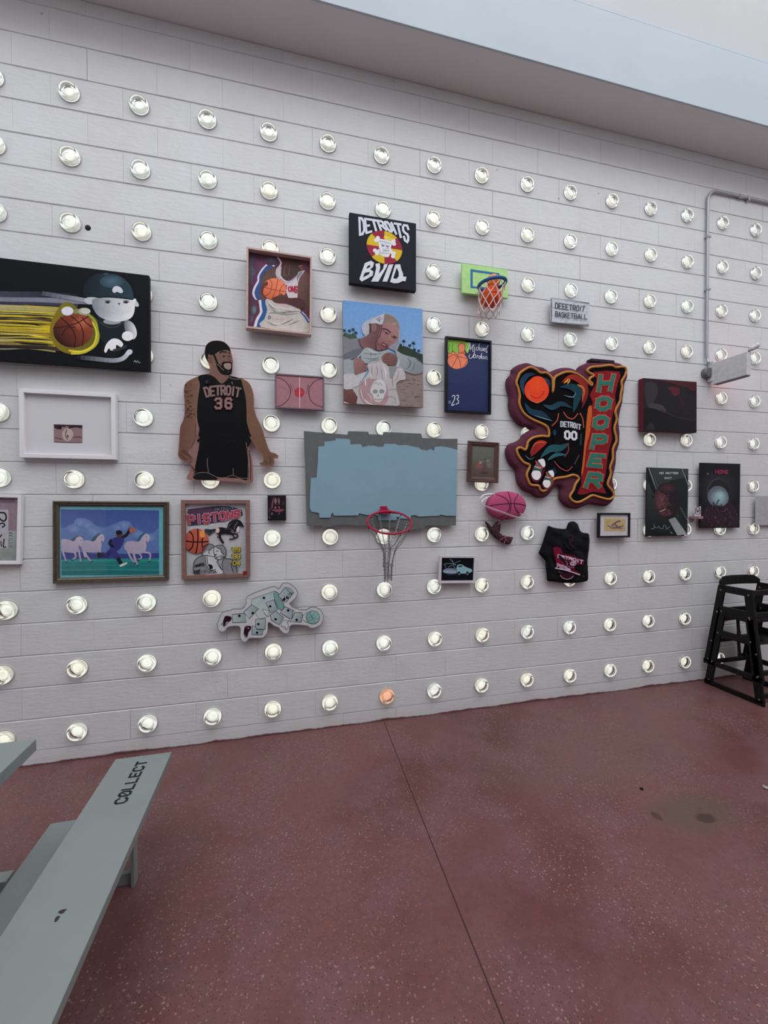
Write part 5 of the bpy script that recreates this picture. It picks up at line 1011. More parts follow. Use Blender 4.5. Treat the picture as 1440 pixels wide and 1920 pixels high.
# ---- hand-lettered sign
fr, iv = crop(1020, 530, 14.4), inv(1020, 530, 14.4)
R_, root = picture('wall_sign', 'small grey-white hand lettered sign reading DEEETROIT BASKETBALL', 'sign', fr, [(186, 400), (1236, 560), (1205, 1150), (192, 1080)], -0.030, -0.042)
slab('panel', R_, -0.030, -0.042, simple('whitewashed_panel', (160, 164, 170), 0.9, 0, 60, 0.4, bump=1.0), root, 0.003)
a = Art(fr, -0.0426, quadpts(R_, iv, 0.0)); a.poly([(150, 350), (1300, 350), (1300, 1200), (150, 1200)], (168, 172, 180)); rnd = random.Random(12)
for i in range(90): x, y = rnd.uniform(200, 1210), rnd.uniform(430, 1120); a.line([(x, y), (x + rnd.uniform(-50, 50), y + rnd.uniform(-20, 20))], rnd.uniform(6, 22), rnd.choice([(150, 156, 160), (180, 184, 194), (144, 150, 152), (172, 176, 190)]), 0, taper=2)
for P in ([(190, 405), (500, 450), (900, 510), (1236, 562)], [(195, 1075), (500, 1095), (900, 1130), (1205, 1148)], [(192, 420), (200, 700), (192, 1070)]): a.line(P, 20, (86, 90, 92))
a.text('DEEETROIT', [(305, 545), (700, 605), (1105, 645)], [(300, 690), (700, 750), (1070, 780)], 18, (28, 30, 42), gap=.42); a.text('BASKETBALL', [(300, 785), (700, 835), (1140, 870)], [(300, 915), (700, 970), (1150, 1000)], 17, (28, 30, 42), gap=.42)
a.build('lettering', PAINT, root)
bm = bmesh.new(); zt = R_.p(.5, 0).z
for s_ in (.12, .88): p = R_.p(s_, 0, -0.036); q = Vector((R_.p(.5, 0).x, -0.034, zt + 0.055)); add_tube(bm, [p, q], 0.0012, 5)
adopt(mesh_obj('hanging_cord', bm, simple('white_cord', (176, 176, 180), 0.7)), root)

# ---------------------------------------------------------------- soft padded shapes
def puff(pts, y0, depth, cell, edge, noise=None, skirt=0.02):
    """inflated sheet: outline in x,z; rises from y0 towards the room"""
    xs = [p[0] for p in pts]; zs = [p[1] for p in pts]; x0, x1, z0, z1 = min(xs), max(xs), min(zs), max(zs)
    n = len(pts)
    def inside(x, z):
        c = False; j = n - 1
        for i in range(n):
            if (pts[i][1] > z) != (pts[j][1] > z) and x < (pts[j][0] - pts[i][0]) * (z - pts[i][1]) / (pts[j][1] - pts[i][1]) + pts[i][0]: c = not c
            j = i
        return c
    def near(x, z):
        b = (1e9, 0, 0)
        for i in range(n):
            ax, az = pts[i]; bx, bz = pts[(i + 1) % n]; dx, dz = bx - ax, bz - az; l = dx * dx + dz * dz or 1e-12
            t = max(0, min(1, ((x - ax) * dx + (z - az) * dz) / l)); px, pz = ax + dx * t, az + dz * t; d = (px - x) ** 2 + (pz - z) ** 2
            if d < b[0]: b = (d, px, pz)
        return math.sqrt(b[0]), b[1], b[2]
    bm = bmesh.new(); V = {}; nx, nz = int((x1 - x0) / cell) + 2, int((z1 - z0) / cell) + 2
    I = {}
    for i in range(nx):
        for j in range(nz):
            x, z = x0 + i * cell, z0 + j * cell
            I[i, j] = inside(x, z)
    def vert(i, j):
        if (i, j) in V: return V[i, j]
        x, z = x0 + i * cell, z0 + j * cell; d, px, pz = near(x, z)
        if not I[i, j]: x, z, h = px, pz, 0.0
        elif d < cell * 0.45: x, z, h = px, pz, 0.0
        else:
            t = min(1, d / edge); h = depth * math.sqrt(max(0, 1 - (1 - t) ** 2))
            if noise: h += noise(x, z) * t
        V[i, j] = bm.verts.new((x, y0 - h, z)); return V[i, j]
    for i in range(nx - 1):
        for j in range(nz - 1):
            k = sum(I.get(q, False) for q in ((i, j), (i + 1, j), (i + 1, j + 1), (i, j + 1)))
            if k >= 2:
                f = [vert(i, j), vert(i + 1, j), vert(i + 1, j + 1), vert(i, j + 1)]
                try: bm.faces.new(f)
                except ValueError: pass
    bd = [e for e in bm.edges if len(e.link_faces) == 1]
    r = bmesh.ops.extrude_edge_only(bm, edges=bd)
    for v in [g for g in r['geom'] if isinstance(g, bmesh.types.BMVert)]: v.co.y = y0 + min(skirt, -y0 - 0.004)
    bmesh.ops.recalc_face_normals(bm, faces=bm.faces[:]); return bm

# ---- padded rug with vertical lettering (the mascot figure is left out)
fr = crop(940, 640, 5.538)
RO = [(210, 228), (290, 212), (370, 245), (455, 262), (520, 305), (560, 290), (620, 270), (690, 262), (760, 272), (815, 298), (820, 268), (850, 240), (920, 212), (1000, 205), (1100, 202), (1230, 212), (1290, 245), (1325, 300), (1330, 360), (1300, 440), (1285, 560), (1275, 640), (1245, 760), (1240, 860), (1250, 960), (1240, 1080), (1215, 1150), (1210, 1250), (1195, 1340), (1175, 1430), (1190, 1500), (1195, 1600), (1170, 1670), (1110, 1710), (1040, 1705), (940, 1690), (870, 1715), (800, 1740), (720, 1725), (660, 1680), (630, 1610), (640, 1540), (620, 1502), (570, 1512), (530, 1570), (480, 1615), (420, 1625), (360, 1605), (330, 1575), (260, 1550), (200, 1480), (180, 1400), (170, 1330), (120, 1280), (80, 1200), (70, 1120), (100, 1062), (160, 1040), (215, 1010), (250, 960), (310, 920), (350, 908), (300, 890), (230, 870), (170, 820), (120, 740), (100, 650), (105, 580), (90, 510), (75, 440), (85, 370), (125, 330), (130, 280), (170, 245)]
RI = [(250, 290), (300, 272), (360, 300), (400, 330), (460, 330), (505, 365), (525, 400), (530, 470), (528, 535), (536, 470), (545, 385), (600, 345), (680, 320), (760, 335), (830, 375), (880, 420), (925, 460), (935, 440), (905, 410), (920, 380), (955, 355), (905, 330), (885, 300), (930, 272), (1010, 265), (1130, 252), (1180, 275), (1260, 268), (1290, 300), (1275, 360), (1240, 420), (1245, 480), (1230, 560), (1225, 620), (1190, 690), (1175, 740), (1190, 810), (1165, 900), (1180, 980), (1185, 1040), (1150, 1120), (1150, 1220), (1120, 1310), (1130, 1370), (1100, 1460), (1102, 1500), (1150, 1560), (1160, 1610), (1110, 1640), (1030, 1625), (940, 1600), (880, 1630), (800, 1670), (740, 1660), (705, 1610), (740, 1550), (765, 1480), (800, 1420), (740, 1388), (660, 1410), (540, 1430), (500, 1500), (440, 1555), (400, 1540), (380, 1500), (300, 1490), (265, 1420), (260, 1370), (290, 1290), (230, 1260), (180, 1200), (155, 1140), (165, 1112), (200, 1107), (240, 1130), (262, 1090), (275, 1040), (330, 1000), (420, 985), (480, 990), (490, 950), (470, 890), (400, 850), (330, 820), (250, 770), (205, 710), (180, 640), (185, 560), (170, 490), (150, 430), (170, 370), (190, 330)]
c = back(*fr(700, 1730), 0)
root = thing('padded_rug', 'large thick maroon and gold edged wall rug reading HOOPER with a glowing orange ball', 'rug', (c.x, 0, c.z))
YR = -0.036; FZ = 0.030
def fuzz(x, z): return 0.0025 * math.sin(x * 210 + 3 * math.sin(z * 90)) * math.sin(z * 190)
RUGM = simple('maroon_tufted_wool', (88, 44, 60), 1.0, 0, 220, 0.35, bump=1.0)
bm = puff(cut(fr, RO, YR - FZ, 3), YR, FZ, 0.011, 0.05, fuzz); o = mesh_obj('rug_border', bm, RUGM, smooth=True); adopt(o, root)
hanger(root, c.x + 0.05, c.z + 0.6, YR)
a = Art(fr, YR - FZ - 0.006); a.poly(RI, (16, 12, 16), 3)
# letter column: red field, orange rim, green letters
a.poly([(960, 320), (1225, 315), (1215, 420), (1180, 560), (1190, 660), (1160, 740), (1140, 900), (1150, 1010), (1120, 1120), (1100, 1240), (1080, 1400), (1050, 1500), (1090, 1580), (960, 1560), (860, 1590), (790, 1580), (830, 1490), (830, 1350), (860, 1200), (860, 1050), (900, 900), (900, 740), (950, 640), (920, 560), (960, 480), (1000, 400)], (120, 28, 36), 2)
a.poly([(900, 700), (940, 690), (930, 900), (880, 1100), (860, 1300), (830, 1400), (850, 1200), (870, 1000)], (176, 84, 40), 3)
LQ = {'H': [(1030, 362), (1162, 358), (1128, 505), (1008, 512)], 'O': [(1005, 592), (1135, 597), (1108, 702), (990, 702)], 'O2': [(975, 790), (1102, 790), (1078, 896), (960, 896)], 'P': [(962, 982), (1084, 984), (1064, 1098), (936, 1106)], 'E': [(940, 1182), (1062, 1192), (1026, 1296), (908, 1286)], 'R': [(916, 1378), (1034, 1384), (1010, 1506), (872, 1506)]}
for w_, c_ in ((72, (140, 34, 40)), (54, (184, 92, 62)), (40, (44, 104, 92))):
    for k, Qd in LQ.items():
        a.glyph(k[0], lambda u, v, Q=Qd: ((Q[0][0] * (1 - u) + Q[1][0] * u) * (1 - v) + (Q[3][0] * (1 - u) + Q[2][0] * u) * v, (Q[0][1] * (1 - u) + Q[1][1] * u) * (1 - v) + (Q[3][1] * (1 - u) + Q[2][1] * u) * v), w_, c_, .12 if k[0] in 'HPR' else 0)
# ball, flames, jersey, plain teal swirls and shoes
for P, w, c1, c2 in (([(230, 560), (210, 440), (260, 360), (350, 340)], 56, (36, 66, 88), (28, 50, 72)), ([(430, 380), (480, 420), (500, 480)], 40, (34, 60, 84), (24, 44, 64)), ([(240, 640), (300, 730), (420, 760), (520, 830)], 66, (34, 62, 84), (26, 46, 66)), ([(330, 770), (430, 800), (530, 830)], 10, (104, 130, 140), (90, 120, 130)), ([(430, 660), (520, 690), (620, 650), (740, 700)], 60, (38, 72, 86), (28, 50, 64)), ([(600, 480), (700, 470), (790, 520), (770, 640), (740, 740)], 84, (30, 54, 74), (24, 64, 66)), ([(640, 560), (740, 580), (770, 520)], 12, (88, 124, 134), (80, 110, 120))):
    a.line(P, w, c1, c2=c2, taper=2)
for P, w, c1, c2 in (([(620, 430), (720, 370), (840, 430), (870, 560), (830, 700)], 70, (150, 44, 34), (92, 28, 36)), ([(640, 440), (700, 400), (680, 450)], 26, (196, 144, 52), (180, 120, 50)), ([(780, 450), (850, 500), (830, 640)], 30, (176, 110, 50), (150, 50, 40)), ([(470, 1050), (380, 1080), (300, 1200)], 90, (160, 44, 34), (110, 30, 38)), ([(460, 1050), (350, 1060), (290, 1170)], 10, (190, 110, 60), (170, 70, 50)), ([(240, 1180), (290, 1225), (340, 1200)], 16, (60, 96, 92), (40, 70, 72))):
    a.line(P, w, c1, c2=c2, taper=2)
a.ell(362, 510, 128, 128, (206, 62, 34)); a.blob(372, 450, 92, 86, (238, 74, 32), (208, 62, 34)); a.line([(270, 520), (300, 600), (370, 640), (450, 590)], 12, (176, 90, 62)); a.line([(300, 560), (340, 590), (400, 580), (440, 520)], 10, (160, 36, 26))
a.poly([(590, 745), (640, 730), (690, 790), (760, 800), (800, 745), (830, 830), (840, 900), (830, 1000), (810, 1180), (790, 1330), (700, 1340), (620, 1290), (560, 1230), (540, 1100), (540, 900)], (12, 12, 17), 3)
a.line([(640, 735), (680, 790), (740, 805), (790, 750)], 9, (176, 84, 62)); a.line([(588, 750), (575, 820), (520, 880)], 9, (176, 84, 62)); a.line([(810, 745), (840, 810), (848, 900)], 9, (176, 84, 62)); a.line([(545, 1245), (600, 1310), (680, 1345), (730, 1300)], 9, (150, 70, 66))
a.text('DETROIT', [(612, 835), (720, 842), (815, 870)], [(612, 885), (720, 892), (812, 918)], 12, (168, 170, 176), gap=.5); a.text('00', [(655, 935), (770, 945)], [(655, 1010), (770, 1020)], 22, (190, 190, 196), gap=.55)
a.line([(700, 1060), (600, 1110), (500, 1120), (400, 1210)], 80, (34, 74, 78), c2=(40, 84, 92), taper=2); a.line([(660, 1180), (560, 1180), (470, 1240)], 40, (44, 90, 98), taper=2); a.line([(680, 1060), (690, 1130), (650, 1200)], 10, (120, 60, 66)); a.line([(800, 1180), (750, 1280)], 12, (70, 60, 70)); a.line([(560, 1340), (480, 1370)], 60, (24, 44, 60)); a.ell(545, 950, 18, 30, (28, 56, 84)); a.line([(820, 960), (815, 1080)], 14, (34, 70, 72))
for dx, dy, s_ in ((0, 0, 1), (105, 105, .82)):
    def T(P): return [(x * s_ + dx + (1 - s_) * 370, y * s_ + dy + (1 - s_) * 1300) for x, y in P]
    a.poly(T([(380, 1230), (430, 1225), (440, 1290), (420, 1330), (400, 1400), (380, 1440), (330, 1430), (305, 1380), (330, 1310)]), (74, 84, 82), 3); a.poly(T([(375, 1235), (430, 1222), (450, 1280), (430, 1310), (390, 1260)]), (206, 206, 212), 3); a.poly(T([(305, 1380), (330, 1345), (390, 1350), (405, 1400), (370, 1440), (330, 1430)]), (206, 206, 212), 3)
    a.line(T([(350, 1240), (375, 1300), (440, 1310)]), 12 * s_, (190, 60, 60)); a.line(T([(300, 1390), (320, 1440), (380, 1450), (440, 1330)]), 12 * s_, (110, 24, 50)); a.line(T([(335, 1300), (400, 1320)]), 9 * s_, (170, 180, 176)); a.line(T([(330, 1325), (395, 1345)]), 7 * s_, (40, 50, 50))
a.build('pictorial_field', CLOTH, root)
bm = bmesh.new(); pts = [(x, YR - FZ - 0.007, z) for x, z in cut(fr, RI, YR - FZ, 3)]; add_tube(bm, pts, 0.0105, 7, closed=True); o = mesh_obj('gold_outline', bm, simple('gold_wool', (170, 116, 58), 1.0, 0, 200, 0.25, bump=0.8), smooth=True); adopt(o, root)
bm = bmesh.new(); p0, p1 = back(*fr(925, 180), -0.05), back(*fr(1165, 232), -0.05); add_box(bm, (p0.x, -0.062, p1.z), (p1.x, -0.0018, p0.z), 0.003); adopt(mesh_obj('hanging_bar', bm, simple('dark_maroon_bar', (46, 20, 38), 0.6)), root)

# ---- hoodie
fr = crop(1000, 960, 11.077)
HO = [(330, 287), (430, 320), (560, 345), (700, 350), (722, 320), (735, 262), (770, 212), (850, 195), (920, 230), (960, 310), (990, 385), (1060, 432), (1165, 450), (1178, 520), (1180, 640), (1165, 800), (1142, 1000), (1150, 1250), (1148, 1420), (1050, 1460), (850, 1482), (600, 1475), (420, 1450), (312, 1430), (300, 1300), (280, 1150), (275, 1030), (200, 940), (132, 862), (170, 760), (220, 620), (270, 460), (310, 330)]
c = back(*fr(720, 1480), 0); root = thing('hoodie', 'small black hooded sweatshirt with crimson back print hung flat on the wall', 'sweatshirt', (c.x, 0, c.z))
def folds(x, z): return 0.006 * math.sin(x * 40 + 2.2 * math.sin(z * 16)) + 0.004 * math.sin(z * 60 + x * 30)
bm = puff(cut(fr, HO, -0.05, 3), -0.0365, 0.028, 0.008, 0.05, folds, 0.002); o = mesh_obj('sweatshirt_body', bm, simple('black_cotton_fleece', (13, 14, 18), 0.98, 0, 120, 0.3, bump=0.5), smooth=True); adopt(o, root)
hd = [(560, 520), (600, 430), (700, 380), (740, 280), (780, 225), (850, 208), (915, 240), (950, 320), (975, 400), (1010, 520), (1000, 650), (940, 760), (860, 820), (760, 830), (660, 780), (580, 680)]
bm = puff(cut(fr, hd, -0.06, 3), -0.058, 0.020, 0.008, 0.05, folds); o = mesh_obj('hood', bm, simple('black_cotton_hood', (17, 20, 23), 0.98, 0, 120, 0.3, bump=0.5), smooth=True); adopt(o, root)
h = back(*fr(800, 420), 0); a = Art(fr, -0.0710, g=1.6); CR = (104, 16, 42)
a.poly([(410, 740), (560, 740), (600, 860), (900, 900), (1040, 1000), (1030, 1100), (880, 1100), (860, 1200), (980, 1270), (940, 1320), (860, 1290), (560, 1160), (480, 1100), (450, 960)], (84, 12, 34), 2); a.poly([(420, 745), (560, 740), (600, 880), (500, 880), (440, 860)], CR, 2); a.poly([(470, 940), (620, 960), (640, 1060), (600, 1100), (500, 1090)], CR, 2)
a.text('DETROIT', [(510, 890), (760, 940), (1030, 1010)], [(510, 940), (760, 985), (1020, 1080)], 22, (176, 150, 168), gap=.3)
a.text('PISTONS', [(495, 1070), (640, 1120), (760, 1190)], [(490, 1150), (640, 1180), (760, 1225)], 16, (176, 150, 168), gap=.3)
a.line([(445, 1162), (700, 1215), (965, 1305)], 22, (178, 156, 172)); a.ell(820, 1070, 66, 48, (166, 136, 156)); a.ell(800, 1065, 16, 12, (70, 12, 34)); a.ell(850, 1080, 14, 12, (70, 12, 34)); a.line([(660, 1010), (700, 1070), (680, 1130)], 12, (150, 110, 136)); a.line([(720, 1110), (760, 1150), (840, 1150)], 12, (140, 100, 126)); a.line([(560, 1220), (520, 1250), (600, 1262)], 12, (96, 50, 76))
a.line([(550, 1310), (610, 1370), (700, 1392), (780, 1370), (830, 1320)], 16, (150, 120, 142)); a.poly([(560, 1290), (840, 1290), (790, 1345), (700, 1365), (620, 1345)], (60, 10, 26), 2); a.ell(1040, 1330, 16, 16, (60, 66, 66))
a.build('back_print', CLOTH, root)
a = Art(fr, -0.0820, g=1.6); 
for P in ([(715, 490), (800, 480), (820, 560), (780, 620)], [(730, 560), (800, 590), (790, 640)], [(760, 640), (810, 700), (870, 750)], [(740, 600), (780, 680), (850, 740)]): a.line(P, 16, (72, 26, 48))
a.build('hood_print', CLOTH, root)
R_, root = picture('white_panel', 'thin white board behind the black hooded sweatshirt', 'board', fr, [(300, 180), (1165, 185), (1165, 1100), (300, 1100)], -0.0305, -0.0325)
R2 = Rect(fr, [(300, 180), (1165, 185), (1165, 1100), (300, 1100)], -0.033); slab('board', R2, -0.031, -0.033, simple('white_board', (174, 172, 176), 0.7), root, 0)

# ---- pink ball with wire ring
fr = crop(810, 900, 7.2); pc = back(*fr(985, 345), -0.04); rx = abs(back(*fr(1237, 345), -0.04).x - back(*fr(733, 345), -0.04).x) / 2; rz = abs(back(*fr(985, 155), -0.04).z - back(*fr(985, 535), -0.04).z) / 2
root = thing('ball_relief', 'pink domed basketball relief ringed by thin metal wire below the antique frame', 'wall decoration', (pc.x, 0, pc.z))
bm = bmesh.new(); add_lathe_y(bm, [(0, -0.115)] + [(math.sin(t), -0.075 - 0.04 * math.cos(t)) for t in [PI / 2 * k / 8 for k in range(1, 9)]] + [(1, -0.03), (0, -0.03)], (0, 0, 0), 44)
for v in bm.verts: v.co.x = v.co.x * rx + pc.x; v.co.z = v.co.z * rz + pc.z
bmesh.ops.recalc_face_normals(bm, faces=bm.faces[:]); o = mesh_obj('dome', bm, simple('pink_flocked', (158, 66, 98), 0.9, 0, 160, 0.25, bump=0.8), smooth=True); adopt(o, root); hanger(root, pc.x, pc.z, -0.031)
def dome(u, v): r2 = min(0.999, u * u + v * v); return (pc.x + rx * u, -0.075 - 0.04 * math.sqrt(1 - r2) - 0.0005, pc.z + rz * v)
bm = bmesh.new()
for S in ([(-.93, .02), (-.5, .1), (0, .15), (.5, .12), (.97, -.02)], [(-.02, .97), (.03, .5), (.06, 0), (.0, -.5), (-.08, -.97)], [(-.6, .77), (-.2, .5), (-.03, .1), (-.06, -.3), (-.3, -.7), (-.5, -.83)], [(.55, .82), (.3, .45), (.24, .1), (.35, -.3), (.6, -.6)]): add_tube(bm, [dome(*q) for q in smooth_pts(S, False, 6)], 0.0032, 6)
adopt(mesh_obj('seam', bm, simple('dark_plum_seam', (66, 20, 46), 0.6)), root)
bm = bmesh.new(); 
for off, dy in ((0, -0.125), (14, -0.118)):
    L = [(672, 290 + off), (700, 262), (760, 230), (840, 215)][::-1] + [(672, 290 + off), (676, 325), (730, 350 + off), (850, 395 + off), (980, 440 + off), (1120, 490 + off), (1230, 512), (1285, 495), (1270, 470), (1180, 455)]
    P = [back(*fr(*q), dy if 700 < q[0] < 1200 and q[1] > 300 else (-0.095 if q[0] < 700 or q[0] > 1200 else -0.045)) for q in smooth_pts(L, False, 5)]
    add_tube(bm, P, 0.0022, 6)
for L in ([(840, 190), (740, 190), (680, 215), (650, 260), (655, 300)], [(1210, 420), (1225, 400), (1245, 460), (1288, 492)]): add_tube(bm, [back(*fr(*q), -0.05) for q in smooth_pts(L, False, 4)], 0.003, 6)
adopt(mesh_obj('wire_ring', bm, simple('bright_wire', (196, 190, 196), 0.3, 0.5)), root)
rb = [(738, 560), (760, 570), (800, 612), (832, 652), (850, 620), (875, 588), (918, 560), (940, 600), (935, 680), (925, 715), (1010, 762), (1105, 772), (1092, 820), (1062, 872), (1000, 862), (930, 822), (870, 775), (810, 712), (780, 655), (760, 610)]
bm = puff(cut(fr, rb, -0.05, 2), -0.035, 0.012, 0.006, 0.02, lambda x, z: 0.004 * math.sin(x * 160 + z * 90)); o = mesh_obj('ribbon', bm, simple('brown_floral_ribbon', (74, 46, 54), 0.9, 0, 55, 0.7), smooth=True); adopt(o, root)
bm = bmesh.new(); add_tube(bm, [back(*fr(*q), -0.05) for q in ((950, 535), (915, 565), (900, 600))], 0.006, 6)
for L in ([(915, 815), (950, 790), (1000, 760)], [(975, 860), (995, 800), (985, 740)], [(940, 740), (1010, 765)]): add_tube(bm, [back(*fr(*q), -0.054) for q in L], 0.0025, 5)
adopt(mesh_obj('ribbon_string', bm, simple('pink_string', (150, 96, 112), 0.8)), root)

# ---------------------------------------------------------------- hoops
def solid(name, fr, P, y0, y1, mat, root, sm=0):
    bm = bmesh.new(); add_prism_xz(bm, cut(fr, P, y1, sm), y0, y1); return adopt(mesh_obj(name, bm, mat), root)
fr = crop(560, 780, 3.2727); AX, AZ, TI, RO_, RR = 2.42845, 1.60226, 0.4903, -0.05016, 0.16009
root = thing('basketball_hoop', 'ragged grey and pale blue backboard with drooping red rim and chain net', 'basketball hoop', (AX, 0, 1.5))
solid('backboard', fr, [(32, 92), (120, 100), (300, 115), (305, 93), (425, 96), (432, 112), (518, 115), (522, 98), (640, 103), (750, 108), (760, 135), (880, 140), (975, 140), (965, 672), (780, 672), (770, 693), (620, 700), (600, 685), (400, 672), (300, 668), (210, 672), (205, 680), (150, 680), (145, 672), (50, 675), (45, 500), (40, 300), (35, 200)], -0.034, -0.050, simple('dark_grey_board', (86, 89, 89), 0.75), root)
solid('blue_panel', fr, [(120, 187), (158, 185), (158, 158), (228, 150), (228, 137), (315, 143), (318, 175), (380, 172), (392, 192), (440, 180), (445, 188), (455, 180), (490, 190), (520, 188), (528, 170), (595, 172), (610, 180), (660, 178), (740, 195), (750, 207), (790, 212), (810, 203), (832, 215), (835, 190), (870, 186), (915, 192), (974, 208), (965, 613), (905, 612), (870, 604), (860, 612), (780, 615), (740, 618), (715, 608), (690, 610), (685, 632), (625, 628), (615, 620), (600, 620), (600, 640), (490, 640), (487, 612), (460, 605), (420, 608), (370, 597), (365, 610), (220, 612), (205, 592), (192, 625), (128, 624), (125, 595), (80, 588), (68, 565), (70, 470), (75, 382), (110, 378), (118, 280)], -0.048, -0.056, simple('pale_blue_board', (113, 141, 154), 0.7, 0, 8, 0.04), root)
hanger(root, 2.2, 1.9, -0.034); hanger(root, 2.75, 1.9, -0.034)
RED = simple('crimson_enamel', (142, 28, 56), 0.35, 0, 30, 0.05)
fw = Vector((0, -math.cos(TI), -math.sin(TI))); la = Vector((math.cos(RO_), 0, -math.sin(RO_))); rc = Vector((AX, -0.09, AZ)) + fw * RR; up = la.cross(fw); up = up if up.z > 0 else -up
def rim(t, r=RR): return rc + la * (r * math.cos(t)) + fw * (r * math.sin(t))
bm = bmesh.new(); add_tube(bm, [rim(2 * PI * k / 64, RR - 0.004) for k in range(64)], 0.0074, 10, closed=True); adopt(mesh_obj('rim', bm, RED, smooth=True), root)
for k in range(12):
    t = 2 * PI * (k + .5) / 12; bm = bmesh.new()
    add_tube(bm, [rim(t) - up * 0.004, rim(t, RR + .004) - up * 0.018, rim(t, RR - .006) - up * 0.020], 0.0035, 5); adopt(mesh_obj('net_hook', bm, RED), root)
bm = bmesh.new(); add_box(bm, (AX - 0.026, -0.064, AZ + 0.021), (AX + 0.026, -0.054, AZ + 0.037), 0.002); add_prism_xz(bm, [(AX - 0.022, AZ + 0.021), (AX + 0.022, AZ + 0.021), (AX + 0.027, AZ + 0.012), (AX + 0.044, AZ - 0.002), (AX + 0.034, AZ - 0.022), (AX - 0.034, AZ - 0.018), (AX - 0.044, AZ + 0.002), (AX - 0.027, AZ + 0.013)], -0.055, -0.096)
for s_ in (-1, 1): add_tube(bm, [(AX + s_ * 0.030, -0.062, AZ + 0.004), (AX + s_ * 0.055, -0.10, AZ - 0.012), tuple(rim(PI * 1.5 + s_ * 0.75))], 0.007, 7)
adopt(mesh_obj('bracket', bm, RED), root)
CH = simple('galvanised_chain', (128, 130, 132), 0.35, 0.7, 50, 0.2)
def link_mesh(bm, c, t, s, L=0.0125, w=0.0048, r=0.0016):
    b = t.cross(s).normalized(); P = []
    for k in range(8):
        a_ = 2 * PI * k / 8; P.append(c + t * (math.sin(a_) * L * .62) + s * (math.cos(a_) * w))
    add_tube(bm, P, r, 4, closed=True)
rnd = random.Random(21); bx = back(726, 1050, -0.23).x; by = -0.235
for k in range(12):
    t = 2 * PI * (k + .5) / 12; top_ = rim(t, RR - .006) - up * 0.020
    a2 = t + rnd.uniform(-.5, .5); w1 = Vector((bx + 0.052 * math.cos(a2) + 0.012, by - 0.045 * math.sin(a2), 1.335 + rnd.uniform(-.02, .03))); w2 = Vector((bx + 0.034 * math.cos(a2) + .003, by - 0.03 * math.sin(a2), 1.235)); w3 = Vector((bx + 0.028 * math.cos(a2 + .3) + .003, by - 0.025 * math.sin(a2), 1.115 + rnd.uniform(-.015, .02)))
    mid_ = (top_ + w1) / 2 + Vector((0, 0, -0.012))
    path = smooth_pts([tuple(q) for q in (top_, mid_, w1, w2, w3)], False, 12); bm = bmesh.new(); acc = 0; i = 0; d0 = Vector(path[0])
    for q in path[1:]:
        q = Vector(q); seg = (q - d0).length
        while acc + seg >= 0.0125:
            f = (0.0125 - acc) / seg; d0 = d0.lerp(q, f); seg = (q - d0).length; acc = 0
            tt = (q - d0).normalized() if seg > 1e-6 else Vector((0, 0, -1)); s0 = tt.cross(Vector((1, 0.3, 0))).normalized(); s1 = tt.cross(s0).normalized()
            link_mesh(bm, d0.copy(), tt, s0 if i % 2 else s1); i += 1
        acc += seg; d0 = q
    adopt(mesh_obj('net_chain', bm, CH), root)
for z_, r_ in ((1.335, .052), (1.225, .035)):
    bm = bmesh.new()
    for k in range(22): t = 2 * PI * k / 22; cc = Vector((bx + r_ * math.cos(t) + (.012 if z_ > 1.3 else .003), by - r_ * .85 * math.sin(t), z_ - 0.008 * math.cos(6 * t))); tt = Vector((-math.sin(t), -math.cos(t), 0)); link_mesh(bm, cc, tt, Vector((0, 0, 1)) if k % 2 else tt.cross(Vector((0, 0, 1))), L=.0125)
    adopt(mesh_obj('net_ring_chain', bm, CH), root)

# ---- toy hoop
fr, iv = crop(860, 480, 13.09), inv(860, 480, 13.09)
R_ = Rect(fr, [(85, 190), (1215, 322), (1207, 1034), (90, 900)], -0.055); c = R_.p(.5, 1, 0)
root = thing('toy_hoop', 'lime green toy backboard with blue rim and white net', 'basketball hoop', (c.x, 0, c.z))
h = R_.p(.5, .3); hanger(root, h.x, h.z, -0.032)
slab('backboard', R_, -0.032, -0.055, simple('lime_green_foam', (152, 192, 124), 0.8, 0, 26, 0.10, bump=0.3), root, 0.004)
a = Art(fr, -0.0556); BL = (44, 98, 146)
for P in ([(290, 320), (1000, 425), (1000, 480), (290, 380)], [(290, 320), (345, 328), (345, 790), (290, 785)], [(290, 735), (560, 760), (560, 800), (290, 785)], [(960, 430), (1000, 432), (1000, 840), (960, 840)], [(500, 752), (1000, 800), (1000, 845), (500, 798)]): a.poly(P, BL)
rnd = random.Random(3)
for i in range(30): x, y = rnd.uniform(370, 900), rnd.uniform(420, 720); a.line([(x, y), (x + rnd.uniform(20, 90), y + rnd.uniform(0, 24))], 9, rnd.choice([(160, 192, 122), (166, 188, 120), (146, 186, 120)]), taper=2)
a.build('target_square', PAINT, root)
gx, gy, gz, gr = 3.256, -0.165, 3.322, 0.100
BLUE = simple('blue_plastic_rim', (36, 84, 130), 0.5)
bm = bmesh.new(); add_tube(bm, [(gx + gr * math.cos(2 * PI * k / 40), gy + gr * math.sin(2 * PI * k / 40), gz + 0.012 * math.cos(2 * PI * k / 40)) for k in range(40)], 0.013, 10, closed=True); add_box(bm, (gx - 0.03, -0.085, gz - 0.02), (gx + 0.03, -0.050, gz + 0.012), 0.004); adopt(mesh_obj('rim', bm, BLUE, smooth=False), root)
bm = bmesh.new(); NS = 9
def nv(i, j, r, z): t = 2 * PI * (i + .5 * (j % 2)) / NS; return (gx - 0.006 * j + r * math.cos(t), gy + r * math.sin(t), z)
lev = [(0.100, gz - 0.005), (0.096, gz - .052), (0.090, gz - .100), (0.084, gz - .150), (0.080, gz - .200), (0.080, gz - .240)]
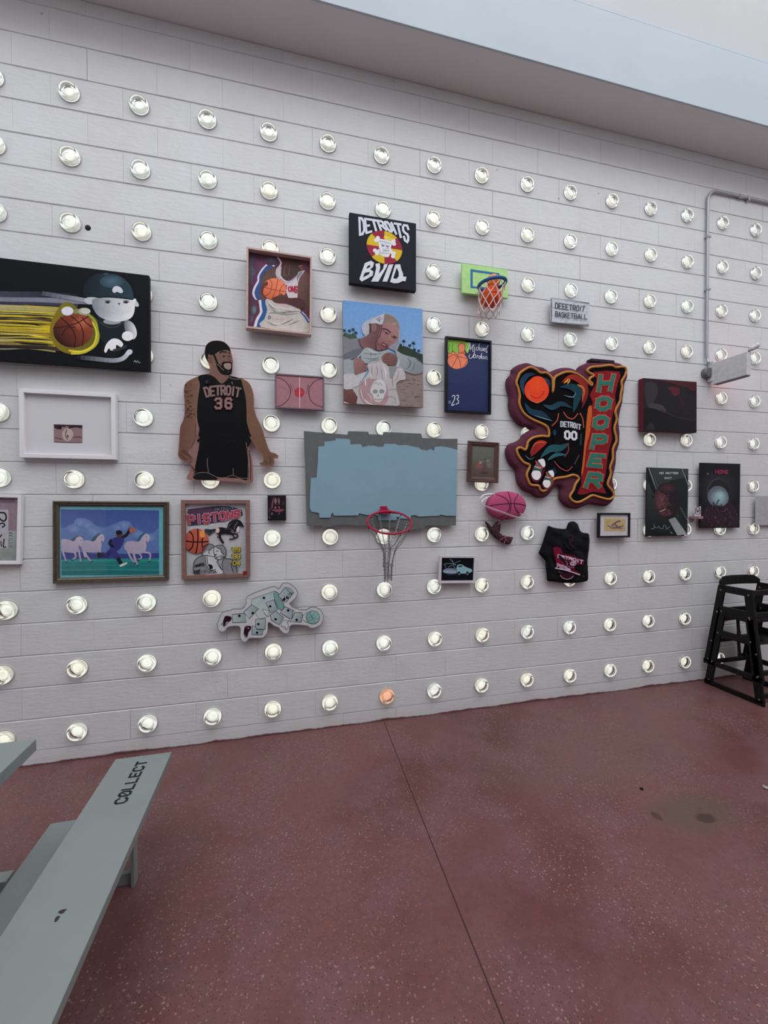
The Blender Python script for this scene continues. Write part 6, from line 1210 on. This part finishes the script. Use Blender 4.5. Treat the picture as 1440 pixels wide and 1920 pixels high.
for j in range(5):
    for i in range(NS):
        p = nv(i, j, *lev[j])
        for q in (nv(i, j + 1, *lev[j + 1]), nv(i - 1 if j % 2 == 0 else i + 1, j + 1, *lev[j + 1])): add_tube(bm, [p, tuple((p[k] + q[k]) / 2 + (0 if k < 2 else -.003) for k in range(3)), q], 0.0034, 5)
adopt(mesh_obj('net', bm, simple('white_net_cord', (196, 178, 178), 0.8)), root)
def small_ball(name, label, c, r, m1):
    root = thing(name, label, 'ball', (c[0], c[1], c[2] - r)); bm = bmesh.new(); bmesh.ops.create_icosphere(bm, subdivisions=4, radius=r)
    for v in bm.verts: v.co += Vector(c)
    adopt(mesh_obj('ball_skin', bm, m1, smooth=True), root); bm = bmesh.new()
    for ax in range(3):
        P = []
        for k in range(28): t = 2 * PI * k / 28; q = [0, 0, 0]; q[ax] = 0; q[(ax + 1) % 3] = math.cos(t) * r * 1.001; q[(ax + 2) % 3] = math.sin(t) * r * 1.001; P.append(tuple(c[i] + q[i] for i in range(3)))
        add_tube(bm, P, 0.0018, 5, closed=True)
    adopt(mesh_obj('seam', bm, simple('dark_red_seam', (120, 30, 26), 0.7)), root)
small_ball('toy_ball', 'orange toy ball caught low in the white net of the toy hoop', (gx - 0.010, gy, gz - 0.098), 0.078, simple('orange_foam', (204, 84, 44), 0.8, 0, 30, 0.25))
small_ball('toy_ball', 'bright orange toy ball peeking above the blue rim of the toy hoop', (gx + 0.018, gy + 0.012, gz + 0.030), 0.050, simple('bright_orange_foam', (238, 124, 66), 0.8, 0, 30, 0.2))

# ---------------------------------------------------------------- exit sign and conduit
SX = 5.535
root = thing('exit_sign', 'pale grey exit sign box sticking out from the wall, seen from its blank side', 'exit sign', (SX, 0, 2.74))
HS_ = simple('pale_grey_housing', (172, 172, 174), 0.45)
bm = bmesh.new(); add_box(bm, (SX, -0.345, 2.742), (SX + 0.045, -0.045, 2.942), 0.006); adopt(mesh_obj('housing', bm, HS_), root)
bm = bmesh.new(); add_box(bm, (SX - 0.006, -0.062, 2.775), (SX + 0.050, -0.006, 2.958), 0.006); adopt(mesh_obj('mounting_canopy', bm, HS_), root)
bm = bmesh.new(); add_lathe_y(bm, [(0, -0.048), (0.040, -0.048), (0.046, -0.040), (0.046, -0.0018), (0, -0.0018)], (SX - 0.030, 0, 2.855), 24); adopt(mesh_obj('junction_box', bm, simple('dark_grey_box', (96, 96, 98), 0.5, 0.3)), root)
bm = bmesh.new(); add_box(bm, (SX + 0.004, -0.34, 2.734), (SX + 0.041, -0.07, 2.743), 0.001); adopt(mesh_obj('bottom_trim', bm, simple('dark_trim', (90, 78, 84), 0.5)), root)
em = NT('red_exit_light'); em.b.inputs['Emission Color'].default_value = (1.0, 0.06, 0.10, 1); em.b.inputs['Emission Strength'].default_value = 7.0; em.b.inputs['Base Color'].default_value = (0.6, 0.02, 0.03, 1)
bm = bmesh.new(); GL = dict(E=[((0, 0), (0, 1)), ((0, 0), (1, 0)), ((0, .5), (.8, .5)), ((0, 1), (1, 1))], X=[((0, 0), (1, 1)), ((1, 0), (0, 1))], I=[((.5, 0), (.5, 1))], T=[((0, 1), (1, 1)), ((.5, 0), (.5, 1))])
for n_, ch in enumerate('EXIT'):
    for (p, q) in GL[ch]:
        f = lambda u: (SX + 0.0455, -0.315 + (n_ * 0.062) + u[0] * 0.042, 2.775 + u[1] * 0.13)
        add_tube(bm, [f(p), f(q)], 0.007, 4)
adopt(mesh_obj('lit_letters', bm, em.m), root)
bm = bmesh.new(); add_tube(bm, [(SX + 0.02, -0.335, 2.935), (SX + 0.03, -0.352, 2.962)], 0.007, 8); adopt(mesh_obj('lamp_arm', bm, simple('dark_trim', (90, 78, 84), 0.5)), root)
bm = bmesh.new(); add_tube(bm, [(SX + 0.024, -0.342, 2.950), (SX + 0.034, -0.352, 2.962), (SX + 0.066, -0.372, 2.985), (SX + 0.076, -0.376, 2.990)], [0.010, 0.020, 0.024, 0.021], 14); adopt(mesh_obj('lamp_head', bm, HS_, smooth=False), root)
root = thing('conduit', 'thin steel conduit running up and along the wall to the exit sign', 'pipe', (5.50, 0, 2.90))
bm = bmesh.new(); cx_ = 5.502
P = [(cx_ + .008, -0.030, 2.945), (cx_ + .004, -0.024, 2.99), (cx_, -0.020, 3.03), (cx_, -0.020, 4.40)] + [(cx_ + 0.11 - 0.11 * math.cos(t), -0.020, 4.42 + 0.11 * math.sin(t)) for t in [PI / 2 * k / 8 for k in range(9)]] + [(8.55, -0.020, 4.53)]
add_tube(bm, P, 0.0125, 10); adopt(mesh_obj('tube', bm, simple('dull_conduit_steel', (142, 142, 148), 0.4, 0.55, 20, 0.08), smooth=True), root)
for (x, z, v) in ((cx_, 3.62, 1), (cx_, 4.10, 1), (5.98, 4.53, 0), (7.2, 4.53, 0)):
    bm = bmesh.new()
    if v: add_box(bm, (x - 0.016, -0.034, z - 0.01), (x + 0.030, -0.0018, z + 0.01), 0.002)
    else: add_box(bm, (x - 0.01, -0.034, z - 0.030), (x + 0.01, -0.0018, z + 0.016), 0.002)
    adopt(mesh_obj('strap', bm, STEEL), root)
bm = bmesh.new(); add_tube(bm, [(5.86, -0.020, 4.53), (5.91, -0.020, 4.53)], 0.017, 10); adopt(mesh_obj('coupling', bm, STEEL), root)

# ---- black plug in the wall
o = None; bm = bmesh.new(); add_lathe_y(bm, [(0, -0.006), (0.013, -0.005), (0.017, -0.001), (0.017, -0.0018), (0, -0.0018)], (0.497, 0, 3.430), 16)
tag(mesh_obj('wall_plug', bm, simple('black_rubber', (14, 14, 15), 0.6)), 'small black plug in the upper wall beside a glass bottle end', 'plug')

# ---------------------------------------------------------------- stacked high chairs
BW_ = simple('black_stained_wood', (15, 13, 14), 0.55, 0, 24, 0.3)
BOLT = simple('steel_bolt', (130, 124, 126), 0.3, 0.6)
def bar(bm, a, b, w, h, up=(0, 0, 1)):
    a, b = Vector(a), Vector(b); t = (b - a).normalized(); s = t.cross(Vector(up)).normalized(); u = s.cross(t).normalized(); V = []
    for p in (a, b):
        for (i, j) in ((-1, -1), (1, -1), (1, 1), (-1, 1)): V.append(bm.verts.new(p + s * (i * w / 2) + u * (j * h / 2)))
    F = [(3, 2, 1, 0), (4, 5, 6, 7)] + [(i, (i + 1) % 4, (i + 1) % 4 + 4, i + 4) for i in range(4)]
    fs = [bm.faces.new([V[k] for k in f]) for f in F]; es = set(e for f in fs for e in f.edges)
    bmesh.ops.bevel(bm, geom=list(es), offset=0.003, segments=1, affect='EDGES')
def high_chair(x0, dy, dz, label, bz=(0.735, 0.815)):
    W_ = 0.48; root = thing('high_chair', label, 'high chair', (x0 + W_ / 2, -0.29 + dy, dz), 'stacked wooden high chairs')
    def part(name, *bars, mat=BW_):
        bm = bmesh.new()
        for b_ in bars: bar(bm, *[tuple(b_[0]), tuple(b_[1])], *b_[2:])
        bmesh.ops.recalc_face_normals(bm, faces=bm.faces[:]); return adopt(mesh_obj(name, bm, mat), root)
    for xs, ib in ((x0 + 0.011, 1), (x0 + W_ - 0.011, -1)):
        P = lambda y, z, o=0: (xs + o, y + dy, z + dz)
        part('leg', (P(-0.082, 0.02), P(-0.205, 0.735), 0.022, 0.062, (0, 1, 0))); part('leg', (P(-0.512, 0.02), P(-0.420, 0.735), 0.022, 0.066, (0, 1, 0)))
        part('runner', (P(-0.046, 0.022), P(-0.543, 0.022), 0.022, 0.044)); part('arm_rail', (P(-0.180, 0.715), P(-0.455, 0.715), 0.024, 0.060))
        part('side_rail', (P(-0.150, 0.50), P(-0.445, 0.50), 0.020, 0.055))
        bm = bmesh.new()
        for (y, z) in ((-0.200, 0.70), (-0.428, 0.70), (-0.170, 0.50), (-0.440, 0.50), (-0.120, 0.225), (-0.492, 0.225), (-0.09, 0.05), (-0.51, 0.05)): 
            q = Vector(P(y, z)); add_tube(bm, [q - Vector((0.0135, 0, 0)), q + Vector((0.0135, 0, 0))], 0.0065, 10)
        adopt(mesh_obj('bolt', bm, BOLT), root)
    X0, X1 = x0 + 0.022, x0 + W_ - 0.022
    Q = lambda x, y, z: (x, y + dy, z + dz)
    part('seat', (Q((X0 + X1) / 2, -0.20, 0.47), Q((X0 + X1) / 2, -0.43, 0.47), X1 - X0, 0.016))
    part('stretcher', (Q(X0, -0.125, 0.225), Q(X1, -0.125, 0.225), 0.022, 0.036)); part('stretcher', (Q(X0, -0.490, 0.06), Q(X1, -0.490, 0.06), 0.022, 0.04))
    part('front_bar', (Q(X0, -0.435, 0.715), Q(X1, -0.435, 0.715), 0.022, 0.045))
    bm = bmesh.new(); n_ = 9; top = []; 
    for i in range(n_ + 1):
        u = i / n_; x = X0 - 0.01 + (X1 - X0 + 0.02) * u; yb = -0.185 + 0.035 * math.sin(PI * u); zt = bz[1] - (0.04 * max(0, (0.12 - u) / 0.12) + 0.04 * max(0, (u - 0.88) / 0.12))
        top.append((x, yb, zt))
    R0 = [[bm.verts.new(Q(x, y + o_, z_)) for (o_, z_) in ((-.009, bz[0]), (.009, bz[0]), (.009, z), (-.009, z))] for (x, y, z) in top]
    for A, B in zip(R0, R0[1:]):
        for k in range(4): bm.faces.new((A[k], A[(k + 1) % 4], B[(k + 1) % 4], B[k]))
    bm.faces.new(R0[0]); bm.faces.new(R0[-1][::-1]); bmesh.ops.recalc_face_normals(bm, faces=bm.faces[:]); adopt(mesh_obj('backrest', bm, BW_), root)
    bm = bmesh.new(); bar(bm, Q(x0 + .16, -0.27, 0.486), Q(x0 + .22, -0.39, 0.486), 0.026, 0.004); bar(bm, Q(x0 + 0.06, -0.30, 0.490), Q(x0 + 0.06, -0.310, 0.36), 0.028, 0.004, (1, 0, 0)); bar(bm, Q(x0 + 0.05, -0.29, 0.490), Q(x0 + 0.2, -0.30, 0.49), 0.028, 0.006)
    st = adopt(mesh_obj('strap', bm, simple('black_webbing', (18, 18, 22), 0.8)), root)
    bm = bmesh.new(); b0 = Q(x0 + 0.06, -0.312, 0.345); add_box(bm, (b0[0] - .018, b0[1] - .006, b0[2] - .030), (b0[0] + .018, b0[1] + .006, b0[2] + .018), 0.003)
    bk = mesh_obj('buckle', bm, simple('black_plastic', (26, 26, 30), 0.4)); bk.data.transform(Matrix.Translation(-Vector(root.location))); bk.parent = st
    return root
high_chair(5.470, 0, 0, 'black wooden high chair standing on the floor, lower one of the stack', (0.60, 0.715))
high_chair(5.470, 0.008, 0.187, 'black wooden high chair nested on top of the other high chair')

# ---------------------------------------------------------------- grey benches and table at the left
def bench_paint():
    a = NT('grey_green_bench_paint'); p = a.pos(); n = a.noise(p, 3, 4); mp = a.n('ShaderNodeMapping'); mp.inputs['Scale'].default_value = (14, 1.2, 14); a.l(p, mp.inputs[0]); g_ = a.noise(mp.outputs[0], 9, 5, .65)
    c = a.mix(n.outputs[0], alb((105, 112, 110)), alb((119, 125, 124))); sc = a.ramp(a.noise(mp.outputs[0], 3.3, 6, .8).outputs[0], [(0.68, 0.0), (0.73, 1.0)])
    a.l(a.mix(a.math('MULTIPLY', sc, 0.35), c, alb((72, 76, 74))), a.b.inputs['Base Color']); a.b.inputs['Roughness'].default_value = 0.5; a.bump(g_.outputs[0], 0.12, 0.002); return a.m
BP = bench_paint()
def plank_bench(name, label, cat, x0, x1, y0, y1, z, th, legs, foot=(0, 0), lab=None):
    root = thing(name, label, cat, ((x0 + x1) / 2, (y0 + y1) / 2, 0))
    bm = bmesh.new(); add_box(bm, (x0, y1, z - th), (x1, y0, z), 0.003); t = adopt(mesh_obj('plank' if cat == 'bench' else 'tabletop', bm, BP), root)
    for y in legs:
        for (xa_, xb_) in ((x0 + 0.04 + foot[0], x0 + 0.054 + foot[0]), (x1 - 0.115 + foot[1], x1 - 0.101 + foot[1])):
            bm = bmesh.new(); add_box(bm, (xa_, y - 0.05, 0.0), (xb_, y, z - th + .001), 0.002); adopt(mesh_obj('leg', bm, BP), root)
        bm = bmesh.new(); add_box(bm, (x0 + 0.054 + foot[0], y - 0.030, 0.0), (x1 - 0.115 + foot[1], y - 0.005, 0.05), 0.002); adopt(mesh_obj('foot_rail', bm, BP), root)
        bm = bmesh.new(); add_box(bm, (x0 + 0.055 + foot[0], y - 0.045, z - th - 0.05), (x1 - 0.125 + foot[1], y - 0.02, z - th + .001), 0.002); adopt(mesh_obj('cross_rail', bm, BP), root)
    return root, t
bench, plank = plank_bench('bench', 'grey painted plank bench lettered C0LLECT near its far end', 'bench', 0.920, 1.163, -0.885, -3.35, 0.45, 0.034, (-1.055, -3.10))
bench['label'] = 'grey painted plank bench with black COLLECT lettering near its far end'
tb = Art(lambda X, Y: (X, Y), 0); tb.g = G
# lettering runs along the plank, tops of the letters to the left
tb.w = lambda X, Y: (1.030 + Y, -1.226 + X, 0.4503 + tb.k * 0.00002)
tb.c = []; INK = (24, 28, 34)
CW = 0.032; GP = 0.0107
x = 0
for ch in 'COLLECT':
    P_ = {'C': [(1, .2), (.75, 0), (.3, 0), (0, .25), (0, .75), (.3, 1), (.75, 1), (1, .8)], 'O': [(.3, 0), (.7, 0), (1, .25), (1, .75), (.7, 1), (.3, 1), (0, .75), (0, .25), (.3, 0)]}
    tb.glyph(ch, lambda u, v, x=x: (x + u * CW * .92 + .003, v * 0.040), 0.0096, INK)
    if ch == 'O': tb.line([(x + CW * .1, 0.036), (x + CW * .9, 0.004)], 0.005, INK, 0)
    x += CW + GP
me = bpy.data.meshes.new('lettering'); me.from_pydata(tb.v, [], tb.f); me.materials.append(simple('black_ink', INK, 0.6))
bm = bmesh.new(); bm.from_mesh(me)
for f in bm.faces:
    if f.normal.z < 0: f.normal_flip()
bm.to_mesh(me); bm.free(); lt = bpy.data.objects.new('lettering', me); link(lt); lt.data.transform(Matrix.Translation(-Vector(bench.location))); lt.parent = plank
bm = bmesh.new(); rnd = random.Random(1); K = []
for k in range(14): t = 2 * PI * k / 14; r_ = rnd.uniform(.7, 1.15); K.append(bm.verts.new((1.052 + 0.011 * r_ * math.cos(t), -1.690 + 0.008 * r_ * math.sin(t), 0.4505)))
bm.faces.new(K)
for k in range(10): t = 2 * PI * k / 10; 
K = [bm.verts.new((1.048 + 0.007 * rnd.uniform(.7, 1.1) * math.cos(2 * PI * k / 10), -1.712 + 0.010 * math.sin(2 * PI * k / 10), 0.4504)) for k in range(10)]; bm.faces.new(K)
kn = mesh_obj('paint_chip', bm, simple('bare_wood_chip', (52, 48, 44), 0.8)); kn.data.transform(Matrix.Translation(-Vector(bench.location))); kn.parent = plank
plank_bench('bench', 'low grey plank bench partly hidden under the lettered bench', 'bench', 0.715, 0.905, -1.020, -2.70, 0.28, 0.034, (-1.20, -2.50))
plank_bench('table', 'grey painted plank table at the left edge, only its corner showing', 'table', -0.10, 0.766, -1.222, -3.0, 0.75, 0.045, (-1.75, -2.8))
# small pale foot block by the left edge
bm = bmesh.new(); add_box(bm, (0.20, -1.045, 0.0), (0.562, -0.985, 0.082), 0.003); tag(mesh_obj('timber_offcut', bm, BP), 'short pale grey timber block on the floor at the left edge', 'timber')

# ---- litter on the floor
def scrap(name, label, cat, x, y, r, c, h=0.004, seed=1):
    bm = bmesh.new(); rr = random.Random(seed); n_ = 9; A = [bm.verts.new((x + r * rr.uniform(.5, 1.1) * math.cos(2 * PI * k / n_), y + r * rr.uniform(.4, 1.0) * math.sin(2 * PI * k / n_), 0.0008 + rr.uniform(0, h))) for k in range(n_)]; cc = bm.verts.new((x, y, 0.002 + h))
    for k in range(n_): bm.faces.new((A[k], A[(k + 1) % n_], cc))
    r_ = bmesh.ops.solidify(bm, geom=bm.faces[:], thickness=0.0008); tag(mesh_obj(name, bm, simple(name + '_paper', c, 0.8)), label, cat)
def floor_at(u, v): d = ROT @ Vector(((u - 720) / F_PX, 1.0, -(v - 960) / F_PX)); t = -CAM.z / d.z; return CAM + d * t
q = floor_at(1436, 1478); scrap('paper_scrap', 'crumpled white paper scrap on the floor at the right edge', 'scrap', q.x, q.y, 0.022, (176, 166, 160), 0.012, 4)
q = floor_at(1203, 1480); scrap('dry_leaf', 'small dark brown leaf bit on the floor left of the stain', 'leaf', q.x, q.y, 0.014, (60, 30, 26), 0.004, 5)
q = floor_at(853, 1474); scrap('paper_flake', 'tiny pale flake on the red floor beside the saw-cut joint', 'flake', q.x, q.y, 0.008, (150, 120, 110), 0.003, 6)

# ---------------------------------------------------------------- glass bottle ends set in the wall
def bottle_meshes():
    out = []
    bm = bmesh.new()   # clear glass bottle bottom: heel, rim and punt
    add_lathe_y(bm, [(0.053, 0.002), (0.0555, -0.002), (0.0575, -0.012), (0.0570, -0.022), (0.0540, -0.029), (0.0490, -0.0315), (0.0440, -0.0290), (0.0405, -0.0235), (0.0380, -0.0215), (0.026, -0.0185), (0.012, -0.0180), (0, -0.0180)], (0, 0, 0), 40)
    add_lathe_y(bm, [(0, -0.0148), (0.028, -0.0135), (0.0365, -0.0078), (0.046, -0.0070), (0.053, 0.002)], (0, 0, 0), 40)
    bmesh.ops.remove_doubles(bm, verts=bm.verts[:], dist=1e-5); bmesh.ops.recalc_face_normals(bm, faces=bm.faces[:])
    me = bpy.data.meshes.new('glass_base'); bm.to_mesh(me); bm.free(); me.materials.append(GLASS); [setattr(p, 'use_smooth', True) for p in me.polygons]; out.append(me)
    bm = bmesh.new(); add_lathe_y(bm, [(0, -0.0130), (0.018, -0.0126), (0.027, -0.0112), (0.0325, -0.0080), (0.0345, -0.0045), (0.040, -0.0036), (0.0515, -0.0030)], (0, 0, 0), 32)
    bmesh.ops.recalc_face_normals(bm, faces=bm.faces[:]); me = bpy.data.meshes.new('glowing_bottle_body'); bm.to_mesh(me); bm.free(); me.materials.append(DISC); out.append(me)
    bm = bmesh.new(); add_lathe_y(bm, [(0.0515, -0.0010), (0.0550, -0.0035), (0.0600, -0.0040), (0.0635, -0.0015), (0.0660, 0.002)], (0, 0, 0), 32); bmesh.ops.recalc_face_normals(bm, faces=bm.faces[:])
    me = bpy.data.meshes.new('mortar_collar'); bm.to_mesh(me); bm.free(); me.materials.append(simple('grey_mortar_collar', (160, 158, 158), 0.8)); out.append(me)
    return out
BM = bottle_meshes()
HID = {10: [], 9: [], 8: [6, 8], 7: [0, 1, 4, 6], 6: [0, 1, 6, 8, 9, 10, 11, 12, 13], 5: [1, 3, 10, 11], 4: [5, 6, 7, 9, 14], 3: [0, 1, 2, 3, 10, 11], 2: [4, 10], 1: [15], 0: [15]}
HID[2] = [4]; HID[6] = [0, 1, 6, 8, 9, 10, 11, 12, 13]
JIT = {}
for r_, dct in {10: {2: (262, 200), 6: (715, 293)}, 0: {6: (725, 1304), 1: (146, 1370)}, 2: {0: (14, 1143)}}.items():
    for c_, uv in dct.items(): JIT[r_, c_] = uv
WORDS = ['bottom', 'second', 'third', 'fourth', 'fifth', 'sixth', 'seventh', 'eighth', 'ninth', 'tenth', 'top']
ORD = ['first', 'second', 'third', 'fourth', 'fifth', 'sixth', 'seventh', 'eighth', 'ninth', 'tenth', 'eleventh', 'twelfth', 'thirteenth', 'fourteenth', 'fifteenth', 'sixteenth']
SPECIAL = {(0, 6): 'peach tinted glass bottle end in the bottom row of the wall', (8, 4): 'glass bottle end peeking out above the boxed jersey painting', (9, 6): 'glass bottle end peeking out above the black DETROITS canvas', (7, 2): 'sliver of glass bottle end, upper one right of the flaming ball canvas', (6, 2): 'sliver of glass bottle end, lower one right of the flaming ball canvas', (6, 3): 'glass bottle end half hidden behind the cut-out player head', (4, 3): 'glass bottle end peeking out under the shorts of the cut-out player', (5, 9): 'glass bottle end peeking out at the left notch of the padded rug', (4, 10): 'sliver of glass bottle end under the middle of the padded rug', (4, 11): 'sliver of glass bottle end at the lower right edge of the padded rug', (4, 8): 'glass bottle end peeking out below the antique brown frame', (4, 12): 'upper glass bottle end left of the dark ball print', (3, 12): 'lower glass bottle end left of the dark ball print', (4, 13): 'upper glass bottle end right of the dark ball print', (3, 13): 'lower glass bottle end right of the dark ball print', (3, 14): 'glass bottle end peeking out below the moon print', (2, 10): 'glass bottle end peeking out below the black hoodie', (1, 14): 'glass bottle end behind the upper legs of the high chairs', (0, 14): 'glass bottle end seen between the lower legs of the high chair', (6, 14): 'glass bottle end just above the exit sign box', (6, 15): 'glass bottle end at the far end of the exit sign box'}
rnd = random.Random(11)
for r_ in range(10, -1, -1):
    cols = [c_ for c_ in range(16) if c_ not in HID[r_] and not (r_ in (10, 9) and c_ == 0 and False)]
    plain = [c_ for c_ in cols if (r_, c_) not in SPECIAL]; from_top = 10 - r_
    for c_ in cols:
        if (r_, c_) in JIT: p = back(*JIT[r_, c_], 0); x, z = p.x, p.z
        else: x, z = c_ * 0.4064 + rnd.uniform(-.005, .005), 0.195 + r_ * 0.4064 + rnd.uniform(-.005, .005)
        if (r_, c_) in SPECIAL: lb = SPECIAL[r_, c_]
        else:
            i = plain.index(c_); n_ = len(plain)
            side = '%s from the left' % ORD[i] if i < (n_ + 1) // 2 else '%s from the right' % ORD[n_ - 1 - i]
            if i == 0: side = 'leftmost'
            if i == n_ - 1: side = 'rightmost'
            row = 'top row' if from_top == 0 else 'bottom row' if r_ == 0 else '%s row down' % ORD[from_top]
            lb = 'glass bottle end in the %s, %s fully seen' % (row, side) if 'from' in side else 'glass bottle end in the %s, %s one' % (row, side)
        root = thing('glass_bottle_end', lb, 'bottle', (x, 0, z), 'glass bottle ends set in the white wall')
        root.rotation_euler = (0, rnd.uniform(0, 6.28), 0)
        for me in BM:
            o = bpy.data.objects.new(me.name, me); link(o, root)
            if (r_, c_) == (0, 6): o.color = (1, 1, 1, 0)
